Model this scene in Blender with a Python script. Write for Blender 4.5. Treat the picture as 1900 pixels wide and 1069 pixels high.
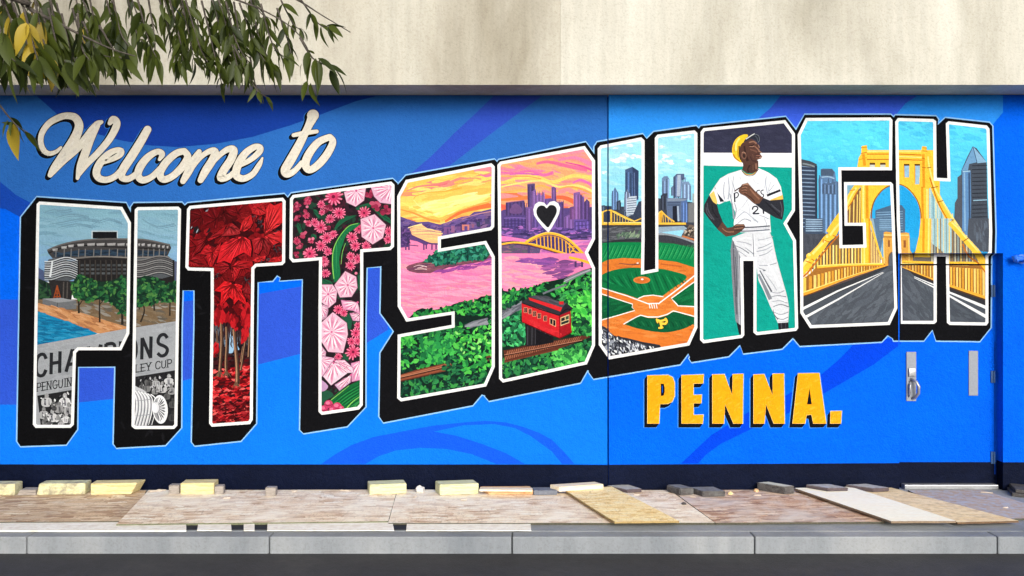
import bpy, bmesh, math, random
import numpy as np
from mathutils import Vector, Matrix
from mathutils.geometry import tessellate_polygon

R = math.radians
random.seed(7)
rnd = random.random
for o in list(bpy.data.objects):
    bpy.data.objects.remove(o)
SC = bpy.context.scene
COL = SC.collection

# ------------------------------------------------------------------ camera
D = 8.1            # metres from the lens to the mural wall
S = 200.0          # photograph pixels per metre on the mural wall
ZC = 1.8525        # lens height
cam_d = bpy.data.cameras.new('camera')
cam = bpy.data.objects.new('camera', cam_d)
COL.objects.link(cam)
cam.location = (0, -D, ZC)
cam.rotation_euler = (R(90), 0, 0)
cam_d.sensor_width = 36
cam_d.lens = 36 * D * S / 1900
cam_d.clip_end = 2000
SC.camera = cam
SC.render.resolution_x, SC.render.resolution_y = 1024, 576

# ------------------------------------------------------------------ world, sun, exposure
SUN_EL, SUN_AZ = 22, 163     # degrees; azimuth clockwise from +y (behind the camera, a little to its right)
world = bpy.data.worlds.new('World')
SC.world = world
world.use_nodes = True
wn, wl = world.node_tree.nodes, world.node_tree.links
wn.clear()
sky = wn.new('ShaderNodeTexSky')
sky.sky_type = 'NISHITA'
sky.sun_disc = False
sky.sun_elevation = R(SUN_EL)
sky.sun_rotation = R(SUN_AZ)
sky.dust_density = 3.0
bw = wn.new('ShaderNodeRGBToBW')
mixw = wn.new('ShaderNodeMix'); mixw.data_type = 'RGBA'
mixw.inputs[0].default_value = 0.88     # thin bright cloud: nearly colourless daylight
wl.new(sky.outputs[0], bw.inputs[0])
wl.new(sky.outputs[0], mixw.inputs[6]); wl.new(bw.outputs[0], mixw.inputs[7])
bg = wn.new('ShaderNodeBackground'); bg.inputs[1].default_value = 0.15
wo = wn.new('ShaderNodeOutputWorld')
wl.new(mixw.outputs[2], bg.inputs[0]); wl.new(bg.outputs[0], wo.inputs[0])

sun_d = bpy.data.lights.new('sun', 'SUN')
sun_d.energy = 1.5
sun_d.angle = R(25)
sun_d.color = (1.0, 0.965, 0.92)
sun = bpy.data.objects.new('sun', sun_d)
COL.objects.link(sun)
az, el = R(SUN_AZ), R(SUN_EL)
sv = Vector((math.sin(az) * math.cos(el), math.cos(az) * math.cos(el), math.sin(el)))
sun.rotation_euler = sv.to_track_quat('Z', 'Y').to_euler()
sun.location = (0, -6, 12)
SC.view_settings.view_transform = 'Standard'
SC.view_settings.look = 'None'
SC.view_settings.gamma = 1
SC.view_settings.exposure = 0.7

# ------------------------------------------------------------------ helpers
def lin(c):
    c /= 255.0
    return c / 12.92 if c <= 0.04045 else ((c + 0.055) / 1.055) ** 2.4

KP = 0.7
def C(r, g, b, k=KP):
    return (lin(max(0, min(255, r))) * k, lin(max(0, min(255, g))) * k, lin(max(0, min(255, b))) * k, 1.0)

def wpt(X, Y, y=0.0):            # photograph pixel -> point on the vertical plane at depth y
    k = (D + y) / D
    return Vector(((X - 950) / S * k, y, ZC + (534.5 - Y) / S * k))

def gpt(X, Y, z=0.0):            # photograph pixel -> point on the level plane at height z
    dz = (534.5 - Y) / S / D
    t = (z - ZC) / dz
    return Vector(((X - 950) / S / D * t, t - D, z))

def tag(o, label=None, cat=None, group=None, kind=None):
    if label: o['label'] = label
    if cat: o['category'] = cat
    if group: o['group'] = group
    if kind: o['kind'] = kind
    return o

def empty(name, loc=(0, 0, 0)):
    o = bpy.data.objects.new(name, None)
    COL.objects.link(o)
    o.location = loc
    return o

def link_mesh(name, me, parent=None, mat=None):
    o = bpy.data.objects.new(name, me)
    COL.objects.link(o)
    if mat: me.materials.append(mat)
    if parent: 
        o.parent = parent
        o.matrix_parent_inverse = Matrix.Translation(-parent.location)
    return o

def bm_obj(name, bm, mat, parent=None, smooth=False):
    bmesh.ops.recalc_face_normals(bm, faces=bm.faces[:])
    me = bpy.data.meshes.new(name)
    bm.to_mesh(me); bm.free()
    if smooth:
        for p in me.polygons: p.use_smooth = True
    return link_mesh(name, me, parent, mat)

def add_box(bm, x0, x1, y0, y1, z0, z1, bev=0.0):
    r = bmesh.ops.create_cube(bm, size=1)
    for v in r['verts']:
        v.co = Vector((x0 + (v.co.x + .5) * (x1 - x0), y0 + (v.co.y + .5) * (y1 - y0), z0 + (v.co.z + .5) * (z1 - z0)))
    if bev:
        es = list({e for v in r['verts'] for e in v.link_edges})
        bmesh.ops.bevel(bm, geom=es, offset=bev, segments=2, affect='EDGES', profile=.6)

def add_tube(bm, pts, rad, n=10, caps=True):
    pts = [Vector(p) for p in pts]
    rads = rad if isinstance(rad, (list, tuple)) else [rad] * len(pts)
    rings = []
    up = Vector((0.13, 0.21, 1)).normalized()
    for i, p in enumerate(pts):
        d = (pts[min(i + 1, len(pts) - 1)] - pts[max(i - 1, 0)]).normalized()
        a = d.cross(up)
        if a.length < 1e-3: a = d.cross(Vector((1, 0, 0)))
        a.normalize(); b = d.cross(a)
        rings.append([bm.verts.new(p + (a * math.cos(t) + b * math.sin(t)) * rads[i]) for t in [2 * math.pi * k / n for k in range(n)]])
    for r0, r1 in zip(rings, rings[1:]):
        for k in range(n):
            bm.faces.new((r0[k], r0[(k + 1) % n], r1[(k + 1) % n], r1[k]))
    if caps:
        bm.faces.new(rings[0][::-1]); bm.faces.new(rings[-1])

def add_prism(bm, base, up):     # base: list of points, up: vector
    b = [bm.verts.new(p) for p in base]
    t = [bm.verts.new(Vector(p) + up) for p in base]
    n = len(b)
    bm.faces.new(b[::-1]); bm.faces.new(t)
    for i in range(n):
        bm.faces.new((b[i], b[(i + 1) % n], t[(i + 1) % n], t[i]))

# ------------------------------------------------------------------ materials
def new_mat(name):
    m = bpy.data.materials.new(name)
    m.use_nodes = True
    nt = m.node_tree
    b = nt.nodes['Principled BSDF']
    return m, nt.nodes, nt.links, b

def noise(n, l, coord, scale, detail=6, rough=.6, dist=0.0):
    t = n.new('ShaderNodeTexNoise')
    t.inputs['Scale'].default_value = scale
    t.inputs['Detail'].default_value = detail
    t.inputs['Roughness'].default_value = rough
    t.inputs['Distortion'].default_value = dist
    if coord: l.new(coord, t.inputs['Vector'])
    return t

def ramp(n, l, fac, stops):
    r = n.new('ShaderNodeValToRGB')
    e = r.color_ramp.elements
    while len(e) < len(stops): e.new(0.5)
    for k, (p, c) in enumerate(stops):
        e[k].position = p; e[k].color = c
    l.new(fac, r.inputs[0])
    return r

def mul(n, l, a, b, fac=1.0, mode='MULTIPLY'):
    m = n.new('ShaderNodeMix'); m.data_type = 'RGBA'; m.blend_type = mode
    m.inputs[0].default_value = fac
    if isinstance(a, tuple): m.inputs[6].default_value = a
    else: l.new(a, m.inputs[6])
    if isinstance(b, tuple): m.inputs[7].default_value = b
    else: l.new(b, m.inputs[7])
    return m.outputs[2]

def stucco_finish(n, l, b, src, var=0.12, bump=.35, rough=.75, dirt=0.0):
    geo = n.new('ShaderNodeNewGeometry')
    big = noise(n, l, geo.outputs['Position'], 1.7, 5, .6)
    fine = noise(n, l, geo.outputs['Position'], 38, 4, .6)
    r1 = ramp(n, l, big.outputs[0], [(.28, (1 - var, 1 - var, 1 - var, 1)), (.72, (1, 1, 1, 1))])
    r2 = ramp(n, l, fine.outputs[0], [(.3, (1 - var * .8,) * 3 + (1,)), (.56, (1, 1, 1, 1))])
    c = mul(n, l, mul(n, l, src, r1.outputs[0]), r2.outputs[0])
    l.new(c, b.inputs['Base Color'])
    b.inputs['Roughness'].default_value = rough
    b.inputs['Specular IOR Level'].default_value = .04
    pit = noise(n, l, geo.outputs['Position'], 75, 3, .55, .6)
    pit2 = noise(n, l, geo.outputs['Position'], 17, 3, .5, .3)
    add = n.new('ShaderNodeMath'); add.operation = 'ADD'
    l.new(pit.outputs[0], add.inputs[0]); l.new(pit2.outputs[0], add.inputs[1])
    bp = n.new('ShaderNodeBump')
    bp.inputs['Strength'].default_value = bump
    bp.inputs['Distance'].default_value = .014
    l.new(add.outputs[0], bp.inputs['Height'])
    l.new(bp.outputs[0], b.inputs['Normal'])

def mat_paint():                   # every painted mark of the mural: its colour is stored on the face
    m, n, l, b = new_mat('mural_paint')
    a = n.new('ShaderNodeAttribute'); a.attribute_name = 'Col'
    stucco_finish(n, l, b, a.outputs['Color'], .13, .55)
    return m

def mat_stucco(name, col, var=.13, bump=.32, rough=.75):
    m, n, l, b = new_mat(name)
    rgb = n.new('ShaderNodeRGB'); rgb.outputs[0].default_value = col
    stucco_finish(n, l, b, rgb.outputs[0], var, bump, rough)
    return m

def mat_plain(name, col, rough=.5, metal=0.0, var=.2, scale=20, bump=.1):
    m, n, l, b = new_mat(name)
    tc = n.new('ShaderNodeTexCoord')
    t = noise(n, l, tc.outputs['Object'], scale, 6, .65)
    r = ramp(n, l, t.outputs[0], [(.3, tuple(c * (1 - var) for c in col[:3]) + (1,)), (.7, tuple(min(1, c * (1 + var)) for c in col[:3]) + (1,))])
    l.new(r.outputs[0], b.inputs['Base Color'])
    b.inputs['Roughness'].default_value = rough
    b.inputs['Metallic'].default_value = metal
    bp = n.new('ShaderNodeBump'); bp.inputs['Strength'].default_value = bump; bp.inputs['Distance'].default_value = .01
    l.new(t.outputs[0], bp.inputs['Height']); l.new(bp.outputs[0], b.inputs['Normal'])
    return m

def mat_concrete(name, c0, c1, c2, streak=.26):
    m, n, l, b = new_mat(name)
    geo = n.new('ShaderNodeNewGeometry')
    mp = n.new('ShaderNodeMapping'); mp.inputs['Scale'].default_value = (1.0, 1.0, .35)
    l.new(geo.outputs['Position'], mp.inputs[0])
    big = noise(n, l, mp.outputs[0], .9, 7, .62, .4)
    r = ramp(n, l, big.outputs[0], [(.3, c0), (.5, c1), (.7, c2)])
    mp2 = n.new('ShaderNodeMapping'); mp2.inputs['Scale'].default_value = (9, 9, .8)
    l.new(geo.outputs['Position'], mp2.inputs[0])
    st = noise(n, l, mp2.outputs[0], 1.3, 6, .7)
    r2 = ramp(n, l, st.outputs[0], [(.35, (1 - streak * .5,) * 3 + (1,)), (.6, (1, 1, 1, 1))])
    fine = noise(n, l, geo.outputs['Position'], 55, 5, .7)
    r3 = ramp(n, l, fine.outputs[0], [(.32, (.8, .78, .76, 1)), (.5, (1, 1, 1, 1))])
    c = mul(n, l, mul(n, l, r.outputs[0], r2.outputs[0]), r3.outputs[0], .8)
    l.new(c, b.inputs['Base Color'])
    b.inputs['Roughness'].default_value = .85
    bp = n.new('ShaderNodeBump'); bp.inputs['Strength'].default_value = .35; bp.inputs['Distance'].default_value = .01
    l.new(fine.outputs[0], bp.inputs['Height']); l.new(bp.outputs[0], b.inputs['Normal'])
    return m

def mat_osb(name, cols, stain=None, stain_amt=.5, flake=1.0):
    # strand board: several layers of long thin flakes lying at different angles
    m, n, l, b = new_mat(name)
    tc = n.new('ShaderNodeTexCoord')
    wob = noise(n, l, tc.outputs['Object'], 7, 3, .6)
    off = n.new('ShaderNodeVectorMath'); off.operation = 'SCALE'; off.inputs['Scale'].default_value = .10
    l.new(wob.outputs['Color'], off.inputs[0])
    base = n.new('ShaderNodeVectorMath'); base.operation = 'ADD'
    l.new(tc.outputs['Object'], base.inputs[0]); l.new(off.outputs[0], base.inputs[1])
    acc, hacc = None, None
    for k, (ang, sx, sy) in enumerate([(8, 9, 34), (-28, 10, 38), (41, 12, 42), (-75, 12, 36)]):
        mp = n.new('ShaderNodeMapping')
        mp.inputs['Rotation'].default_value = (0, 0, R(ang))
        mp.inputs['Scale'].default_value = (sx * flake, sy * flake, 1)
        mp.inputs['Location'].default_value = (k * 3.7, k * 1.3, 0)
        l.new(base.outputs[0], mp.inputs[0])
        v = n.new('ShaderNodeTexVoronoi'); v.inputs['Scale'].default_value = 1.0
        l.new(mp.outputs[0], v.inputs['Vector'])
        sep = n.new('ShaderNodeSeparateColor'); l.new(v.outputs['Color'], sep.inputs[0])
        st = [(i / (len(cols) - 1), c) for i, c in enumerate(cols)]
        r = ramp(n, l, sep.outputs[0], st)
        if acc is None: acc, hacc = r.outputs[0], sep.outputs[1]
        else:
            th = n.new('ShaderNodeMath'); th.operation = 'GREATER_THAN'; th.inputs[1].default_value = .58
            l.new(sep.outputs[1], th.inputs[0])
            mx = n.new('ShaderNodeMix'); mx.data_type = 'RGBA'
            l.new(th.outputs[0], mx.inputs[0]); l.new(acc, mx.inputs[6]); l.new(r.outputs[0], mx.inputs[7])
            acc = mx.outputs[2]
    fine = noise(n, l, tc.outputs['Object'], 60, 5, .7)
    rf = ramp(n, l, fine.outputs[0], [(.3, (.72, .70, .68, 1)), (.55, (1, 1, 1, 1))])
    c = mul(n, l, acc, rf.outputs[0], .85)
    mpw = n.new('ShaderNodeMapping'); mpw.inputs['Scale'].default_value = (11, 3.4, 1)
    l.new(tc.outputs['Object'], mpw.inputs[0])
    wv = noise(n, l, mpw.outputs[0], 2.2, 6, .72, 1.4)
    rw = ramp(n, l, wv.outputs[0], [(.36, (.66, .61, .57, 1)), (.47, (1, 1, 1, 1)), (.6, (1, 1, 1, 1)), (.68, (.82, .78, .74, 1))])
    c = mul(n, l, c, rw.outputs[0], .8)
    if stain:
        sn = noise(n, l, tc.outputs['Object'], 1.9, 6, .65, .8)
        rs = ramp(n, l, sn.outputs[0], [(.42, (0, 0, 0, 1)), (.66, (1, 1, 1, 1))])
        mm = n.new('ShaderNodeMath'); mm.operation = 'MULTIPLY'; mm.inputs[1].default_value = stain_amt
        l.new(rs.outputs[0], mm.inputs[0])
        mx = n.new('ShaderNodeMix'); mx.data_type = 'RGBA'
        l.new(mm.outputs[0], mx.inputs[0]); l.new(c, mx.inputs[6]); mx.inputs[7].default_value = stain
        c = mx.outputs[2]
    l.new(c, b.inputs['Base Color'])
    b.inputs['Roughness'].default_value = .8
    bp = n.new('ShaderNodeBump'); bp.inputs['Strength'].default_value = .6; bp.inputs['Distance'].default_value = .004
    l.new(hacc, bp.inputs['Height']); l.new(bp.outputs[0], b.inputs['Normal'])
    return m

def mat_wood(name, c0, c1, scale=6, knots=True, grey=None, grey_amt=.5):
    m, n, l, b = new_mat(name)
    tc = n.new('ShaderNodeTexCoord')
    mp = n.new('ShaderNodeMapping'); mp.inputs['Scale'].default_value = (.9, 9, 9)
    l.new(tc.outputs['Object'], mp.inputs[0])
    d = noise(n, l, mp.outputs[0], scale, 4, .55, 1.2)
    r = ramp(n, l, d.outputs[0], [(.3, c0), (.5, c1), (.58, c0), (.75, c1)])
    fine = noise(n, l, mp.outputs[0], 24, 4, .6)
    rf = ramp(n, l, fine.outputs[0], [(.3, (.8, .78, .74, 1)), (.6, (1, 1, 1, 1))])
    c = mul(n, l, r.outputs[0], rf.outputs[0])
    if grey:
        sn = noise(n, l, tc.outputs['Object'], 14, 6, .7, .5)
        rs = ramp(n, l, sn.outputs[0], [(.45, (0, 0, 0, 1)), (.62, (grey_amt,) * 3 + (1,))])
        mx = n.new('ShaderNodeMix'); mx.data_type = 'RGBA'
        l.new(rs.outputs[0], mx.inputs[0]); l.new(c, mx.inputs[6]); mx.inputs[7].default_value = grey
        c = mx.outputs[2]
    l.new(c, b.inputs['Base Color'])
    b.inputs['Roughness'].default_value = .75
    bp = n.new('ShaderNodeBump'); bp.inputs['Strength'].default_value = .3; bp.inputs['Distance'].default_value = .003
    l.new(fine.outputs[0], bp.inputs['Height']); l.new(bp.outputs[0], b.inputs['Normal'])
    return m

M_PAINT = mat_paint()
M_BLUE = mat_stucco('blue_wall_paint', C(0, 106, 252), .16, .7)
M_BASE = mat_stucco('navy_base_paint', C(18, 26, 52), .45, .4, .5)
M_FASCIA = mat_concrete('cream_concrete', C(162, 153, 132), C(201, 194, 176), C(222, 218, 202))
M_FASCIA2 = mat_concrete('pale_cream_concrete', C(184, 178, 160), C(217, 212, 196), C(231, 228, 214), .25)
M_STEEL = mat_plain('brushed_steel', C(190, 190, 190), .38, .7, .15, 40)
M_PLATE = mat_plain('grey_plate', C(142, 146, 154), .55, .2, .12, 60)
M_BLUEMETAL = mat_plain('blue_painted_metal', C(20, 110, 235), .4, 0, .12, 30)
M_HINGE = mat_plain('worn_hinge', C(44, 84, 132), .55, .1, .4, 120)
M_DARK = mat_plain('dark_recess', C(10, 14, 26), .8, 0, .2)
M_WALK = mat_concrete('sidewalk_concrete', C(128, 134, 140), C(156, 160, 163), C(184, 185, 184), .2)
M_ASPHALT = mat_concrete('asphalt', C(44, 44, 46), C(58, 58, 60), C(74, 73, 72), .5)

# ------------------------------------------------------------------ the building
building = empty('building', (0, 0, 0))
tag(building, 'blue stucco building wall under a cream concrete overhang', 'building')

GROUND = -0.02
XL, XR = -9.5, 9.5
DOOR_X0, DOOR_X1, DOOR_Z = (1667 - 950) / S, 4.544, (905 - 470) / S
TOPZ = 3.64
PANELS = [('wall_panel', XL, (62.3 - 950) / S, .008), ('wall_panel', (62.3 - 950) / S + .002, (1021.5 - 950) / S, 0.0),
          ('wall_panel', (1021.5 - 950) / S + .0005, (1127 - 950) / S, -.003)]
for nm, x0, x1, yf in PANELS:
    bm = bmesh.new(); add_box(bm, x0, x1, yf, .3, GROUND, TOPZ)
    bm_obj(nm, bm, M_BLUE, building)
bm = bmesh.new(); add_box(bm, (1129.3 - 950) / S, DOOR_X0, -.02, .3, GROUND, TOPZ); bm_obj('wall_panel', bm, M_BLUE, building)
bm = bmesh.new(); add_box(bm, DOOR_X0 + .0005, DOOR_X1, -.02, .3, DOOR_Z, TOPZ); bm_obj('wall_panel', bm, M_BLUE, building)
bm = bmesh.new(); add_box(bm, DOOR_X1 + .0005, XR, -.02, .3, GROUND, TOPZ); bm_obj('wall_panel', bm, M_BLUE, building)
# body behind, closes the open joints
bm = bmesh.new(); add_box(bm, XL, XR, .301, 6, GROUND, 6.5); bm_obj('building_core', bm, M_DARK, building)
# overhanging concrete band, cast in two lengths; tree shade put into the left one's colour
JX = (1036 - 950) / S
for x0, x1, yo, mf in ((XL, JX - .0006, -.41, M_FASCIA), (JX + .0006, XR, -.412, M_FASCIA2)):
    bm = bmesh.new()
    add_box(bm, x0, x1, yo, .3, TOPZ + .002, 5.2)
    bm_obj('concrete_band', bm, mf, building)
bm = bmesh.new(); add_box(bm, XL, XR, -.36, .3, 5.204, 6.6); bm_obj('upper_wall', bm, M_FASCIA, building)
# navy base band: thin painted strips on each wall plane
bz = lambda Y: (905 - Y) / S
for x0, x1, yf, Y0, Y1 in ((XL, (62 - 950) / S, .008, 862, 862), ((62 - 950) / S, (1021.4 - 950) / S, 0, 862, 862), ((1021 - 950) / S, (1127 - 950) / S, -.003, 862, 862.5),
                       ((1129.3 - 950) / S, DOOR_X0, -.02, 861.5, 858.5), (DOOR_X1 + .0005, XR, -.02, 857, 857)):
    bm = bmesh.new()
    add_box(bm, x0, x1, yf - .0022, yf - .0004, GROUND, bz(Y0))
    for v in bm.verts:
        if v.co.z > .1 and v.co.x > (x0 + x1) / 2: v.co.z = bz(Y1)
    bm_obj('base_band', bm, M_BASE, building)
# door in its recess
RY = .09
bm = bmesh.new(); add_box(bm, DOOR_X1 - .0022, DOOR_X1 - .0004, -.0215, RY - .003, GROUND, bz(857)); bm_obj('base_band', bm, M_BASE, building)
bm = bmesh.new(); add_box(bm, (1127 - 950) / S + .0004, (1129.3 - 950) / S - .0004, -.0025, .01, GROUND, bz(862)); bm_obj('base_band', bm, M_BASE, building)
door = empty('door', (0, 0, 0)); door.parent = building
tag(door, 'recessed blue metal door continuing the mural')
k = (D + RY) / D
zz = lambda Y: ZC + (534.5 - Y) / S * k
xx = lambda X: (X - 950) / S * k
bm = bmesh.new(); add_box(bm, DOOR_X0 - .01, DOOR_X1 + .01, RY, .3, GROUND, DOOR_Z + .02)
bm_obj('door_leaf', bm, M_BLUE, door)
bm = bmesh.new(); add_box(bm, DOOR_X0 + .0006, DOOR_X1 - .003, RY - .002, RY - .0004, GROUND + .002, zz(857.5)); bm_obj('base_band', bm, M_BASE, door)
bm = bmesh.new(); add_box(bm, DOOR_X0 + .06, DOOR_X1 - .03, RY - .09, RY - .003, GROUND, GROUND + .045, .006); bm_obj('threshold', bm, M_STEEL, door)
for Yh in (540, 699, 849):
    bm = bmesh.new()
    add_tube(bm, [(xx(1843), RY - .014, zz(Yh + 11)), (xx(1843), RY - .014, zz(Yh - 11))], .011, 10)
    add_box(bm, xx(1838), xx(1843), RY - .012, RY, zz(Yh + 11), zz(Yh - 11))
    bm_obj('hinge', bm, M_HINGE, door)
bm = bmesh.new(); add_box(bm, xx(1681), xx(1699), RY - .012, RY - .0005, zz(744), zz(653), .002); bm_obj('handle_plate', bm, M_PLATE, door)
bm = bmesh.new(); add_box(bm, xx(1797), xx(1814), RY - .008, RY - .0005, zz(734), zz(651), .002); bm_obj('cover_plate', bm, M_PLATE, door)
bm = bmesh.new()      # pull handle with thumb latch
hx = xx(1691)
add_tube(bm, [(hx, RY - .01, zz(739)), (hx + .02, RY - .04, zz(737)), (hx + .035, RY - .07, zz(728)), (hx + .035, RY - .075, zz(716)), (hx + .02, RY - .06, zz(707)), (hx - .01, RY - .012, zz(703))], [.012, .013, .014, .014, .013, .012], 10)
add_tube(bm, [(hx - .03, RY - .012, zz(736)), (hx - .03, RY - .03, zz(728)), (hx - .03, RY - .03, zz(714)), (hx - .02, RY - .012, zz(706))], .009, 8)
add_box(bm, hx - .035, hx + .03, RY - .03, RY - .012, zz(698), zz(683), .004)
bm_obj('pull_handle', bm, M_STEEL, door, True)
# water tap on the right-hand wall, painted over in blue
tap = empty('wall_tap'); tap.parent = building
tag(tap, 'painted-over blue hose tap on the wall right of the door')
tx, tz = (1893 - 950) / S, ZC + (534.5 - 481) / S
bm = bmesh.new()
add_tube(bm, [(tx, -.02, tz), (tx, -.09, tz)], [.028, .026], 14); add_tube(bm, [(tx, -.018, tz), (tx, -.026, tz)], .045, 16)
bm_obj('tap_body', bm, M_BLUEMETAL, tap, False)
bm = bmesh.new()
add_tube(bm, [(tx + .05, -.085, tz), (tx - .06, -.085, tz + .002), (tx - .095, -.085, tz - .012)], [.02, .024, .03], 12)
add_tube(bm, [(tx - .085, -.085, tz - .02), (tx - .102, -.085, tz + .03)], [.022, .026], 12)
bm_obj('tap_spout', bm, M_BLUEMETAL, tap, False)
bm = bmesh.new()
add_tube(bm, [(tx + .02, -.09, tz + .0), (tx + .02, -.13, tz + .0)], .01, 8)
for kk in range(10):
    a0, a1 = 2 * math.pi * kk / 10, 2 * math.pi * (kk + 1) / 10
    add_tube(bm, [(tx + .02 + .035 * math.cos(a0), -.13, tz + .035 * math.sin(a0)), (tx + .02 + .035 * math.cos(a1), -.13, tz + .035 * math.sin(a1))], .007, 6)
bm_obj('tap_wheel', bm, M_BLUEMETAL, tap, False)

# ------------------------------------------------------------------ ground
bm = bmesh.new()
KERB_Y = -1.52
add_box(bm, -60, 60, KERB_Y + .152, .3, GROUND - .4, GROUND)
w = bm_obj('sidewalk', bm, M_WALK); tag(w, kind='structure')
for i in range(-6, 6):            # kerb stones
    bm = bmesh.new(); add_box(bm, i * 1.83 + .004, i * 1.83 + 1.826, KERB_Y, KERB_Y + .15, GROUND - .4, GROUND - .002, .012)
    if i == -6:
        kerb = bm_obj('kerb', bm, M_WALK); tag(kerb, kind='structure')
    else: bm_obj('kerb_stone', bm, M_WALK, kerb)
bm = bmesh.new()
vs = [bm.verts.new(p) for p in ((-600, -600, GROUND - .13), (600, -600, GROUND - .13), (600, 600, GROUND - .13), (-600, 600, GROUND - .13))]
bm.faces.new(vs)
r_ = bm_obj('road', bm, M_ASPHALT); tag(r_, kind='structure')
# ------------------------------------------------------------------ the mural: a painter that lays flat paint marks on the wall planes
CELL = 2
HG = np.zeros((1069 // CELL + 4, 2000 // CELL + 4), np.int32)
DZ = 5.0e-6
BASE_OFF = .0024
REGS = [(-520, 0, 62.3, 1069, .008), (62.3, 0, 1021.5, 1069, 0.0), (1021.5, 0, 1127, 1069, -.003),
        (1129.3, 0, 1667, 1069, -.02), (1667, 0, 1861, 470, -.02), (1667, 470, 1849, 1069, RY), (1861, 470, 1990, 1069, -.02)]

def area2(p):
    return sum(p[i][0] * p[(i + 1) % len(p)][1] - p[(i + 1) % len(p)][0] * p[i][1] for i in range(len(p)))

def clip_half(p, a, b, c):        # keep a*x+b*y+c >= 0
    out = []
    n = len(p)
    for i in range(n):
        P, Q = p[i], p[(i + 1) % n]
        dp, dq = a * P[0] + b * P[1] + c, a * Q[0] + b * Q[1] + c
        if dp >= 0: out.append(P)
        if (dp > 0 and dq < 0) or (dp < 0 and dq > 0):
            t = dp / (dp - dq)
            out.append((P[0] + (Q[0] - P[0]) * t, P[1] + (Q[1] - P[1]) * t))
    return out

def clip_rect(p, x0, y0, x1, y1):
    for h in ((1, 0, -x0), (-1, 0, x1), (0, 1, -y0), (0, -1, y1)):
        p = clip_half(p, *h)
        if len(p) < 3: return []
    return p

def bbox(p):
    xs = [q[0] for q in p]; ys = [q[1] for q in p]
    return min(xs), min(ys), max(xs), max(ys)

def triangulate(p):
    if len(p) == 3: return [list(p)]
    t = tessellate_polygon([[Vector((x, y, 0)) for x, y in p]])
    return [[p[i] for i in f] for f in t]

def is_convex(p):
    s = 0
    n = len(p)
    for i in range(n):
        a, b, c = p[i], p[(i + 1) % n], p[(i + 2) % n]
        z = (b[0] - a[0]) * (c[1] - b[1]) - (b[1] - a[1]) * (c[0] - b[0])
        if abs(z) < 1e-7: continue
        if s == 0: s = 1 if z > 0 else -1
        elif (z > 0) != (s > 0): return False
    return True

def convex_pieces(p):             # triangulate, then merge neighbours while they stay convex
    P = [tuple(q) for q in p]
    tris = tessellate_polygon([[Vector((x, y, 0)) for x, y in P]])
    pcs = []
    for t in tris:
        t = list(t)
        if area2([P[i] for i in t]) < 0: t.reverse()
        pcs.append(t)
    done = False
    while not done:
        done = True
        for i in range(len(pcs)):
            for j in range(i + 1, len(pcs)):
                A, B = pcs[i], pcs[j]
                for a in range(len(A)):
                    e = (A[a], A[(a + 1) % len(A)])
                    for b in range(len(B)):
                        if (B[(b + 1) % len(B)], B[b]) == e:
                            m = A[a + 1:] + A[:a + 1] if a + 1 < len(A) else A[:]
                            # m starts after edge start, ends at edge start
                            m2 = B[b + 1:] + B[:b + 1] if b + 1 < len(B) else B[:]
                            cand = m + m2[1:-1]
                            if len(set(cand)) == len(cand) and is_convex([P[q] for q in cand]):
                                pcs[i] = cand; del pcs[j]; done = False
                            break
                    if not done: break
                if not done: break
            if not done: break
    out = []
    for c in pcs:
        q = [P[i] for i in c]
        if area2(q) < 0: q.reverse()
        hp = []
        for i in range(len(q)):
            (x0, y0), (x1, y1) = q[i], q[(i + 1) % len(q)]
            L = math.hypot(x1 - x0, y1 - y0)
            if L < 1e-6: continue
            a, b = -(y1 - y0) / L, (x1 - x0) / L
            hp.append((a, b, -(a * x0 + b * y0)))
        out.append((bbox(q), hp))
    return out

def inset(p, d):                  # mitred inward offset
    n = len(p)
    s = 1 if area2(p) > 0 else -1
    out = []
    for i in range(n):
        a, b, c = p[i - 1], p[i], p[(i + 1) % n]
        def nrm(u, v):
            dx, dy = v[0] - u[0], v[1] - u[1]
            L = math.hypot(dx, dy) or 1
            return (-dy / L * s, dx / L * s)
        n0, n1 = nrm(a, b), nrm(b, c)
        k = 1 + n0[0] * n1[0] + n0[1] * n1[1]
        k = max(k, .35)
        out.append((b[0] + (n0[0] + n1[0]) / k * d, b[1] + (n0[1] + n1[1]) / k * d))
    return out

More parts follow.
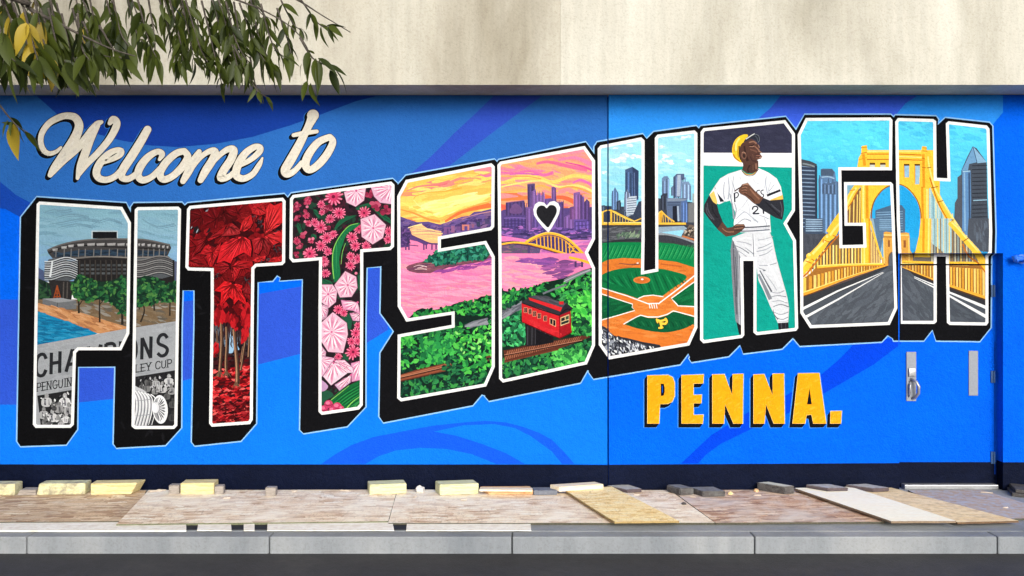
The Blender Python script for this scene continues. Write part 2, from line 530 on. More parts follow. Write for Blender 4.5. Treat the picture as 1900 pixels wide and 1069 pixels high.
class Sheet:                      # one mesh of paint marks
    def __init__(s, name, clip=None):
        s.name, s.v, s.f, s.c = name, [], [], []
        s.pieces = convex_pieces(clip) if clip else None
    def put(s, p, col, layer):
        lst = [p]
        if s.pieces is not None:
            lst = []
            bx = bbox(p)
            for (b, hp) in s.pieces:
                if b[0] > bx[2] or b[2] < bx[0] or b[1] > bx[3] or b[3] < bx[1]: continue
                q = p
                for h in hp:
                    q = clip_half(q, *h)
                    if len(q) < 3: break
                if len(q) >= 3: lst.append(q)
        for q in lst:
            bx = bbox(q)
            for x0, y0, x1, y1, yw in REGS:
                if bx[0] > x1 or bx[2] < x0 or bx[1] > y1 or bx[3] < y0: continue
                r = q if (bx[0] >= x0 and bx[2] <= x1 and bx[1] >= y0 and bx[3] <= y1) else clip_rect(q, x0, y0, x1, y1)
                if len(r) < 3 or abs(area2(r)) < .02: continue
                yy = yw - BASE_OFF - layer * DZ
                i0 = len(s.v)
                for X, Y in r:
                    s.v.append(tuple(wpt(X, Y, yy)))
                idx = list(range(i0, len(s.v)))
                if area2(r) < 0: idx.reverse()
                s.f.append(idx); s.c.append(col)
    def build(s, parent, label=None):
        me = bpy.data.meshes.new(s.name)
        me.from_pydata(s.v, [], s.f)
        ca = me.color_attributes.new('Col', 'FLOAT_COLOR', 'CORNER')
        arr = np.repeat(np.array(s.c, np.float32), [len(f) for f in s.f], axis=0)
        ca.data.foreach_set('color', arr.ravel())
        o = link_mesh(s.name, me, parent, M_PAINT)
        if label: o['label'] = label
        return o

TG = []                           # sheets being painted on
T = (0, 0, 1)                     # current tracing frame: origin x, origin y, pixels per photograph pixel
def frame(t):
    global T
    T = t
def target(*sh):
    global TG
    TG = list(sh)
def tp(p): return (T[0] + p[0] / T[2], T[1] + p[1] / T[2])

def covered(p):                   # cells of the height map that a convex polygon touches
    bx = bbox(p)
    x0, y0 = max(0, int(bx[0] / CELL) - 0), max(0, int(bx[1] / CELL) - 0)
    x1, y1 = min(HG.shape[1], int(bx[2] / CELL) + 1), min(HG.shape[0], int(bx[3] / CELL) + 1)
    if x1 <= x0 or y1 <= y0: return None
    if (x1 - x0) * (y1 - y0) <= 6 or len(p) > 10: return (slice(y0, y1), slice(x0, x1)), None
    gx = (np.arange(x0, x1) + .5) * CELL
    gy = (np.arange(y0, y1) + .5) * CELL
    q = p if area2(p) > 0 else p[::-1]
    m = None
    for k in range(len(q)):
        (ax, ay), (bx_, by_) = q[k], q[(k + 1) % len(q)]
        dx, dy = bx_ - ax, by_ - ay
        L = math.hypot(dx, dy)
        if L < 1e-6: continue
        d = ((gy - ay) * dx / L)[:, None] - ((gx - ax) * dy / L)[None, :]
        t = d > -CELL * .75
        m = t if m is None else (m & t)
    return (slice(y0, y1), slice(x0, x1)), m

def layer_for(pieces, n=1):
    cov = [c for c in (covered(p) for p in pieces) if c]
    L = 0
    for sl, m in cov:
        sub = HG[sl] if m is None else HG[sl][m]
        if sub.size: L = max(L, int(sub.max()))
    L += 1
    for sl, m in cov:
        if m is None: HG[sl] = L + n - 1
        else: HG[sl][m] = L + n - 1
    return L

STATS = []
def fresh_height(base):           # a new picture inside letters starts from one even level
    global HG
    STATS.append(int(HG.max()))
    HG = np.full(HG.shape, base, np.int32)

def jit(col, j):
    if not j: return col
    k = 1 + (rnd() - .5) * 2 * j
    return tuple(min(.95, c * k) for c in col[:3]) + (1.0,)

def cc(col): return col if len(col) == 4 else C(*col)

def poly(pts, col, conv=False):
    p = [tp(q) for q in pts]
    col = cc(col)
    ts = [p] if conv or len(p) == 3 else triangulate(p)
    L = layer_for(ts)
    for t in ts:
        for sh in TG: sh.put(t, col, L)

def cat(pts, per=6, closed=False):       # smooth curve through points (extra coordinates, e.g. width, are carried along)
    n = len(pts)
    out = []
    rng = range(n if closed else n - 1)
    for i in rng:
        p0 = pts[(i - 1) % n] if closed or i > 0 else pts[0]
        p1, p2 = pts[i], pts[(i + 1) % n]
        p3 = pts[(i + 2) % n] if closed or i + 2 < n else pts[-1]
        for k in range(per):
            t = k / per
            out.append(tuple(.5 * (2 * b + (c - a) * t + (2 * a - 5 * b + 4 * c - d) * t * t + (3 * b - a - 3 * c + d) * t ** 3) for a, b, c, d in zip(p0, p1, p2, p3)))
    if not closed: out.append(tuple(pts[-1]))
    return out

def spoly(pts, col, per=5):              # closed smooth outline
    poly(cat(pts, per, True), col)

def stroke(pts, w, col, taper=None, smooth=True, per=4, closed=False, cap=False, off=(0, 0), grow=0, flat=False):
    col = cc(col)
    if len(pts[0]) == 2:
        n = len(pts)
        pts = [(x, y, w * (1 if not taper else (taper[0] + (taper[1] - taper[0]) * i / max(1, n - 1)))) for i, (x, y) in enumerate(pts)]
    if smooth and len(pts) > 2: pts = cat(pts, per, closed)
    if closed: pts = pts + [pts[0]]
    P = [(T[0] + (q[0] + off[0]) / T[2], T[1] + (q[1] + off[1]) / T[2], max(.05, (q[2] + grow) / T[2] / 2)) for q in pts]
    n = len(P)
    Lf, Rt = [], []
    for i in range(n):
        if closed:
            a, b = P[(i - 1) % (n - 1)], P[(i + 1) % (n - 1)]
        else:
            a, b = P[max(i - 1, 0)], P[min(i + 1, n - 1)]
        dx, dy = b[0] - a[0], b[1] - a[1]
        L = math.hypot(dx, dy) or 1
        nx, ny = -dy / L, dx / L
        Lf.append((P[i][0] + nx * P[i][2], P[i][1] + ny * P[i][2])); Rt.append((P[i][0] - nx * P[i][2], P[i][1] - ny * P[i][2]))
    wide = max(q[2] for q in P) > 3.5
    m = 1 if flat or n <= 2 else (5 if wide else 2)
    La = layer_for([[Lf[i], Rt[i], Rt[i + 1], Lf[i + 1]] for i in range(n - 1)], m)
    for i in range(n - 1):
        q = [Lf[i], Rt[i], Rt[i + 1], Lf[i + 1]]
        if is_convex(q):
            for sh in TG: sh.put(q, col, La + i % m)
        else:
            for t in ([q[0], q[1], q[2]], [q[0], q[2], q[3]]):
                for sh in TG: sh.put(t, col, La + i % m)
    if cap:
        for e in (0, n - 1):
            c = P[e]
            d = [(c[0] + c[2] * math.cos(t * math.pi / 8), c[1] + c[2] * math.sin(t * math.pi / 8)) for t in range(16)]
            La2 = layer_for([d])
            for sh in TG: sh.put(d, col, La2)

def ell(cx, cy, rx, ry, col, rot=0, n=14, j=0.0):
    ca, sa = math.cos(R(rot)), math.sin(R(rot))
    p = []
    for i in range(n):
        t = 2 * math.pi * i / n
        k = 1 + (rnd() - .5) * 2 * j
        x, y = rx * math.cos(t) * k, ry * math.sin(t) * k
        p.append((cx + x * ca - y * sa, cy + x * sa + y * ca))
    poly(p, col, conv=(j == 0))

def rect(x0, y0, x1, y1, col): poly([(x0, y0), (x1, y0), (x1, y1), (x0, y1)], col, True)

def vgrad(x0, x1, stops, n=16, j=.02):   # horizontal strips from top to bottom, mixed between stops (y, colour)
    y0, y1 = stops[0][0], stops[-1][0]
    for i in range(n):
        a, b = y0 + (y1 - y0) * i / n, y0 + (y1 - y0) * (i + 1) / n
        m = (a + b) / 2
        for (ya, c_a), (yb, c_b) in zip(stops, stops[1:]):
            if ya <= m <= yb:
                t = (m - ya) / (yb - ya)
                rect(x0, a, x1, b, jit(C(*[u + (v - u) * t for u, v in zip(c_a, c_b)]), j)); break

def inside(x, y, P):
    r = False
    n = len(P)
    for i in range(n):
        (xa, ya), (xb, yb) = P[i], P[i - 1]
        if (ya > y) != (yb > y) and x < (xb - xa) * (y - ya) / (yb - ya) + xa: r = not r
    return r

def sample(P):
    x0, y0, x1, y1 = bbox(P)
    for _ in range(60):
        x, y = x0 + rnd() * (x1 - x0), y0 + rnd() * (y1 - y0)
        if inside(x, y, P): return x, y
    return None

def foliage(P, n, size, cols, aspect=.55, ang=None, j=.12, curl=.35):   # short curved brush dabs
    for _ in range(n):
        q = sample(P)
        if not q: continue
        a = (rnd() * math.pi * 2) if ang is None else R(ang[0] + rnd() * (ang[1] - ang[0]))
        s = size * (.6 + .8 * rnd())
        dx, dy = math.cos(a) * s / 2, math.sin(a) * s / 2
        k = (rnd() - .5) * 2 * curl
        mx, my = q[0] - dy * k, q[1] + dx * k
        w = s * aspect
        stroke([(q[0] - dx, q[1] - dy, w * .35), (mx, my, w), (q[0] + dx, q[1] + dy, w * .2)], 0, jit(C(*random.choice(cols)), j), per=3, flat=True)

def dabs(P, n, length, w, cols, ang, j=.04, curl=.15, soft=.55):                    # long thin brush strokes at about one angle
    mean = [sum(c[i] for c in cols) / len(cols) for i in range(3)]
    cols = [tuple(v + (m_ - v) * soft for v, m_ in zip(c, mean)) for c in cols]
    foliage(P, n, length, cols, w / length * 1.5, (ang - 9, ang + 9), j, curl)

def maple(cx, cy, r, deg, col, vein, lite=None):
    half = [(0, 1.0), (7, .8), (12, .8), (24, .62), (36, .74), (42, .8), (50, .98), (57, .78), (63, .76), (76, .54), (92, .62), (100, .74), (112, .56), (130, .42), (155, .26)]
    pr = half + [(180, .12)] + [(-a, q) for a, q in reversed(half[1:])]
    pts = []
    for a, q in pr:
        t = R(deg + a)
        q *= 1 + (rnd() - .5) * .12
        pts.append((cx + math.cos(t) * q * r, cy + math.sin(t) * q * r))
    poly(pts, jit(C(*col), .08))
    lite = lite or tuple(min(255, c * 1.2 + 12) for c in col)
    for a in (0, 50, -50, 100, -100):
        for k in range(4):
            t = R(deg + a + (rnd() - .5) * 26)
            q0, q1 = .12 + .2 * rnd(), (.55 + .25 * rnd()) * (1 if abs(a) < 60 else .7)
            stroke([(cx + math.cos(t) * q0 * r, cy + math.sin(t) * q0 * r, r * .02), (cx + math.cos(t + .06) * (q0 + q1) / 2 * r, cy + math.sin(t + .06) * (q0 + q1) / 2 * r, r * .055), (cx + math.cos(t) * q1 * r, cy + math.sin(t) * q1 * r, r * .01)], 0, jit(C(*(lite if k % 2 else tuple(c * .72 for c in col))), .15), per=2)
        t = R(deg + a)
        stroke([(cx, cy, r * .045), (cx + math.cos(t) * .82 * r * (1 if abs(a) < 60 else .65), cy + math.sin(t) * .82 * r * (1 if abs(a) < 60 else .65), r * .012)], 0, vein, smooth=False)

def tleaf(cx, cy, pts, col):            # one traced leaf: dark rim, body, veins and lights running from its stem point
    ctr = (sum(p[0] for p in pts) / len(pts), sum(p[1] for p in pts) / len(pts))
    poly([(ctr[0] + (x - ctr[0]) * 1.07 + 4, ctr[1] + (y - ctr[1]) * 1.07 + 5) for x, y in pts], (42, 6, 10))
    poly(pts, col)
    n = len(pts)
    for i in range(n):
        a, b = pts[i], pts[(i + 1) % n]
        for k in range(4):
            t = (k + rnd()) / 4
            ex, ey = a[0] + (b[0] - a[0]) * t, a[1] + (b[1] - a[1]) * t
            L = math.hypot(ex - cx, ey - cy)
            if L < 40: continue
            f0, f1 = .15 + .3 * rnd(), .7 + .22 * rnd()
            q = (1.16, .8, 1.08, .7)[k]
            stroke([(cx + (ex - cx) * f0, cy + (ey - cy) * f0, 2), (cx + (ex - cx) * (f0 + f1) / 2, cy + (ey - cy) * (f0 + f1) / 2, 13), (cx + (ex - cx) * f1, cy + (ey - cy) * f1, 2)], 0, jit(C(*[min(255, v * q + (14 if q > 1 else 0)) for v in col]), .05), per=2)
        L = math.hypot(a[0] - cx, a[1] - cy)
        if L > 90: stroke([(cx, cy, 9), ((cx + a[0]) / 2 + 4, (cy + a[1]) / 2, 6), (cx + (a[0] - cx) * .94, cy + (a[1] - cy) * .94, 3)], 0, tuple(v * .5 for v in col), per=3)

def burst(cx, cy, r, c0=(214, 66, 108), c1=(244, 150, 178), core=(120, 26, 56), n=13):
    ell(cx, cy, r * .8, r * .8, tuple(q * .55 for q in c0), n=10, j=.1)
    a0 = rnd() * 6.28
    for k in range(n):
        a = a0 + 6.283 * k / n + (rnd() - .5) * .2
        q = r * (.8 + .3 * rnd())
        stroke([(cx + math.cos(a) * r * .12, cy + math.sin(a) * r * .12, r * .12), (cx + math.cos(a) * q * .6, cy + math.sin(a) * q * .6, r * .26), (cx + math.cos(a) * q, cy + math.sin(a) * q, r * .16)], 0, jit(C(*c0), .15), per=2)
        stroke([(cx + math.cos(a) * q * .5, cy + math.sin(a) * q * .5, r * .05), (cx + math.cos(a) * q * .95, cy + math.sin(a) * q * .95, r * .14)], 0, jit(C(*c1), .15), smooth=False)
    ell(cx, cy, r * .2, r * .2, core, n=8)

def laurel(pts, cx, cy, c0=(238, 188, 206), seed=0):
    poly(pts, c0)
    n = len(pts)
    for i in range(n):
        a, b = pts[i], pts[(i + 1) % n]
        for k in range(5):
            t = (k + .5) / 5 + (rnd() - .5) * .08
            ex, ey = a[0] + (b[0] - a[0]) * t, a[1] + (b[1] - a[1]) * t
            f0, f1 = .12 + .1 * rnd(), .78 + .14 * rnd()
            dx, dy = ex - cx, ey - cy
            L = math.hypot(dx, dy)
            stroke([(cx + dx * f0, cy + dy * f0, L * .03), (cx + dx * .5, cy + dy * .5, L * .075), (cx + dx * f1, cy + dy * f1, L * .02)], 0,
                   jit(C(*((252, 240, 244) if k % 2 else (224, 140, 172))), .06), per=2)
        m = .62
        ex, ey = (a[0] + b[0]) / 2, (a[1] + b[1]) / 2
        stroke([(cx + (a[0] - cx) * .2, cy + (a[1] - cy) * .2, 3), (cx + (a[0] - cx) * .9, cy + (a[1] - cy) * .9, 5)], 0, (206, 120, 156), smooth=False)
        x, y = cx + (ex - cx) * m, cy + (ey - cy) * m
        stroke([(x, y, 6), (x + (ex - cx) * .1, y + (ey - cy) * .1, 3)], 0, (150, 40, 80), smooth=False)
    stroke(pts + [pts[0]], 4, (120, 70, 96), smooth=False)
    ell(cx, cy, 9, 9, (214, 90, 140), n=8)

FONT = {'C': (.8, [[(.8, .25), (.62, .03), (.3, .03), (.1, .25), (.1, .75), (.3, .97), (.62, .97), (.8, .75)]]),
        'H': (.8, [[(.1, 0), (.1, 1)], [(.7, 0), (.7, 1)], [(.1, .5), (.7, .5)]]),
        'A': (.9, [[(.05, 1), (.42, 0)], [(.42, 0), (.8, 1)], [(.18, .68), (.67, .68)]]),
        'M': (1.0, [[(.1, 1), (.1, 0)], [(.1, 0), (.5, .75)], [(.5, .75), (.9, 0)], [(.9, 0), (.9, 1)]]),
        'P': (.75, [[(.1, 0), (.1, 1)], [(.1, .03), (.5, .03), (.68, .15), (.68, .4), (.5, .53), (.1, .53)]]),
        'I': (.35, [[(.17, 0), (.17, 1)]]),
        'O': (.9, [[(.45, 0), (.12, .22), (.1, .6), (.25, .95), (.6, .98), (.8, .7), (.8, .3), (.65, .05), (.45, 0)]]),
        'N': (.85, [[(.1, 1), (.1, 0)], [(.1, 0), (.72, 1)], [(.72, 1), (.72, 0)]]),
        'S': (.75, [[(.68, .2), (.5, .02), (.25, .03), (.1, .2), (.15, .4), (.55, .58), (.7, .75), (.58, .95), (.3, .98), (.08, .82)]]),
        'E': (.7, [[(.1, 0), (.1, 1)], [(.1, .03), (.62, .03)], [(.1, .5), (.5, .5)], [(.1, .97), (.62, .97)]]),
        'G': (.85, [[(.75, .22), (.55, .03), (.28, .05), (.1, .3), (.1, .7), (.3, .97), (.58, .97), (.76, .8), (.76, .58)], [(.5, .58), (.8, .58)]]),
        'U': (.85, [[(.1, 0), (.1, .7), (.25, .97), (.55, .97), (.7, .7), (.7, 0)]]),
        'L': (.65, [[(.1, 0), (.1, 1)], [(.1, .97), (.6, .97)]]),
        'Y': (.8, [[(.05, 0), (.4, .5)], [(.75, 0), (.4, .5)], [(.4, .5), (.4, 1)]])}
def letters(items, bx, by, ux, uy, vx, vy, w, col, serif=False):
    # items: (character, position along the base line); u along the line, v up the letter, per unit
    for ch, pos, sw in items:
        for st in FONT[ch][1]:
            pts = [(bx + ux * pos + ux * x * sw - vx * (1 - y) * -1, by + uy * pos + uy * x * sw + vy * (1 - y)) for x, y in st]
            stroke(pts, w, col, smooth=len(pts) > 3, per=3)
            if serif and len(st) == 2 and abs(st[0][0] - st[1][0]) < .01:
                for q in (0, -1):
                    stroke([(pts[q][0] - w * 1.3, pts[q][1]), (pts[q][0] + w * 1.3, pts[q][1] - .3 * w)], w * .7, col, smooth=False)
# ------------------------------------------------------------------ mural layout (traced in photograph pixels)
mural = empty('mural', (0, -.0005, 0))
tag(mural, 'painted postcard-style mural reading Welcome to PITTSBURGH PENNA. on blue wall', 'mural')
PX = (0, 0, 1)
frame(PX)

def swirl(pts, col, label=None, smooth=True, per=5):
    sh = Sheet('painted_swirl'); target(sh)
    poly(cat(pts, per, True) if smooth else pts, col)
    sh.build(mural, label)

# upper background tone, darker swirls, lower swirls
MID = C(46, 110, 192); DARKB = C(22, 62, 158); PURP = C(48, 88, 212); RAY = C(52, 84, 196)  # MID: medium blue with the tree's shade mixed into its colour
swirl([(-500, 176), (1127, 176), (1127, 300), (740, 362), (520, 392), (340, 404), (70, 404), (42, 398), (10, 380), (-500, 346)], MID, 'medium blue field behind the script words', False)
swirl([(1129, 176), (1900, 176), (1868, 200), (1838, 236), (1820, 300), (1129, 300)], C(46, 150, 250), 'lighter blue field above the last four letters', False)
swirl([(68, 178), (700, 178), (660, 188), (597, 212), (538, 233), (469, 254), (400, 267), (330, 273), (278, 270), (226, 261), (174, 247), (115, 220), (87, 195)], DARKB, 'dark blue swoop behind the script words', False)
swirl([(-500, 250), (0, 337), (30, 362), (62, 379), (40, 404), (10, 388), (-500, 310)], C(24, 74, 180), 'dark blue stripe left of the letter P', False)
swirl([(916, 178), (1006, 178), (965, 208), (905, 253), (829, 312), (800, 322), (758, 326), (800, 290), (843, 247), (885, 208)], RAY, 'violet blue ray above the letter S', False)
swirl([(1448, 178), (1702, 178), (1680, 192), (1660, 216), (1640, 240), (1490, 246), (1400, 226), (1430, 200)], C(62, 102, 236), 'violet blue swoop above the letters R and G', False)
swirl([(-500, 556), (38, 556), (150, 560), (338, 560), (362, 557), (478, 546), (562, 531), (708, 495), (720, 612), (678, 638), (560, 656), (477, 677), (357, 702), (213, 740), (144, 747), (38, 751), (-500, 748)], PURP, 'violet blue band behind the first four letters', False)
swirl([(-500, 748), (38, 751), (144, 747), (213, 740), (357, 702), (477, 677), (560, 656), (678, 638), (720, 612), (1127, 612), (1127, 861.6), (-500, 861.6)], C(14, 124, 250), 'lighter blue field low on the wall left of the joint', False)
swirl([(596, 861), (622, 843), (652, 826), (693, 811), (750, 800), (803, 790), (860, 784), (901, 781), (939, 784), (970, 792), (1000, 803), (1024, 816), (1046, 838), (1066, 861), (1043, 861), (1024, 838), (986, 810), (955, 794), (917, 787), (860, 789), (805, 801), (844, 808), (895, 824), (939, 841), (974, 861), (921, 861), (876, 843), (828, 833), (781, 831), (734, 836), (702, 847), (678, 861)], C(20, 92, 240), 'darker blue double arc low on the wall', False)
swirl([(1264, 860), (1285, 840), (1319, 808), (1348, 790), (1390, 764), (1458, 734), (1523, 696), (1557, 667), (1585, 638), (1640, 628), (1668, 630), (1672, 638), (1622, 676), (1531, 729), (1458, 769), (1390, 798), (1337, 824), (1311, 843), (1295, 860)], C(0, 70, 228), 'darker blue swoosh behind the yellow word', False)

OUT = {
 'P': [(68, 379), (73, 374), (227, 384), (243, 413), (240, 619), (225, 650), (146, 650), (141, 655), (137, 788), (131, 794), (66, 794), (61, 788), (64, 590)],
 'I': [(250, 389), (255, 384.5), (331, 383.5), (336, 388), (332, 590), (329, 790), (323, 796), (250, 796), (244, 791), (247, 590)],
 'T': [(347, 388), (352, 382), (525, 367), (530, 373), (529, 487), (524, 492), (476, 495), (472, 499), (471, 570), (469, 779), (464, 787), (393, 792), (388, 786), (391, 570), (391, 503), (349, 502), (344, 496)],
 't': [(538, 369), (543, 362), (726, 337), (732, 343), (731, 458), (725, 464), (674, 468), (674, 570), (673, 752), (666, 760), (597, 770), (591, 764), (591, 570), (592, 483), (543, 487), (537, 480)],
 'S': [(737, 364), (753, 334), (912, 303), (918, 309), (917, 421), (912, 427), (818, 444), (818, 461), (902, 447), (918, 476), (918, 681), (902, 717), (744, 745), (737, 739), (738, 621), (838, 603), (838, 584), (754, 597), (738, 569)],
 'B': [(923, 306), (928, 300), (1085, 271), (1104, 298), (1104, 444), (1091, 469), (1104, 497), (1104, 641), (1089, 676), (933, 710), (926, 703), (925, 480)],
 'U': [(1109, 276), (1114, 270), (1190, 255), (1196, 261), (1196, 440), (1195, 503), (1216, 499), (1216, 440), (1215, 256), (1220, 250), (1289, 242), (1294, 247), (1294, 608), (1279, 641), (1130, 667), (1111, 640), (1111, 440)],
 'R': [(1300, 245), (1305, 238), (1457, 223), (1475, 248), (1475, 391), (1460, 415), (1477, 446), (1481, 609), (1477, 614), (1404, 622), (1398, 617), (1398, 484), (1379, 484), (1381, 622), (1377, 627), (1305, 637), (1299, 631), (1299, 440)],
 'G': [(1480, 250), (1495, 219), (1652, 218), (1656, 223), (1655, 316), (1561, 316), (1563, 455), (1602, 454), (1601, 419), (1567, 419), (1566, 338), (1653, 338), (1657, 342), (1660, 410), (1665, 572), (1651, 603), (1503, 609), (1485, 581), (1484, 410)],
 'H': [(1661, 226), (1666, 219), (1732, 221), (1737, 225), (1738, 330), (1758, 331), (1755, 229), (1760, 225), (1831, 233), (1836, 239), (1841, 430), (1840, 470), (1834, 476), (1834, 599), (1830, 604), (1762, 603), (1757, 599), (1755, 476), (1738, 476), (1738, 597), (1734, 601), (1669, 601), (1667, 470), (1664, 410)],
}
BLK = {
 'P': [(68, 366), (234, 377), (244, 397), (252, 402), (252, 640), (240, 680), (145, 681), (143, 797), (123, 825), (38, 828), (32, 819), (39, 403), (59, 378)],
 'I': [(248, 377), (338, 376), (343, 382), (337, 600), (336, 794), (307, 826), (216, 831), (211, 824), (215, 640), (238, 600), (243, 384)],
 'T': [(340, 384), (348, 377), (528, 360), (534, 367), (534, 500), (522, 516), (514, 511), (506, 521), (478, 524), (476, 680), (475, 786), (447, 818), (361, 827), (356, 820), (361, 600), (361, 539), (338, 539), (338, 440)],
 't': [(534, 367), (540, 359), (729, 332), (738, 341), (742, 480), (708, 494), (680, 497), (678, 600), (678, 755), (644, 791), (563, 804), (557, 798), (561, 570), (562, 518), (519, 521), (528, 490)],
 'S': [(737, 344), (753, 326), (918, 296), (924, 303), (926, 700), (910, 738), (894, 732), (877, 752), (711, 784), (704, 773), (706, 655), (731, 615), (706, 581), (708, 480), (736, 440)],
 'B': [(919, 306), (925, 297), (1087, 264), (1110, 296), (1114, 640), (1104, 692), (1090, 687), (1077, 710), (907, 744), (900, 736), (915, 700)],
 'U': [(1103, 272), (1108, 264), (1193, 249), (1200, 258), (1213, 245), (1292, 234), (1301, 243), (1303, 640), (1282, 667), (1277, 656), (1262, 676), (1101, 703), (1092, 690), (1102, 660)],
 'R': [(1295, 241), (1300, 234), (1458, 217), (1478, 243), (1484, 390), (1490, 615), (1478, 634), (1471, 627), (1451, 647), (1379, 656), (1373, 640), (1352, 661), (1283, 672), (1279, 666), (1290, 640)],
 'G': [(1475, 245), (1493, 213), (1653, 213), (1662, 221), (1672, 600), (1656, 628), (1647, 622), (1636, 634), (1484, 642), (1474, 630), (1480, 600)],
 'H': [(1656, 222), (1661, 214), (1737, 216), (1741, 222), (1740, 232), (1754, 219), (1836, 228), (1841, 234), (1847, 430), (1846, 470), (1839, 476), (1838, 608), (1818, 633), (1737, 632), (1730, 612), (1714, 632), (1658, 632), (1650, 610)],
}
LABELS = {'P': 'letter P holding a round arena and half a banner', 'I': 'letter I holding the arena trees and a silver cup', 'T': 'letter T filled with red maple leaves and a red wood',
 't': 'letter T filled with pink flowers and green leaves', 'S': 'letter S holding an orange sunset over a pink river', 'B': 'letter B holding a purple skyline, heart and red hillside railcar',
 'U': 'letter U holding a ballpark diamond below a skyline', 'R': 'letter R holding a baseball player on teal', 'G': 'letter G holding a yellow suspension bridge and road', 'H': 'letter H holding the bridge, road and glass tower'}
ORDER = 'PITtSBURGH'
blocks, outl, pics = {}, {}, {}
for L in ORDER:
    blocks[L] = Sheet('letter'); target(blocks[L])
    stroke(BLK[L], 5.0, (150, 200, 245), smooth=False, closed=True)
for L in ORDER:
    target(blocks[L])
    c = (10, 10, 12) if L in 'PIT' else (15, 15, 18)
    blocks[L].pieces = convex_pieces(BLK[L])
    poly(BLK[L], c)
    P_ = BLK[L]
    for _ in range(26):                       # brushy unevenness of the black
        q = sample(P_)
        if q:
            sh = blocks[L]
            a = rnd() * 3.14
            stroke([(q[0] - 9 * math.cos(a), q[1] - 9 * math.sin(a), .5), (q[0], q[1], 3 + 3 * rnd()), (q[0] + 9 * math.cos(a), q[1] + 9 * math.sin(a), .5)], 0, jit(C(20, 20, 23), .25), per=2)
for L in ORDER:
    blocks[L].clipOK = True
    outl[L] = Sheet('outline'); target(outl[L])
    stroke(OUT[L], 3.4, (8, 8, 10), smooth=False, closed=True)
    poly(OUT[L], (250, 249, 246))
    pics[L] = Sheet('picture', inset(OUT[L], 5.6))

Z2, Z3 = (20, 350, 4.277), (20, 590, 4.277)
Z4, Z5, Z6, Z7 = (320, 340, 4.454), (320, 570, 4.112), (520, 320, 4.112), (520, 570, 4.454)
Z8, Z9, Z10, Z11 = (700, 290, 4.454), (700, 520, 3.959), (910, 250, 4.454), (910, 480, 4.114)
Z12, Z13, Z14, Z15 = (1090, 230, 4.65), (1090, 440, 4.114), (1280, 200, 4.65), (1280, 420, 4.277)
Z16, Z17, Z18, Z19 = (1460, 200, 4.65), (1460, 410, 4.454), (1640, 200, 4.646), (1640, 410, 4.454)
Z20, ZW = (1180, 620, 3.819), (0, 80, 2.879)

# ------------------------------------------------ P and I: the arena
HG_WALL = HG; BASE_L = int(HG.max()) + 1
fresh_height(BASE_L)
target(pics['P'], pics['I']); frame(Z2)
vgrad(180, 1370, [(80, (128, 176, 190)), (330, (140, 182, 200)), (560, (128, 170, 205)), (740, (120, 160, 200))], 14)
SKYP = [(200, 110), (1340, 110), (1340, 560), (200, 560)]
dabs(SKYP, 120, 150, 16, [(120, 165, 182), (150, 190, 205), (135, 178, 200), (112, 155, 175)], 6)
for pts in ([(270, 190), (330, 170), (420, 175), (480, 165)], [(360, 230), (480, 205), (620, 225)], [(300, 285), (420, 265), (560, 240), (700, 255)], [(380, 310), (520, 280), (640, 300)], [(640, 290), (760, 240), (880, 270)], [(1040, 240), (1160, 300), (1300, 280)]):
    stroke(pts, 16, (116, 156, 174), (.3, 1.0)); stroke([(x + 10, y + 14) for x, y in pts], 7, (108, 146, 166), (.2, 1))
poly([(190, 610), (215, 625), (262, 652), (270, 740), (190, 740)], (78, 90, 124))
poly([(1275, 590), (1310, 575), (1340, 600), (1340, 740), (1275, 740)], (86, 92, 118))
poly([(190, 700), (330, 760), (340, 900), (190, 910)], (34, 48, 42))
foliage([(190, 730), (330, 770), (340, 890), (190, 895)], 60, 34, [(28, 56, 42), (48, 84, 54), (22, 40, 34)])
rect(640, 334, 850, 396, (190, 200, 205)); rect(650, 343, 842, 396, (24, 24, 27))
# roof rim and body
poly([(520, 540), (1010, 530), (1260, 560), (1290, 700), (1240, 760), (500, 760)], (40, 38, 38))
poly([(288, 492), (350, 458), (480, 420), (650, 399), (850, 396), (1000, 401), (1150, 418), (1262, 446), (1274, 470), (1244, 535), (1100, 545), (900, 545), (700, 540), (500, 552), (330, 552), (298, 515)], (66, 64, 64))
stroke([(290, 490), (380, 452), (520, 418), (700, 402), (900, 400), (1080, 408), (1265, 448)], 12, (104, 100, 98))
stroke([(300, 512), (420, 470), (600, 452), (800, 462), (1000, 470), (1260, 486)], 10, (38, 36, 36))
for x0, x1, y in ((330, 372, 488), (400, 445, 470), (455, 500, 458), (528, 582, 450), (606, 668, 446), (680, 745, 446), (765, 832, 445), (845, 905, 446), (915, 955, 446), (1010, 1028, 448), (1036, 1064, 448), (1084, 1112, 452), (1122, 1150, 455), (1166, 1186, 460), (1200, 1222, 464), (1236, 1252, 468)):
    poly([(x0, y - 10), (x1, y - 14), (x1 - 4, y + 8), (x0 + 4, y + 10)], jit(C(168, 166, 164), .15), True)
    stroke([(x0 + 4, y + 8), (x1 - 6, y + 6)], 5, (120, 118, 118), smooth=False)
poly([(345, 520), (540, 488), (940, 486), (1240, 500), (1230, 535), (940, 530), (540, 532), (350, 545)], (44, 62, 80))
dabs([(345, 515), (940, 490), (1235, 505), (1230, 530), (350, 540)], 60, 60, 8, [(34, 44, 56), (60, 86, 108), (28, 34, 42)], 0)
for x in (360, 425, 480, 540, 592, 660, 718, 783, 848, 912, 1050, 1092, 1136, 1180, 1222):
    stroke([(x, 478), (x - 3, 545)], 8, (118, 116, 114), smooth=False)
stroke([(420, 562), (600, 545), (760, 540), (960, 548), (1250, 540)], 11, (136, 130, 124))
stroke([(330, 556), (500, 550), (700, 542)], 5, (100, 96, 92))
rect(530, 566, 1300, 760, (36, 34, 34))
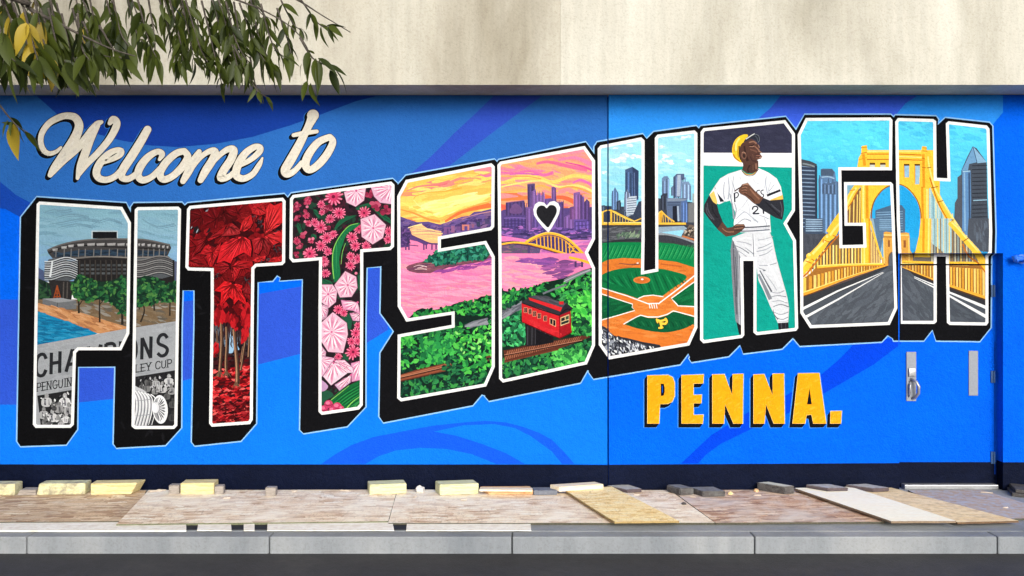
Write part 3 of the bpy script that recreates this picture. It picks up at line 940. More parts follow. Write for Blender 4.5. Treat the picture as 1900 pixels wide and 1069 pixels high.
for x in range(545, 1000, 42):
    stroke([(x, 568), (x + 3, 730)], 9, (64, 58, 54), smooth=False)
    for y in (600, 632, 664): rect(x + 10, y, x + 34, y + 17, jit(C(78, 82, 84), .35))
# wavy metal drums
def drum(pts, y0, y1, xs, lites, n=9):
    poly(pts, (84, 88, 92))
    for i in range(n):
        t = i / (n - 1)
        y = y0 + (y1 - y0) * t
        amp = 14
        p = [(xs[0] + (xs[1] - xs[0]) * u, y + amp * math.sin(u * 6.0 + .5) - 14 * math.sin(u * 3.1)) for u in [k / 8 for k in range(9)]]
        stroke(p, 9, jit(C(*lites[i % len(lites)]), .08), (1, .7))
        stroke([(x, yy + 9) for x, yy in p], 6, (46, 46, 50))
drum([(268, 622), (300, 562), (380, 552), (480, 578), (532, 570), (532, 640), (505, 720), (430, 742), (300, 722), (262, 702)], 572, 716, (268, 530), [(206, 210, 212), (160, 166, 170), (184, 188, 190)])
stroke([(330, 575), (322, 640), (312, 700)], 26, (224, 228, 230), (.5, .6))
drum([(990, 552), (1130, 548), (1255, 538), (1282, 570), (1288, 690), (1200, 715), (990, 695)], 560, 690, (985, 1285), [(130, 128, 126), (96, 94, 92), (148, 146, 144)])
poly([(300, 725), (500, 735), (480, 890), (330, 880)], (44, 42, 42))
for x in (420, 450): stroke([(x, 740), (x - 4, 870)], 10, (84, 78, 74), smooth=False)
for s_ in ([(368, 768), (338, 885)], [(368, 768), (398, 885)], [(352, 830), (384, 830)], [(345, 858), (392, 858)], [(368, 768), (368, 885)]):
    stroke(s_, 9, (150, 72, 36), smooth=False)
for x in (355, 385, 415): ell(x, 878, 12, 9, (150, 150, 150))
# ground, trees
poly([(190, 880), (520, 880), (1340, 860), (1340, 1120), (700, 1120), (190, 960)], (116, 96, 72))
poly([(252, 874), (400, 868), (520, 890), (520, 955), (368, 962), (252, 932)], (110, 112, 114)); poly([(252, 874), (400, 868), (520, 890), (372, 905)], (150, 152, 154))
stroke([(370, 905), (368, 960)], 5, (70, 70, 72), smooth=False)
dabs([(520, 900), (1340, 880), (1340, 1090), (760, 1090), (520, 980)], 110, 70, 12, [(150, 152, 150), (92, 74, 52), (132, 104, 70), (60, 56, 50), (176, 176, 172)], 12)
poly([(190, 900), (330, 938), (560, 985), (770, 1052), (930, 1100), (930, 1150), (640, 1150), (190, 985)], (198, 140, 92))
dabs([(190, 905), (560, 985), (930, 1110), (900, 1145), (640, 1140), (190, 980)], 90, 70, 11, [(232, 184, 136), (168, 108, 68), (214, 158, 108), (140, 86, 52)], 19)
poly([(180, 962), (480, 1066), (690, 1150), (600, 1180), (180, 1270)], (22, 128, 172))
dabs([(185, 970), (480, 1066), (660, 1150), (190, 1250)], 120, 80, 9, [(70, 178, 212), (14, 94, 138), (40, 150, 192), (10, 70, 112)], 8)
for pts, w in (([(540, 990), (538, 900), (520, 840)], 16), ([(540, 930), (580, 870)], 9), ([(706, 1060), (704, 930), (710, 820)], 14), ([(706, 920), (760, 860)], 8), ([(885, 1080), (880, 960), (850, 880)], 20), ([(882, 980), (925, 900)], 10), ([(1030, 1060), (1060, 970), (1040, 880)], 14), ([(1140, 970), (1130, 880), (1100, 820)], 14), ([(1130, 900), (1180, 840)], 9), ([(1262, 1010), (1266, 880), (1290, 800)], 13), ([(1020, 960), (1010, 840)], 10)):
    stroke(pts, w, (46, 40, 34), (1, .6))
TREES = [(470, 780), (520, 700), (560, 676), (640, 720), (720, 740), (800, 730), (900, 690), (980, 730), (1060, 690), (1160, 705), (1240, 760), (1300, 730), (1345, 760), (1340, 900), (1240, 900), (1180, 890), (1120, 930), (1040, 930), (960, 960), (850, 960), (780, 900), (700, 880), (620, 900), (500, 870)]
poly(TREES, (26, 52, 38))
foliage(TREES, 420, 34, [(30, 78, 48), (48, 108, 58), (20, 46, 34), (76, 128, 64), (36, 92, 52)])
foliage([(820, 900), (960, 880), (940, 1010), (860, 1000)], 40, 30, [(40, 98, 54), (24, 60, 40)])
# banner, writing, crowd, cup
frame(Z3)
poly([(170, 221), (920, 85), (1340, 22), (1340, 880), (170, 880)], (162, 165, 168))
dabs([(190, 230), (1320, 40), (1310, 430), (190, 640)], 120, 110, 22, [(154, 158, 161), (172, 175, 178), (146, 150, 154)], -9)
poly([(210, 617), (490, 571), (760, 520), (980, 468), (1330, 411), (1340, 900), (238, 900)], (34, 34, 36))
INK = (38, 39, 42)
dx, dy = .985, -.165
def chars(items, bx, by, unit, h, w, serif=False):
    for ch, pos, sw in items:
        for st in FONT[ch][1]:
            pts = [(bx + pos + x * sw * unit + (1 - y) * h * .02, by + (pos + x * sw * unit) * -.163 - (1 - y) * h) for x, y in st]
            stroke(pts, w, INK, smooth=len(pts) > 3, per=3)
            if serif:
                for q in {0, len(st) - 1}:
                    if len(st) <= 3: stroke([(pts[q][0] - w * 1.4, pts[q][1] + 1), (pts[q][0] + w * 1.4, pts[q][1] - 2)], w * .6, INK, smooth=False)
chars([('C', -8, 1), ('H', 108, 1.05), ('A', 232, 1.18), ('M', 400, 1.15), ('P', 540, 1.1), ('I', 650, 1), ('O', 705, 1.0), ('N', 828, 1.05), ('S', 955, 1.15)], 200, 467, 108, 172, 27)
chars([('P', 0, .95), ('E', 42, .95), ('N', 80, .95), ('G', 126, .95), ('U', 172, .95), ('I', 218, 1), ('N', 240, .95), ('S', 290, 1)], 204, 585, 50, 66, 8, True)
chars([('L', 0, 1), ('E', 42, 1), ('Y', 84, 1.05), ('C', 158, 1), ('U', 205, 1), ('P', 252, 1)], 988, 434, 50, 60, 8, True)
poly([(170, 560), (210, 612), (238, 860), (170, 860)], (158, 161, 164))
def fan(x, y, s, v):
    spoly([(x - s * .5, y + s), (x - s * .55, y + s * .25), (x, y), (x + s * .55, y + s * .25), (x + s * .45, y + s)], (v, v, v), 3)
    ell(x, y - s * .18, s * .24, s * .3, (v * .8, v * .8, v * .8), n=9)
    for k in range(3):
        xx_ = x + (rnd() - .5) * s * .7
        stroke([(xx_, y + s * .2, s * .06), (xx_ + 3, y + s * .9, s * .12)], 0, (v * .55, v * .55, v * .58), smooth=False)
for x, y, s, v in ((285, 630, 70, 190), (345, 665, 45, 110), (430, 630, 74, 215), (385, 690, 60, 150), (460, 700, 66, 170), (262, 735, 62, 165), (330, 755, 66, 200), (395, 760, 58, 140), (440, 780, 50, 210), (275, 800, 46, 120), (480, 790, 44, 130), (310, 820, 40, 90), (400, 825, 44, 180), (345, 700, 34, 70),
                   (1075, 520, 64, 120), (1150, 495, 62, 170), (1205, 530, 60, 185), (1255, 475, 66, 200), (1275, 550, 54, 150), (1145, 560, 44, 130), (1240, 600, 44, 90), (1285, 660, 50, 80), (1100, 500, 40, 80), (1285, 760, 56, 60), (1040, 530, 40, 100)):
    fan(x, y, s, v)
foliage([(240, 630), (490, 590), (490, 850), (250, 850)], 60, 18, [(20, 20, 22), (230, 230, 230), (80, 80, 84)])
foliage([(1000, 480), (1300, 430), (1300, 600), (1000, 560)], 50, 18, [(20, 20, 22), (190, 190, 192), (70, 70, 74)])
spoly([(930, 540), (1010, 552), (1070, 585), (1115, 650), (1125, 720), (1108, 800), (1060, 870), (930, 900)], (196, 197, 200))
for k in range(7):
    x = 950 + k * 25
    stroke([(x, 560 + k * 6), (x + 34, 640), (x + 36, 740), (x + 6, 860)], 7, (86, 88, 92), (.4, 1))
    stroke([(x + 10, 570 + k * 6), (x + 46, 640), (x + 47, 740), (x + 18, 850)], 8, (244, 245, 246), (1, .5))
for y in (650, 770): stroke([(940, y), (1010, y + 8), (1110, y - 6)], 6, (150, 152, 156), (.4, 1))
ell(1186, 726, 60, 114, (236, 237, 238), rot=-4, n=24); ell(1176, 724, 44, 92, (150, 152, 154), rot=-4, n=24)
for k in range(24):
    a = R(-105 + k * 9)
    f = .62 + .3 * rnd()
    stroke([(1164 + 18 * math.cos(a), 717 + 34 * math.sin(a), 3), (1178 + 46 * f * math.cos(a), 724 + 94 * f * math.sin(a), 8), (1182 + 46 * math.cos(a), 725 + 98 * math.sin(a), 2)], 0, (70, 72, 76) if k % 2 else (238, 238, 240), per=2)
ell(1150, 712, 26, 44, (222, 223, 226), n=14); ell(1140, 712, 16, 34, (250, 250, 250), n=12)

# ------------------------------------------------ first T: maple leaves and the red wood
fresh_height(BASE_L); target(pics['T']); frame(Z4)
rect(90, 90, 960, 1080, (58, 10, 14))
foliage([(120, 130), (930, 130), (930, 700), (660, 700), (650, 1069), (330, 1069), (330, 710), (120, 710)], 420, 62, [(96, 12, 18), (70, 8, 12), (124, 16, 22), (44, 8, 12), (150, 22, 28)])
foliage([(140, 220), (310, 210), (330, 400), (160, 400)], 40, 46, [(34, 30, 34), (24, 14, 18)], .3, (-80, -50))
for x, y in ((165, 320), (180, 290), (200, 270), (215, 255), (235, 245), (205, 300), (160, 360), (205, 395), (275, 240), (295, 220), (310, 280), (190, 585), (215, 320), (225, 280)):
    stroke([(x - 8, y + 18, 2), (x, y, 9), (x + 8, y - 18, 2)], 0, jit(C(176, 186, 196), .2), per=2)
for x, y, r, d, c in ((250, 270, 150, 140, (92, 12, 16)), (360, 300, 150, 200, (104, 12, 18)), (420, 240, 130, 20, (80, 10, 14)), (540, 250, 150, -60, (112, 14, 20)), (690, 210, 150, -30, (150, 22, 28)), (640, 290, 120, 120, (120, 18, 22)),
                      (200, 520, 170, 120, (118, 14, 20)), (230, 640, 170, 10, (128, 16, 22)), (170, 660, 130, 45, (110, 14, 20)), (720, 500, 180, 95, (136, 22, 28)), (860, 630, 130, 20, (150, 24, 28)), (850, 560, 90, 60, (84, 14, 18)),
                      (430, 700, 150, 160, (120, 16, 22)), (590, 700, 150, 20, (126, 16, 22)), (400, 760, 110, 100, (112, 14, 18)), (600, 780, 110, 60, (84, 12, 16)), (380, 980, 130, 120, (110, 12, 18)), (610, 960, 120, 60, (104, 14, 18)), (620, 880, 100, 20, (120, 18, 22)), (440, 420, 130, 190, (118, 16, 20))):
    maple(x, y, r, d, c, tuple(q * .5 for q in c))
for cx, cy, pts, c in ((290, 455, [(270, 470), (330, 440), (380, 395), (440, 350), (420, 420), (350, 455), (300, 480)], (150, 20, 26)), (290, 455, [(285, 470), (230, 560), (180, 590), (200, 520), (150, 470), (230, 470), (270, 440)], (128, 16, 22)),
                       (470, 360, [(400, 440), (440, 380), (500, 335), (560, 385), (560, 420), (500, 430)], (150, 34, 38)), (330, 570, [(330, 560), (400, 490), (392, 560), (350, 640), (330, 690), (300, 690), (282, 592), (225, 590), (270, 520), (300, 505)], (176, 26, 32)), (140, 640, [(130, 640), (200, 600), (260, 620), (300, 690), (200, 690), (140, 690)], (132, 16, 22)),
                       (570, 400, [(556, 392), (570, 330), (600, 290), (650, 262), (664, 330), (640, 372), (600, 392)], (190, 32, 36)), (700, 200, [(650, 210), (690, 170), (760, 190), (776, 250), (720, 270), (660, 250)], (170, 30, 34)),
                       (760, 430, [(758, 426), (764, 330), (772, 262), (770, 220), (806, 165), (840, 185), (905, 160), (912, 330), (862, 336), (800, 368)], (206, 40, 44)), (758, 434, [(762, 432), (820, 420), (905, 380), (918, 506), (880, 490), (832, 512), (808, 468)], (192, 36, 40)),
                       (735, 450, [(730, 450), (660, 470), (672, 570), (712, 588), (740, 540)], (160, 30, 36)), (745, 450, [(745, 452), (752, 560), (790, 600), (815, 520), (790, 465)], (130, 24, 28)), (740, 620, [(660, 640), (700, 610), (780, 598), (760, 640), (700, 655)], (188, 34, 38)), (860, 620, [(790, 650), (830, 615), (910, 600), (912, 640), (850, 656)], (180, 30, 34)),
                       (578, 440, [(575, 438), (640, 470), (655, 540), (646, 606), (590, 572), (540, 596), (500, 622), (482, 664), (428, 642), (366, 660), (385, 580), (402, 516), (440, 482), (520, 466)], (208, 32, 40)),
                       (480, 690, [(470, 690), (400, 650), (330, 690), (345, 740), (400, 760), (440, 710)], (140, 18, 24)), (490, 690, [(485, 690), (540, 640), (660, 646), (668, 690), (620, 700), (560, 712), (532, 780), (506, 815), (492, 740)], (170, 24, 30)),
                       (498, 835, [(500, 838), (432, 806), (345, 890), (402, 900), (400, 960), (386, 1036), (448, 962), (470, 940), (500, 962), (508, 1004), (544, 962), (580, 985), (612, 1012), (600, 950), (572, 902), (578, 846), (530, 838)], (214, 28, 34)), (610, 860, [(560, 870), (640, 850), (660, 920), (600, 910)], (130, 22, 28))):
    tleaf(cx, cy, pts, c)
for x, y in ((870, 545), (720, 340), (700, 300), (765, 640), (620, 810), (370, 775), (860, 400)):
    foliage([(x - 30, y - 30), (x + 30, y - 30), (x + 30, y + 30), (x - 30, y + 30)], 12, 34, [(34, 8, 12), (24, 20, 24), (60, 60, 66)], .25)
frame(Z5)
rect(280, 0, 620, 900, (46, 20, 24))
vgrad(300, 600, [(60, (60, 18, 22)), (250, (52, 40, 44)), (380, (60, 38, 38)), (460, (60, 14, 18))], 8)
poly([(445, 160), (462, 190), (470, 350), (430, 352), (436, 240)], (158, 196, 226)); poly([(478, 250), (512, 270), (508, 340), (484, 350)], (140, 182, 214)); poly([(398, 250), (412, 240), (410, 320), (396, 330)], (132, 160, 184))
foliage([(300, 120), (600, 120), (600, 360), (300, 360)], 110, 60, [(34, 24, 28), (60, 46, 46), (84, 84, 92), (24, 14, 18)], .2, (75, 105))
foliage([(300, 330), (600, 330), (600, 470), (300, 470)], 60, 36, [(90, 14, 20), (50, 12, 16), (30, 14, 18)], .5, (-20, 10))
GR = [(300, 480), (600, 440), (600, 870), (300, 880)]
foliage(GR, 420, 44, [(196, 30, 36), (150, 16, 24), (222, 52, 56), (96, 10, 16), (60, 8, 12), (236, 96, 92)], .42, (-28, 8))
foliage([(300, 740), (600, 700), (600, 880), (300, 890)], 140, 40, [(84, 10, 16), (48, 8, 12), (130, 18, 26), (170, 40, 46)], .45, (-35, 15))
for pts, w in (([(372, 110), (376, 250), (368, 400), (360, 500), (352, 530)], 26), ([(412, 150), (414, 280), (408, 420), (412, 520)], 22), ([(470, 170), (482, 300), (494, 440), (496, 560), (486, 600)], 34), ([(556, 260), (540, 360), (528, 440), (522, 480)], 16), ([(536, 300), (520, 420)], 10), ([(340, 180), (344, 330)], 10), ([(590, 200), (580, 380)], 16)):
    stroke(pts, w, (92, 66, 52), (.8, 1.15)); stroke([(x - w * .22, y) for x, y in pts], w * .3, (176, 132, 100), (.8, 1.1)); stroke([(x + w * .34, y) for x, y in pts], w * .25, (44, 30, 28), (.8, 1.1))
for x, y in ((488, 600), (360, 515), (412, 515)):
    for d in (-34, -14, 12, 36): stroke([(x, y - 26, 9), (x + d * .6, y, 7), (x + d, y + 22, 2)], 0, (110, 78, 60), per=3)
foliage([(300, 0), (600, 0), (600, 60), (560, 150), (480, 170), (420, 110), (360, 120), (300, 110)], 110, 70, [(150, 18, 26), (110, 12, 18), (186, 26, 34), (70, 8, 14)], .45, (60, 120))
for x, y in ((560, 160), (545, 210), (320, 330), (470, 120), (345, 90), (580, 120)): foliage([(x - 24, y - 40), (x + 24, y - 40), (x + 16, y + 40), (x - 16, y + 40)], 10, 60, [(190, 28, 36), (140, 16, 24)], .4, (75, 115))

# ------------------------------------------------ second T: laurel flowers
fresh_height(BASE_L); target(pics['t']); frame(Z6)
rect(60, 60, 890, 1090, (40, 28, 34))
frame(Z7); rect(300, -20, 700, 900, (38, 30, 34)); frame(Z6)
foliage([(90, 90), (860, 90), (860, 600), (620, 600), (620, 1069), (310, 1069), (310, 660), (90, 660)], 260, 60, [(30, 44, 38), (52, 30, 40), (26, 22, 28), (34, 62, 48), (70, 30, 44)])
for pts in ([(130, 385), (150, 400), (168, 450), (155, 475), (130, 430)], [(250, 290), (275, 285), (300, 330), (290, 350)], [(580, 265), (680, 233), (702, 255), (600, 290)], [(690, 260), (760, 310), (842, 360), (842, 390), (770, 342)], [(585, 328), (500, 372), (440, 420), (415, 450), (425, 400), (480, 345)], [(240, 470), (275, 480), (270, 510), (240, 500)], [(320, 815), (385, 830), (400, 860), (330, 860)], [(590, 800), (612, 790), (612, 900), (596, 880)], [(780, 330), (830, 345), (835, 370), (790, 365)]):
    spoly(pts, (32, 92, 62), 3); stroke([pts[0], pts[len(pts) // 2]], 5, (22, 60, 44), smooth=False)
for x, y, r in ((205, 215, 36), (115, 270, 38), (130, 350, 30), (150, 560, 30), (180, 480, 34), (120, 630, 30), (370, 280, 42), (730, 250, 48), (800, 285, 48), (130, 250, 30), (680, 165, 40), (345, 420, 40), (840, 300, 30), (190, 300, 22)):
    for k in range(9): ell(x + (rnd() - .5) * r * 1.3, y + (rnd() - .5) * r * 1.3, r * .4, r * .36, jit(C(*random.choice([(150, 42, 72), (176, 58, 88), (118, 34, 58), (196, 84, 112)])), .1), n=8, j=.1)
for x, y, r in ((405, 185, 72), (312, 245, 34), (450, 310, 52), (380, 355, 40), (310, 420, 54), (262, 382, 36), (640, 310, 50), (355, 500, 48), (405, 470, 34), (310, 560, 44), (225, 620, 58), (550, 495, 46), (572, 560, 44), (655, 560, 40), (538, 640, 38), (590, 660, 36), (535, 710, 40), (362, 605, 36), (345, 770, 38), (600, 430, 42), (828, 450, 36), (822, 510, 38), (128, 525, 32), (200, 330, 28), (318, 305, 26), (212, 388, 26), (235, 520, 26), (340, 690, 36), (210, 225, 26), (335, 660, 26)):
    burst(x, y, r, *(((214, 66, 108), (244, 150, 178)) if x > 240 or y > 560 else ((190, 50, 86), (222, 110, 140))))
for x, y in ((205, 262), (190, 375), (228, 405), (310, 495), (222, 510), (250, 505), (345, 700), (578, 770), (570, 690)): ell(x, y, 11, 11, (236, 128, 156), n=9)
spoly([(602, 384), (530, 408), (445, 495), (400, 600), (394, 720), (405, 815), (428, 835), (458, 780), (450, 660), (478, 545), (512, 470), (592, 412)], (28, 112, 66), 5)
for t in range(16):
    k = t / 15
    stroke([(560 - 130 * k, 420 + 60 * k + 60 * k * k, 3), (470 - 40 * k, 500 + 80 * k, 9), (415 + 12 * k, 620 + 150 * k, 3)], 0, jit(C(*((22, 88, 54), (44, 138, 80))[t % 2]), .12), per=3)
stroke([(592, 390), (520, 412), (446, 500), (404, 600), (400, 720), (410, 812)], 9, (136, 206, 92), (.5, .8)); stroke([(498, 540), (474, 610), (464, 700)], 7, (140, 208, 96), (.5, .5))
laurel([(485, 150), (540, 120), (655, 112), (640, 215), (575, 262), (505, 230)], 580, 140)
laurel([(690, 112), (760, 90), (870, 80), (865, 245), (760, 232), (715, 185)], 850, 110, (226, 176, 200))
laurel([(720, 318), (808, 400), (785, 500), (705, 550), (620, 492), (612, 355)], 710, 425)
laurel([(495, 752), (580, 795), (590, 880), (545, 950), (455, 955), (412, 860)], 515, 860)
laurel([(306, 855), (400, 855), (435, 905), (425, 990), (370, 1035), (306, 985)], 365, 930)
frame(Z7)
foliage([(330, 0), (660, 0), (660, 840), (340, 860)], 120, 50, [(30, 44, 38), (50, 28, 40), (26, 22, 28), (36, 70, 52)])
for pts in ([(500, 60), (560, 50), (590, 110), (580, 190), (540, 140)], [(340, 700), (400, 690), (440, 730), (380, 770), (340, 800)], [(520, 390), (560, 380), (570, 440), (530, 430)], [(600, 120), (640, 130), (620, 170)]): spoly(pts, (34, 84, 60), 3)
laurel([(500, -60), (640, -40), (662, 60), (600, 30), (520, 20)], 640, -40, (226, 150, 186))
laurel([(325, -30), (395, -10), (398, 30), (385, 85), (330, 120)], 335, 0, (196, 150, 172))
laurel([(572, 50), (612, 44), (660, 80), (655, 118), (600, 112)], 660, 60, (214, 160, 186))
for x, y, r in ((480, 20, 44), (525, 48, 34), (640, 150, 30), (590, 285, 42), (640, 280, 36), (480, 408, 34), (625, 215, 48), (602, 370, 64)): burst(x, y, r)
laurel([(338, 128), (435, 40), (550, 130), (560, 225), (520, 380), (395, 370), (330, 270)], 425, 205)
laurel([(328, 300), (380, 370), (372, 420), (328, 420)], 330, 400, (206, 166, 186))
laurel([(328, 400), (450, 420), (420, 490), (345, 575), (328, 575)], 335, 440, (228, 180, 204))
laurel([(585, 462), (670, 440), (670, 600), (590, 618)], 660, 450, (220, 150, 186))
laurel([(440, 440), (530, 435), (600, 500), (604, 542), (548, 545)], 450, 440, (236, 200, 216))
laurel([(448, 642), (580, 560), (582, 622), (490, 692)], 585, 560, (206, 168, 194))
laurel([(352, 572), (430, 452), (480, 462), (556, 546), (420, 648)], 440, 462, (240, 206, 220))
spoly([(330, 600), (395, 650), (370, 690), (330, 690)], (190, 150, 186), 3)
poly([(405, 775), (480, 700), (560, 652), (670, 596), (670, 850), (480, 850)], (22, 100, 52))
for t in range(14): stroke([(430 + t * 14, 790 + t * 3, 3), (540 + t * 8, 705 + t * 8, 9), (670, 630 + t * 12, 3)], 0, jit(C(*((16, 74, 40), (40, 140, 70))[t % 2]), .12), per=3)
stroke([(420, 768), (500, 705), (570, 648)], 8, (150, 214, 104), (.6, .4)); stroke([(550, 835), (600, 780), (670, 730)], 9, (140, 214, 100), (1, .5)); stroke([(590, 840), (640, 795), (672, 770)], 6, (70, 160, 80))
for x, y, r in ((400, 800, 36), (470, 822, 40), (360, 842, 36), (430, 850, 30), (505, 835, 22)):
    ell(x, y, r, r * .9, (200, 62, 104), n=12, j=.06); ell(x - r * .2, y - r * .25, r * .5, r * .4, (232, 116, 150), n=9); stroke([(x - r, y + 5), (x, y + r * .4), (x + r, y + 4)], 5, (120, 26, 60))
# ------------------------------------------------ S and B: sunset river valley
fresh_height(BASE_L); target(pics['S'], pics['B'])
frame(Z8)
vgrad(150, 1960, [(-130, (240, 130, 150)), (60, (246, 150, 110)), (160, (250, 180, 90)), (300, (254, 208, 96)), (430, (255, 220, 110)), (520, (246, 150, 80)), (620, (236, 110, 80)), (760, (240, 130, 150))], 26, .03)
SK = [(190, 230), (940, 90), (950, 430), (780, 470), (520, 545), (330, 520), (190, 480)]
for n_, cols, ang, reg in ((60, [(246, 140, 120), (250, 170, 90), (238, 128, 140)], -10, [(190, 260), (940, 90), (940, 200), (500, 250), (200, 380)]), (90, [(255, 222, 110), (252, 190, 80), (255, 236, 150), (248, 168, 70)], -6, SK), (40, [(255, 242, 170), (255, 230, 120)], -12, [(380, 400), (700, 330), (900, 340), (600, 450), (500, 500)])):
    dabs(reg, n_, 190, 22, cols, ang)
for pts, w, c in (([(240, 290), (340, 250), (480, 235), (600, 205)], 20, (240, 128, 124)), ([(430, 245), (520, 240), (580, 225)], 12, (228, 110, 120)), ([(800, 120), (860, 105), (950, 110)], 46, (240, 140, 150)), ([(850, 150), (900, 165), (950, 150)], 26, (238, 120, 160)), ([(700, 200), (790, 180), (860, 190)], 16, (244, 160, 110)),
                  ([(300, 360), (320, 330), (420, 300), (560, 290), (700, 260)], 10, (240, 170, 60)), ([(300, 360), (360, 420), (480, 440), (640, 400), (800, 340), (950, 310)], 12, (255, 238, 150)), ([(200, 380), (300, 430), (440, 480), (520, 500), (600, 460), (700, 420)], 14, (255, 234, 120)), ([(190, 440), (300, 470), (420, 520), (520, 540)], 22, (240, 150, 70)), ([(560, 540), (700, 460), (860, 420), (960, 400)], 46, (238, 118, 64)), ([(540, 530), (660, 460), (800, 410), (950, 370)], 14, (250, 170, 80))):
    stroke(pts, w, c, (.4, 1))
poly([(150, 480), (250, 520), (330, 545), (420, 540), (520, 566), (640, 522), (700, 500), (760, 492), (800, 460), (860, 455), (960, 430), (960, 640), (500, 700), (150, 740)], (98, 78, 136))
foliage([(200, 520), (330, 555), (520, 575), (760, 500), (950, 450), (950, 590), (520, 660), (210, 700)], 160, 50, [(84, 64, 120), (112, 88, 148), (70, 54, 104), (128, 96, 140)], .4, (-30, 10))
stroke([(700, 520), (820, 480), (950, 455)], 7, (214, 150, 150), (.5, 1)); stroke([(560, 560), (640, 530), (740, 500)], 6, (150, 104, 150))
for x0, y0, x1, y1, c in ((550, 585, 600, 640, (128, 84, 140)), (610, 575, 640, 630, (150, 96, 140)), (655, 580, 690, 615, (110, 76, 130)), (700, 565, 760, 612, (214, 130, 120)), (720, 578, 745, 620, (98, 76, 140)), (780, 560, 800, 590, (150, 96, 130)), (575, 600, 590, 645, (92, 68, 120)), (820, 540, 850, 580, (62, 66, 96)), (890, 520, 930, 560, (80, 70, 110))): rect(x0, y0, x1, y1, c)
# river
vgrad(150, 1960, [(640, (252, 170, 130)), (760, (244, 140, 170)), (860, (246, 120, 180)), (960, (250, 138, 176)), (1100, (252, 130, 176)), (1240, (248, 112, 160)), (1400, (240, 100, 150))], 22, .02) if False else None
poly([(150, 690), (300, 640), (520, 640), (560, 690), (960, 640), (960, 1400), (150, 1400)], (248, 134, 176))
poly([(265, 600), (360, 560), (420, 600), (530, 620), (530, 720), (400, 720), (300, 680)], (252, 190, 130))
for pts, w, c in (([(255, 592), (310, 575), (370, 562)], 14, (255, 224, 150)), ([(290, 612), (400, 600), (470, 612)], 12, (255, 226, 150)), ([(300, 638), (420, 630), (540, 640)], 13, (255, 216, 140)), ([(340, 660), (430, 655), (520, 665)], 12, (254, 200, 130)), ([(380, 690), (450, 680), (520, 690)], 14, (254, 210, 130)), ([(270, 600), (350, 606), (480, 620)], 5, (110, 80, 130)), ([(280, 625), (400, 622), (540, 632)], 5, (120, 84, 130)), ([(300, 650), (420, 646), (520, 655)], 4, (140, 90, 130))): stroke(pts, w, c, (.5, .8))
poly([(150, 560), (240, 600), (300, 660), (360, 690), (420, 722), (410, 740), (330, 705), (270, 690), (265, 750), (150, 760)], (92, 66, 122))
foliage([(190, 580), (260, 620), (265, 740), (190, 750)], 36, 40, [(76, 54, 108), (116, 78, 138), (64, 50, 92)], .4)
stroke([(280, 655), (360, 690), (440, 722), (540, 724)], 14, (88, 62, 116))
for x in (236, 262, 385, 405, 452, 486): stroke([(x, 724), (x, 776)], 13, (102, 62, 116), smooth=False)
stroke([(190, 740), (270, 735), (340, 742)], 8, (80, 60, 112)); stroke([(185, 795), (260, 800), (330, 790), (420, 782), (520, 770)], 10, (214, 104, 160)); stroke([(185, 820), (280, 834), (340, 830)], 7, (206, 96, 160))
RIV = [(190, 780), (500, 780), (480, 830), (240, 900), (320, 965), (600, 920), (950, 860), (950, 1069), (190, 1069)]
dabs(RIV, 130, 150, 12, [(255, 160, 192), (240, 112, 172), (255, 184, 170), (250, 142, 186), (232, 100, 168)], 4)
poly([(236, 920), (262, 900), (330, 880), (400, 866), (520, 800), (560, 770), (900, 720), (990, 850), (760, 890), (560, 920), (440, 966), (330, 966), (262, 950)], (122, 72, 88))
dabs([(260, 920), (400, 880), (470, 900), (960, 840), (560, 915), (420, 955)], 60, 90, 9, [(150, 92, 100), (96, 54, 76), (176, 112, 112), (84, 48, 84)], -8)
GI = [(370, 880), (430, 830), (500, 785), (560, 775), (740, 745), (900, 725), (940, 800), (900, 850), (700, 870), (560, 890), (480, 915), (460, 880)]
poly(GI, (24, 74, 62)); foliage(GI, 190, 36, [(36, 118, 98), (24, 84, 70), (60, 150, 124), (18, 56, 50), (44, 130, 92)])
for pts in ([(300, 915), (350, 900), (410, 915)], [(310, 935), (370, 930), (410, 935)], [(330, 925), (380, 912)]): stroke(pts, 8, (236, 206, 206), (.4, .8))
dabs([(460, 950), (600, 930), (950, 850), (950, 890), (600, 960)], 60, 60, 8, [(150, 70, 150), (120, 60, 130), (190, 90, 170)], -12)
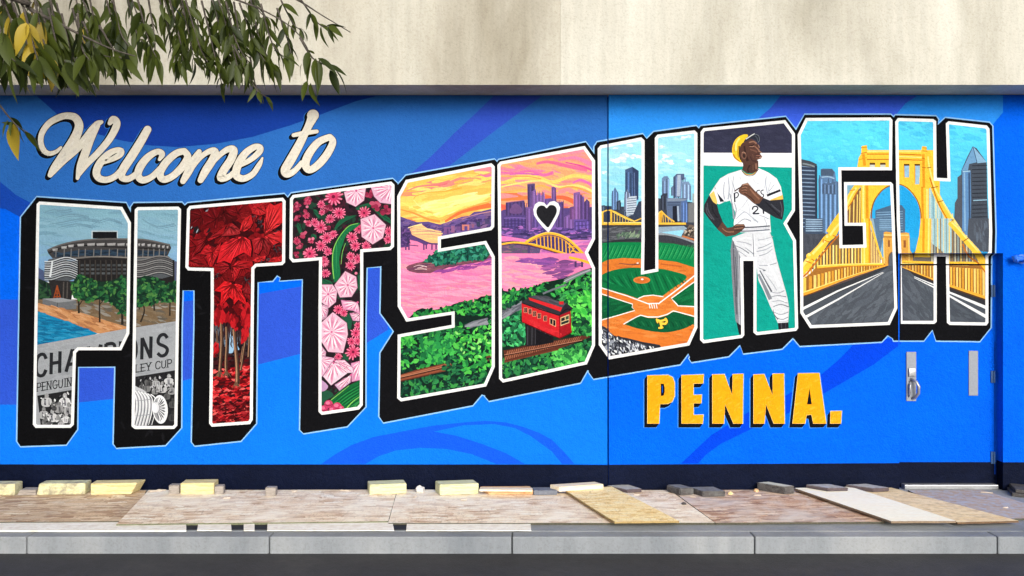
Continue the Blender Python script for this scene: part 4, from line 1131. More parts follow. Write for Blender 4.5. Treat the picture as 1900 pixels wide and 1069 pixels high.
# B sky
frame(Z10)
B_SKY = [(80, 220), (780, 110), (850, 230), (850, 620), (80, 620)]
rect(40, 60, 900, 250, (244, 150, 130)); rect(40, 250, 900, 330, (242, 128, 168)); rect(40, 330, 900, 480, (253, 196, 104)); rect(40, 480, 900, 640, (240, 122, 80))
dabs(B_SKY, 150, 170, 22, [(250, 170, 120), (244, 132, 170), (255, 206, 110), (248, 180, 100), (240, 116, 160)], 5)
for pts, w, c in (([(80, 260), (200, 230), (360, 240), (520, 200)], 26, (250, 178, 110)), ([(80, 310), (200, 320), (330, 300), (440, 335), (520, 310)], 30, (234, 112, 170)), ([(160, 330), (280, 322), (400, 330)], 14, (206, 96, 180)), ([(380, 240), (480, 225), (640, 260), (800, 290)], 40, (240, 110, 150)), ([(560, 210), (700, 190), (840, 250)], 40, (240, 130, 170)), ([(620, 230), (760, 260), (850, 300)], 20, (224, 80, 150)), ([(480, 150), (640, 150), (780, 130)], 30, (244, 140, 160)),
                  ([(90, 400), (220, 360), (380, 350), (520, 390), (680, 340), (850, 360)], 34, (254, 214, 110)), ([(90, 430), (240, 400), (420, 380), (560, 430), (720, 420), (850, 470)], 22, (255, 228, 130)), ([(90, 480), (220, 460), (330, 450), (420, 420), (560, 470)], 20, (252, 180, 90)), ([(680, 400), (740, 375), (800, 395), (850, 430)], 28, (232, 110, 180)), ([(560, 450), (680, 430), (850, 490)], 18, (252, 170, 80)), ([(80, 540), (200, 530), (320, 520)], 36, (242, 130, 70)), ([(450, 520), (600, 520), (700, 560)], 46, (236, 108, 70)), ([(80, 580), (130, 610)], 40, (240, 100, 80)), ([(90, 350), (300, 345), (420, 365)], 8, (250, 140, 90))): stroke(pts, w, c, (.5, .9))
# B skyline
def tower(pts, c, lit=None, win=None):
    poly(pts, c)
    x0, y0, x1, y1 = bbox(pts)
    n = max(2, int((x1 - x0) / 14))
    for i in range(n):
        x = x0 + (i + .5) * (x1 - x0) / n
        stroke([(x, y0 + 12 + rnd() * 16), (x + 1, y1)], (x1 - x0) / n * .42, jit(C(*[q * (1.22 if i % 2 else .8) for q in c]), .1), smooth=False)
    if lit: stroke([(x0 + 3, y0 + 6), (x0 + 3, y1)], 5, lit, smooth=False)
poly([(70, 640), (110, 620), (840, 600), (850, 900), (70, 900)], (92, 72, 130))
tower([(304, 410), (368, 404), (372, 700), (310, 700)], (84, 66, 112)); stroke([(304, 408), (368, 403)], 7, (150, 110, 140), smooth=False)
tower([(340, 470), (375, 450), (380, 500), (392, 500), (402, 468), (414, 505), (425, 500), (436, 470), (450, 510), (452, 720), (340, 720)], (132, 98, 160))
tower([(502, 436), (520, 428), (542, 440), (546, 560), (504, 560)], (116, 84, 140), (190, 130, 160)); tower([(450, 530), (500, 525), (560, 560), (605, 555), (610, 760), (450, 760)], (110, 84, 148))
tower([(126, 560), (280, 540), (290, 600), (310, 600), (320, 760), (126, 760)], (82, 64, 112)); spoly([(160, 620), (205, 565), (260, 610), (250, 650), (170, 650)], (112, 80, 130), 4)
stroke([(126, 560), (280, 542)], 6, (190, 120, 140), smooth=False)
tower([(296, 600), (340, 595), (345, 790), (296, 790)], (120, 88, 150))
tower([(686, 480), (740, 472), (744, 500), (775, 520), (780, 720), (686, 720)], (138, 96, 158), (180, 120, 170)); tower([(775, 560), (796, 530), (820, 555), (822, 740), (775, 740)], (88, 66, 118)); tower([(740, 490), (776, 525), (776, 700), (740, 700)], (96, 72, 128))
tower([(610, 680), (650, 660), (690, 690), (690, 800), (610, 800)], (126, 92, 156)); tower([(655, 600), (690, 590), (690, 700), (655, 700)], (116, 76, 130)); tower([(690, 700), (800, 700), (840, 760), (840, 810), (690, 820)], (104, 82, 156))
tower([(108, 670), (290, 665), (296, 800), (108, 800)], (86, 68, 128)); tower([(350, 660), (440, 700), (440, 830), (350, 830)], (100, 78, 142)); tower([(820, 600), (860, 590), (860, 800), (820, 800)], (84, 66, 118)); tower([(555, 560), (605, 556), (605, 800), (555, 800)], (90, 70, 126))
for y in (690, 715, 740, 765): stroke([(112, y), (200, y - 4), (292, y)], 8, random.choice([(128, 100, 170), (66, 54, 106)]), smooth=False)
for y in (700, 735, 770): stroke([(700, y + 20), (830, y + 10)], 6, (70, 56, 112), smooth=False)
foliage([(90, 760), (840, 780), (840, 870), (620, 850), (300, 850), (90, 840)], 150, 44, [(76, 60, 118), (134, 96, 176), (96, 72, 140), (176, 110, 190), (60, 50, 96)], .35, (-14, 8))
poly([(60, 830), (330, 870), (900, 870), (900, 1400), (60, 1400)], (240, 128, 186))
dabs([(80, 900), (840, 880), (840, 1069), (80, 1069)], 130, 130, 16, [(222, 110, 190), (250, 150, 190), (180, 90, 170), (130, 76, 150), (255, 170, 190)], -4)
poly([(60, 880), (280, 890), (420, 930), (400, 1000), (240, 1010), (60, 1040)], (96, 84, 120)); dabs([(80, 900), (300, 900), (400, 940), (240, 1000), (80, 1020)], 60, 80, 12, [(70, 90, 90), (120, 84, 130), (180, 120, 130), (84, 64, 110)], -2)
dabs([(300, 1000), (560, 980), (700, 1050), (300, 1069)], 50, 90, 9, [(110, 66, 140), (150, 80, 160), (84, 56, 120)], 2)
stroke([(600, 830), (720, 830), (850, 820)], 16, (76, 62, 112)); stroke([(640, 860), (740, 850), (850, 842)], 10, (62, 52, 92)); stroke([(700, 900), (850, 870)], 12, (200, 120, 190))
# yellow arch bridge
Y1, Y2, Y3 = (250, 182, 50), (206, 134, 26), (255, 214, 96)
stroke([(90, 905), (180, 892), (290, 905), (420, 930), (560, 972), (700, 1025), (860, 1068)], 30, (70, 50, 80))
stroke([(90, 908), (180, 892), (270, 895), (360, 908), (500, 945), (660, 1000), (830, 1050)], 24, Y1, (.5, 1.1)); stroke([(90, 900), (200, 886), (360, 902), (500, 938), (660, 992), (830, 1042)], 7, Y3, (.5, 1)); stroke([(300, 905), (500, 958), (700, 1018)], 5, (170, 100, 24))
poly([(300, 893), (380, 850), (470, 824), (560, 838), (650, 880), (740, 960), (810, 1040), (660, 990), (500, 938), (360, 900)], (70, 54, 110))
stroke([(290, 892), (340, 860), (410, 830), (480, 814), (560, 828), (640, 864), (710, 925), (770, 990), (815, 1045)], 22, Y1); stroke([(300, 880), (400, 826), (480, 808), (570, 824), (650, 866), (720, 928)], 6, Y3)
stroke([(330, 888), (400, 852), (480, 836), (560, 850), (630, 886), (700, 945)], 6, Y2)
for x, y0, y1 in ((380, 858, 905), (412, 846, 915), (443, 838, 925), (472, 834, 934), (500, 834, 942), (532, 840, 952), (562, 848, 962), (592, 860, 974), (622, 876, 985), (652, 895, 996)): stroke([(x, y0), (x + 4, y1)], 9, Y1, smooth=False)
for a, b in (((622, 880), (690, 950)), ((690, 940), (650, 990)), ((700, 960), (740, 1000)), ((650, 900), (720, 1000)), ((740, 975), (700, 1005)), ((640, 930), (700, 925)), ((670, 960), (740, 975))): stroke([a, b], 7, Y1, smooth=False)
stroke([(700, 1030), (700, 1069)], 16, (80, 56, 100), smooth=False); stroke([(318, 920), (318, 985)], 22, (80, 66, 110), smooth=False)
# lower hillside, S side then B side
frame(Z11)
rect(40, -40, 800, 260, (248, 132, 180))
dabs([(80, 0), (470, 0), (560, 120), (420, 170), (200, 250), (80, 230)], 110, 130, 14, [(255, 160, 190), (250, 120, 176), (255, 176, 160), (240, 110, 180), (255, 190, 180)], 4)
dabs([(420, 0), (700, 40), (560, 160), (430, 110)], 60, 90, 12, [(150, 84, 150), (120, 70, 130), (206, 110, 180), (96, 60, 110)], -8)
dabs([(180, 0), (480, 10), (470, 60), (300, 40)], 30, 90, 10, [(110, 70, 140), (170, 90, 170)], 2)
for x in (650, 700): stroke([(x, 20), (x, 65)], 16, (80, 56, 100), smooth=False)
stroke([(600, -10), (700, 14), (790, 45)], 20, (250, 182, 50))
frame(Z9)
dabs([(165, 0), (850, 0), (850, 90), (720, 150), (560, 160), (380, 210), (220, 260), (165, 180)], 120, 150, 10, [(255, 160, 194), (236, 100, 160), (255, 182, 200), (244, 120, 160), (255, 170, 160)], 3)
GB = [(220, 290), (290, 220), (330, 205), (400, 220), (520, 200), (560, 175), (650, 150), (700, 165), (760, 120), (850, 110), (960, 90), (960, 960), (140, 960), (140, 380), (200, 300)]
poly(GB, (18, 40, 32))
G1 = [(58, 168, 74), (34, 118, 58), (88, 198, 80), (24, 84, 52), (18, 48, 36), (66, 178, 64), (14, 34, 28), (40, 136, 62)]
G2 = [(26, 84, 56), (20, 62, 44), (36, 108, 66), (48, 132, 72), (16, 44, 36)]
foliage([(240, 260), (560, 180), (760, 130), (860, 115), (860, 260), (560, 240)], 210, 34, G1)
foliage([(165, 420), (600, 330), (860, 300), (860, 640), (600, 600), (500, 600), (165, 680)], 420, 40, G1 + G2)
foliage([(560, 400), (860, 340), (850, 640), (760, 740), (600, 640)], 170, 44, G1)
foliage([(330, 440), (520, 400), (560, 540), (440, 620), (330, 600)], 110, 42, [(58, 168, 74), (70, 184, 80), (40, 140, 70), (30, 110, 60)])
foliage([(165, 740), (560, 680), (800, 700), (780, 780), (170, 870)], 220, 38, G2 + [(60, 150, 70)])
foliage([(165, 420), (260, 400), (260, 470), (165, 490)], 40, 34, [(70, 184, 70), (92, 202, 84), (40, 130, 60)])
poly([(640, 330), (700, 302), (810, 275), (830, 320), (700, 345), (650, 345)], (112, 116, 124)); dabs([(650, 335), (810, 285), (825, 318), (700, 342)], 24, 70, 8, [(150, 152, 160), (84, 86, 94), (170, 170, 176)], -17)
foliage([(800, 260), (860, 240), (860, 350), (820, 340)], 22, 36, G1)
poly([(150, 700), (300, 655), (500, 610), (570, 605), (540, 660), (400, 690), (150, 750)], (110, 58, 40))
for a, b, w, c in (((155, 708), (540, 612), 10, (168, 100, 72)), ((155, 722), (520, 636), 7, (60, 30, 26)), ((155, 735), (500, 655), 10, (146, 80, 56)), ((160, 715), (480, 640), 5, (196, 132, 100)), ((150, 748), (380, 698), 6, (70, 36, 30))): stroke([a, b], w, c, smooth=False)
foliage([(500, 560), (600, 560), (600, 680), (480, 670)], 40, 34, G2)
poly([(800, 560), (860, 540), (860, 580), (800, 600)], (104, 56, 44)); foliage([(780, 580), (850, 570), (840, 640)], 16, 30, G1)
for k in range(7):                          # lightest leaves
    foliage([(560, 380), (850, 340), (840, 620), (640, 640)], 4, 30, [(120, 220, 90), (150, 232, 120)])
frame(Z11)
GBB = [(40, 230), (100, 245), (140, 250), (200, 245), (320, 215), (360, 235), (440, 175), (560, 150), (700, 90), (800, 60), (820, 960), (40, 990)]
poly(GBB, (18, 44, 32))
foliage([(80, 240), (330, 220), (440, 180), (440, 240), (250, 310), (80, 360)], 150, 36, G1 + G2)
foliage([(560, 180), (780, 90), (780, 280), (560, 330), (440, 260)], 260, 40, G1 + [(60, 150, 80)])
poly([(560, 160), (640, 115), (760, 75), (770, 95), (660, 140), (580, 185)], (120, 124, 130)); stroke([(560, 176), (650, 132), (765, 84)], 7, (170, 172, 176)); stroke([(400, 268), (480, 235), (580, 200)], 14, (110, 114, 122))
foliage([(560, 300), (780, 250), (780, 560), (640, 580)], 210, 48, [(58, 176, 64), (84, 206, 76), (40, 130, 58), (24, 84, 46), (110, 224, 90)])
foliage([(85, 440), (260, 380), (270, 660), (85, 660)], 170, 40, G2 + [(64, 180, 110), (48, 150, 90), (90, 210, 120)])
foliage([(85, 780), (780, 620), (730, 800), (90, 910)], 330, 42, G2 + [(50, 140, 66), (84, 190, 84)])
foliage([(480, 720), (700, 660), (720, 790), (500, 830)], 80, 40, [(70, 176, 80), (40, 120, 60), (100, 206, 96)])
poly([(60, 410), (240, 320), (250, 385), (180, 410), (60, 470)], (112, 116, 126)); dabs([(70, 410), (240, 330), (245, 380), (70, 460)], 30, 110, 8, [(150, 152, 162), (80, 82, 92), (176, 176, 182), (60, 60, 70)], -27)
foliage([(80, 370), (240, 300), (240, 320), (80, 400)], 24, 30, G2)
# tracks and red car
poly([(100, 700), (280, 660), (560, 610), (740, 580), (760, 600), (520, 690), (300, 745), (110, 795)], (92, 48, 36))
for k in range(34):
    t = k / 33
    x = 112 + 560 * t; y = 712 - 116 * t
    stroke([(x + 22, y - 8), (x, y + 62 - 34 * t)], 9 - 3 * t, jit(C(150, 92, 66), .2), smooth=False)
for a, b, w, c in (((105, 742), (700, 628), 7, (44, 24, 22)), ((105, 735), (700, 622), 4, (190, 130, 104)), ((108, 700), (740, 580), 6, (60, 34, 30)), ((105, 790), (520, 694), 8, (110, 58, 42))): stroke([a, b], w, c, smooth=False)
poly([(262, 490), (330, 520), (480, 590), (482, 640), (350, 665), (275, 668)], (34, 32, 36))
for x in (285, 318, 345, 380, 420, 455): stroke([(x, 510 + (x - 262) * .28), (x - 2, 660 - (x - 285) * .1)], 7, (66, 64, 70), smooth=False)
poly([(345, 540), (480, 600), (480, 640), (345, 660)], (24, 22, 26))
poly([(238, 335), (526, 430), (530, 606), (450, 575), (330, 520), (242, 482)], (206, 34, 42)); poly([(526, 430), (612, 395), (620, 560), (530, 606)], (160, 24, 34))
dabs([(245, 440), (520, 560), (520, 595), (330, 515)], 30, 60, 12, [(228, 60, 66), (184, 26, 34), (216, 44, 50)], 20)
for x, y in ((268, 392), (302, 402), (336, 420), (372, 436), (418, 456)):
    rect(x - 14, y - 20, x + 14, y + 22, (226, 150, 120)); rect(x - 10, y - 17, x + 11, y + 19, (30, 26, 30)); stroke([(x, y - 18), (x, y + 20)], 3, (190, 120, 100), smooth=False); rect(x - 10, y - 2, x + 11, y + 2, (120, 60, 56))
poly([(452, 452), (500, 468), (500, 522), (452, 500)], (226, 170, 130)); poly([(456, 458), (474, 464), (474, 504), (456, 496)], (28, 24, 28)); poly([(479, 466), (496, 472), (496, 516), (479, 508)], (28, 24, 28))
poly([(534, 450), (602, 424), (602, 490), (536, 515)], (226, 190, 140)); poly([(540, 456), (568, 445), (568, 470), (540, 480)], (30, 36, 34)); poly([(573, 443), (598, 434), (598, 460), (573, 468)], (60, 84, 60)); poly([(540, 486), (598, 466), (598, 486), (540, 506)], (34, 44, 40))
poly([(236, 332), (290, 300), (420, 340), (560, 380), (526, 432)], (48, 48, 54)); stroke([(240, 338), (380, 388), (526, 434)], 9, (30, 30, 34), smooth=False)
poly([(290, 296), (300, 318), (534, 404), (548, 372)], (214, 40, 46)); poly([(330, 280), (300, 294), (548, 374), (580, 340), (500, 318), (400, 286)], (70, 72, 80)); dabs([(320, 290), (400, 288), (560, 350), (548, 368)], 20, 70, 8, [(96, 98, 106), (52, 54, 60)], 18)
poly([(548, 374), (580, 338), (632, 380), (612, 398), (526, 434)], (40, 38, 44)); stroke([(526, 434), (560, 400), (590, 384), (616, 396)], 8, (24, 22, 26)); rect(524, 326, 558, 350, (200, 36, 42))
stroke([(526, 436), (530, 606)], 5, (120, 16, 24), smooth=False); stroke([(242, 484), (330, 522), (450, 577), (530, 608), (622, 562)], 7, (110, 12, 20), smooth=False)
foliage([(630, 470), (770, 440), (770, 590), (640, 590)], 60, 40, [(40, 120, 60), (24, 84, 46), (70, 170, 80), (16, 50, 36)])
# heart in the B
heart = Sheet('heart'); target(heart); frame(Z10)
def hrt(k, cx=464, cy=672):
    p = [(480, 808), (440, 772), (395, 720), (362, 668), (354, 618), (368, 576), (400, 554), (440, 560), (466, 586), (490, 556), (526, 548), (560, 566), (576, 604), (568, 652), (540, 710), (512, 762)]
    return [(cx + (x - cx) * k, cy + (y - cy) * k * (.94 if k < 1 else 1)) for x, y in p]
poly(hrt(1.0), (250, 249, 246)); poly(cat(hrt(.76, 462, 664), 3, True), (34, 34, 38))

# ------------------------------------------------ U: the ballpark
fresh_height(BASE_L); target(pics['U']); frame(Z12)
vgrad(80, 970, [(30, (150, 222, 240)), (250, (160, 228, 242)), (480, (150, 222, 242)), (760, (140, 214, 240))], 14)
USK = [(110, 150), (940, 70), (940, 560), (110, 700)]
dabs(USK, 120, 110, 18, [(140, 214, 236), (176, 234, 244), (160, 224, 240), (196, 240, 246)], 8)
for x, y, s in ((325, 265, 40), (280, 310, 46), (230, 310, 30), (390, 280, 34), (440, 285, 26), (300, 320, 30), (240, 205, 22), (360, 190, 30), (690, 270, 36), (710, 330, 34), (650, 310, 26), (620, 330, 22), (840, 120, 28), (870, 110, 22), (880, 320, 24), (150, 420, 24), (640, 200, 26)):
    for k in range(6): ell(x + (rnd() - .5) * s * 1.6, y + (rnd() - .5) * s * .7, s * (.4 + .3 * rnd()), s * .3, jit(C(*random.choice([(240, 244, 246), (224, 240, 246), (250, 246, 244), (206, 230, 240)])), .03), n=10, j=.1)
def glass(pts, c, n=5, hi=1.4):
    poly(pts, c)
    x0, y0, x1, y1 = bbox(pts)
    for i in range(n):
        x = x0 + (i + .5) * (x1 - x0) / n
        stroke([(x, y0 + (y1 - y0) * (.1 + .15 * rnd())), (x, y1)], (x1 - x0) / n * .5, jit(C(*[min(255, q * (hi if i % 2 else .75)) for q in c]), .12), smooth=False)
poly([(110, 705), (480, 720), (480, 880), (110, 880)], (58, 66, 82)); poly([(600, 640), (940, 680), (940, 880), (600, 880)], (62, 68, 80))
glass([(208, 600), (238, 545), (268, 600), (268, 740), (208, 740)], (98, 128, 170)); stroke([(238, 548), (238, 600)], 4, (60, 80, 120), smooth=False)
glass([(325, 395), (388, 370), (442, 405), (440, 660), (325, 660)], (70, 92, 130), 6); poly([(388, 372), (442, 405), (440, 650), (392, 650)], (52, 66, 98)); stroke([(404, 420), (408, 640)], 9, (88, 110, 150), smooth=False)
glass([(316, 640), (345, 560), (370, 620), (370, 760), (316, 760)], (120, 134, 160), 4); poly([(340, 645), (372, 626), (424, 622), (424, 770), (345, 800), (335, 790)], (196, 208, 220))
for y in range(640, 790, 20): stroke([(342, y + 8), (422, y)], 7, (96, 112, 136), smooth=False)
glass([(250, 670), (284, 656), (294, 740), (250, 745)], (64, 74, 92), 3); glass([(300, 742), (330, 740), (330, 800), (300, 800)], (72, 82, 100), 2); poly([(442, 670), (470, 665), (475, 830), (380, 810), (400, 770)], (56, 66, 86)); glass([(115, 705), (150, 700), (160, 760), (115, 770)], (70, 84, 104), 3)
glass([(642, 470), (660, 452), (690, 450), (708, 475), (704, 640), (642, 640)], (110, 134, 168), 4); glass([(740, 460), (770, 430), (836, 430), (836, 465), (852, 475), (815, 485), (810, 630), (740, 640)], (84, 100, 132), 6)
poly([(776, 440), (805, 440), (800, 625), (770, 625)], (170, 186, 206)); glass([(815, 500), (870, 496), (892, 525), (896, 660), (815, 640)], (128, 152, 186), 5); glass([(636, 620), (650, 600), (690, 598), (690, 740), (628, 740)], (56, 62, 76), 4)
poly([(680, 640), (860, 640), (866, 830), (690, 840)], (92, 108, 136)); poly([(690, 645), (760, 640), (856, 650), (852, 665), (690, 668)], (130, 144, 164))
for y in (680, 700): stroke([(690, y), (800, y)], 7, (60, 74, 100), smooth=False)
poly([(735, 710), (770, 706), (775, 850), (735, 850)], (34, 38, 50)); stroke([(780, 710), (786, 840)], 14, (170, 186, 206)); glass([(810, 670), (862, 655), (862, 850), (810, 850)], (88, 116, 168), 4); poly([(870, 685), (930, 680), (930, 850), (870, 850)], (120, 122, 124)); poly([(905, 600), (935, 600), (935, 680), (905, 680)], (160, 180, 180)); glass([(722, 550), (742, 530), (742, 620), (722, 620)], (90, 104, 130), 2)
YB = (246, 196, 70)
for x0 in (0, 490):
    pass
stroke([(110, 860), (480, 860)], 24, YB, smooth=False); stroke([(110, 852), (480, 850)], 6, (255, 228, 140), smooth=False); stroke([(600, 860), (850, 860)], 18, YB, smooth=False); stroke([(110, 874), (900, 874)], 7, (120, 84, 40), smooth=False)
stroke([(120, 770), (150, 752), (190, 745), (240, 760), (310, 795), (400, 838)], 10, YB); stroke([(190, 742), (260, 780), (340, 820), (410, 842)], 9, (255, 214, 100)); stroke([(400, 842), (440, 826), (480, 808)], 9, YB)
for x, y in ((130, 765), (205, 750)): stroke([(x, y - 10), (x, 860)], 16, YB, smooth=False); stroke([(x + 8, y), (x + 8, 858)], 4, (160, 110, 40), smooth=False)
for x in range(232, 400, 24): stroke([(x, 762 + (x - 232) * .46), (x, 850)], 5, (236, 190, 80), smooth=False)
poly([(600, 790), (636, 748), (650, 760), (640, 850), (600, 850)], (222, 164, 50)); stroke([(636, 750), (680, 795), (750, 845)], 12, YB); stroke([(600, 790), (630, 755)], 10, (255, 220, 110), smooth=False)
for x in (620, 650, 670, 695, 720): stroke([(x, 770 + max(0, x - 640) * .6), (x + 4, 850)], 6, (240, 190, 80), smooth=False)
# river, stands, outfield
poly([(100, 876), (960, 872), (960, 1069), (100, 1069)], (58, 60, 66))
poly([(600, 890), (830, 880), (860, 900), (800, 975), (600, 950)], (146, 168, 184)); poly([(640, 935), (830, 915), (810, 972), (700, 950)], (150, 214, 238))
poly([(820, 960), (880, 870), (940, 880), (940, 980), (830, 970)], (112, 96, 84)); foliage([(840, 900), (930, 880), (935, 960), (850, 960)], 36, 28, [(160, 140, 120), (80, 70, 62), (190, 176, 160), (60, 54, 50)])
stroke([(815, 970), (870, 985), (940, 1005)], 16, (196, 120, 76))
poly([(100, 905), (300, 890), (480, 900), (480, 1000), (300, 1000), (100, 1040)], (76, 78, 84)); dabs([(110, 890), (470, 890), (470, 1000), (120, 1030)], 50, 70, 10, [(96, 98, 104), (52, 54, 60), (120, 122, 128)], -2)
foliage([(240, 950), (460, 925), (460, 970), (260, 975)], 34, 34, [(110, 136, 112), (80, 106, 88), (140, 160, 130)], .35, (-70, -40))
stroke([(600, 952), (700, 955), (820, 985), (940, 1030)], 16, (146, 152, 158)); stroke([(600, 985), (720, 990), (840, 1020), (940, 1060)], 30, (60, 62, 70)); stroke([(110, 1040), (260, 1010), (480, 1000)], 22, (46, 48, 54))
frame(Z13)
poly([(80, 48), (230, 38), (420, 40), (530, 40), (660, 50), (840, 90), (840, 330), (80, 330)], (14, 128, 70))
for k in range(70):
    x = 100 + k * 11
    stroke([(x, 170, 2), (x + 26, 120, 6), (x + 52, 60, 2)], 0, jit(C(*((34, 150, 86), (10, 108, 60), (60, 170, 100))[k % 3]), .1), per=2)
OR = (222, 122, 48)
poly([(80, 210), (160, 172), (270, 160), (420, 166), (540, 172), (680, 190), (840, 240), (840, 900), (80, 900)], OR)
dabs([(90, 200), (840, 240), (840, 830), (90, 700)], 260, 90, 12, [(234, 140, 62), (206, 104, 36), (226, 130, 54), (190, 92, 40), (240, 156, 84)], 4)
stroke([(240, 200), (330, 210), (400, 205)], 18, (150, 84, 60), (.4, .8)); stroke([(560, 205), (640, 215), (720, 225)], 10, (186, 96, 44)); rect(376, 194, 390, 204, (250, 240, 230))
poly(cat([(100, 300), (190, 255), (320, 234), (430, 236), (540, 240), (640, 258), (760, 305), (640, 400), (530, 480), (480, 500), (300, 440), (100, 378)], 4, True), (12, 112, 62))
for k in range(20):
    x = 130 + k * 33
    stroke([(x - 30, 250 + abs(k - 10) * 7, 3), (x, 340, 12), (x + 40, 450 - abs(k - 11) * 9, 3)], 0, jit(C(*((8, 84, 50), (26, 134, 78))[k % 2]), .08), per=2)
poly([(80, 430), (340, 515), (360, 555), (80, 640)], (10, 92, 54)); poly([(630, 470), (840, 320), (840, 530), (685, 525)], (12, 100, 56))
dabs([(100, 445), (330, 515), (340, 550), (100, 615)], 30, 120, 14, [(8, 74, 44), (22, 116, 66)], -12); dabs([(660, 470), (830, 350), (830, 520), (690, 515)], 24, 90, 12, [(8, 80, 46), (24, 124, 70)], -25)
poly([(80, 384), (470, 508), (470, 540), (345, 515), (80, 425)], OR); poly([(540, 500), (840, 275), (840, 318), (640, 468), (560, 540)], OR)
spoly([(345, 525), (380, 470), (480, 445), (590, 455), (660, 490), (685, 530), (650, 580), (560, 608), (460, 608), (380, 575)], (226, 130, 54), 6)
dabs([(380, 490), (480, 460), (620, 480), (650, 560), (480, 595), (380, 550)], 40, 70, 12, [(238, 148, 70), (208, 108, 40)], 3)
W_ = (250, 248, 242)
for pts, w in (([(84, 380), (300, 448), (480, 515)], 8), ([(540, 510), (700, 390), (840, 275)], 9), ([(84, 425), (200, 465), (345, 512), (340, 535), (362, 560), (240, 596), (84, 640)], 7), ([(840, 325), (740, 395), (640, 468), (660, 490), (684, 515), (690, 525), (840, 532)], 8), ([(385, 470), (430, 450), (500, 443), (580, 455)], 7), ([(275, 665), (340, 628), (405, 596), (460, 610), (540, 610), (610, 590), (655, 563), (740, 585), (840, 612)], 8)): stroke(pts, w, W_, smooth=False)
for x in (470, 488, 506, 524): stroke([(x, 505), (x + 8, 545)], 6, W_, smooth=False)
stroke([(462, 508), (540, 505)], 7, W_, smooth=False)
poly(cat([(284, 666), (345, 630), (405, 602), (460, 616), (540, 616), (610, 596), (658, 570), (740, 590), (830, 616)], 3) + cat([(830, 650), (760, 690), (680, 715), (590, 728), (480, 718), (370, 695)], 3), (12, 88, 52))
for k in range(16):
    x = 330 + k * 32
    stroke([(x - 16, 640, 3), (x + 2, 665, 9), (x + 14, 705 - abs(k - 8) * 4, 2)], 0, jit(C(*((8, 70, 42), (28, 112, 66))[k % 2]), .08), per=2)
ell(415, 328, 64, 27, (226, 128, 58), n=20); ell(415, 332, 50, 18, (206, 108, 46), n=16); ell(418, 322, 11, 7, (250, 240, 230), n=9)
spoly([(80, 690), (140, 690), (200, 750), (300, 770), (420, 800), (560, 840), (160, 930), (80, 850)], (50, 52, 60), 3)
foliage([(100, 700), (140, 700), (210, 770), (400, 810), (540, 845), (170, 915), (110, 830)], 200, 24, [(206, 210, 216), (150, 154, 164), (26, 26, 32), (84, 88, 98), (236, 238, 240)], .5, (30, 90))
stroke([(130, 850), (200, 790)], 20, (150, 156, 166), smooth=False); stroke([(110, 700), (170, 730), (205, 770)], 7, (110, 112, 120)); stroke([(230, 755), (330, 790), (560, 838)], 7, (40, 40, 46))
# emblem on the grass
def emblem(w, c):
    stroke([(530, 632), (560, 640), (600, 628)], w, c, cap=True); stroke([(552, 640), (562, 670), (564, 692)], w * 1.05, c, cap=True); stroke([(596, 624), (606, 645), (592, 662), (566, 658)], w, c, cap=True); stroke([(548, 694), (572, 690)], w * .9, c, cap=True); stroke([(528, 628), (536, 652)], w * .8, c, cap=True)
emblem(27, (22, 22, 22)); emblem(17, (250, 206, 70))

# ------------------------------------------------ R: the player
fresh_height(BASE_L); target(pics['R']); frame(Z14)
poly([(80, 100), (920, 100), (920, 392), (80, 392)], (52, 53, 74)); dabs([(110, 150), (880, 150), (880, 385), (110, 385)], 90, 70, 16, [(46, 47, 66), (62, 63, 86), (56, 58, 80)], 10)
poly([(80, 388), (920, 391), (920, 517), (80, 497)], (251, 250, 250))
TEAL = (14, 160, 142)
frame(Z15); rect(60, -490, 880, 920, TEAL); frame(Z14)
poly([(80, 388), (920, 391), (920, 517), (80, 497)], (251, 250, 250))
dabs([(120, 520), (880, 530), (880, 1069), (120, 1069)], 130, 70, 18, [(12, 150, 134), (22, 168, 150), (10, 154, 138)], 20)
frame(Z15); dabs([(110, 0), (840, 0), (830, 820), (110, 880)], 160, 70, 18, [(12, 150, 134), (22, 168, 150), (10, 154, 138)], 20)
frame(Z14); poly([(80, 388), (920, 391), (920, 517), (80, 497)], (251, 250, 250)); frame(Z15)
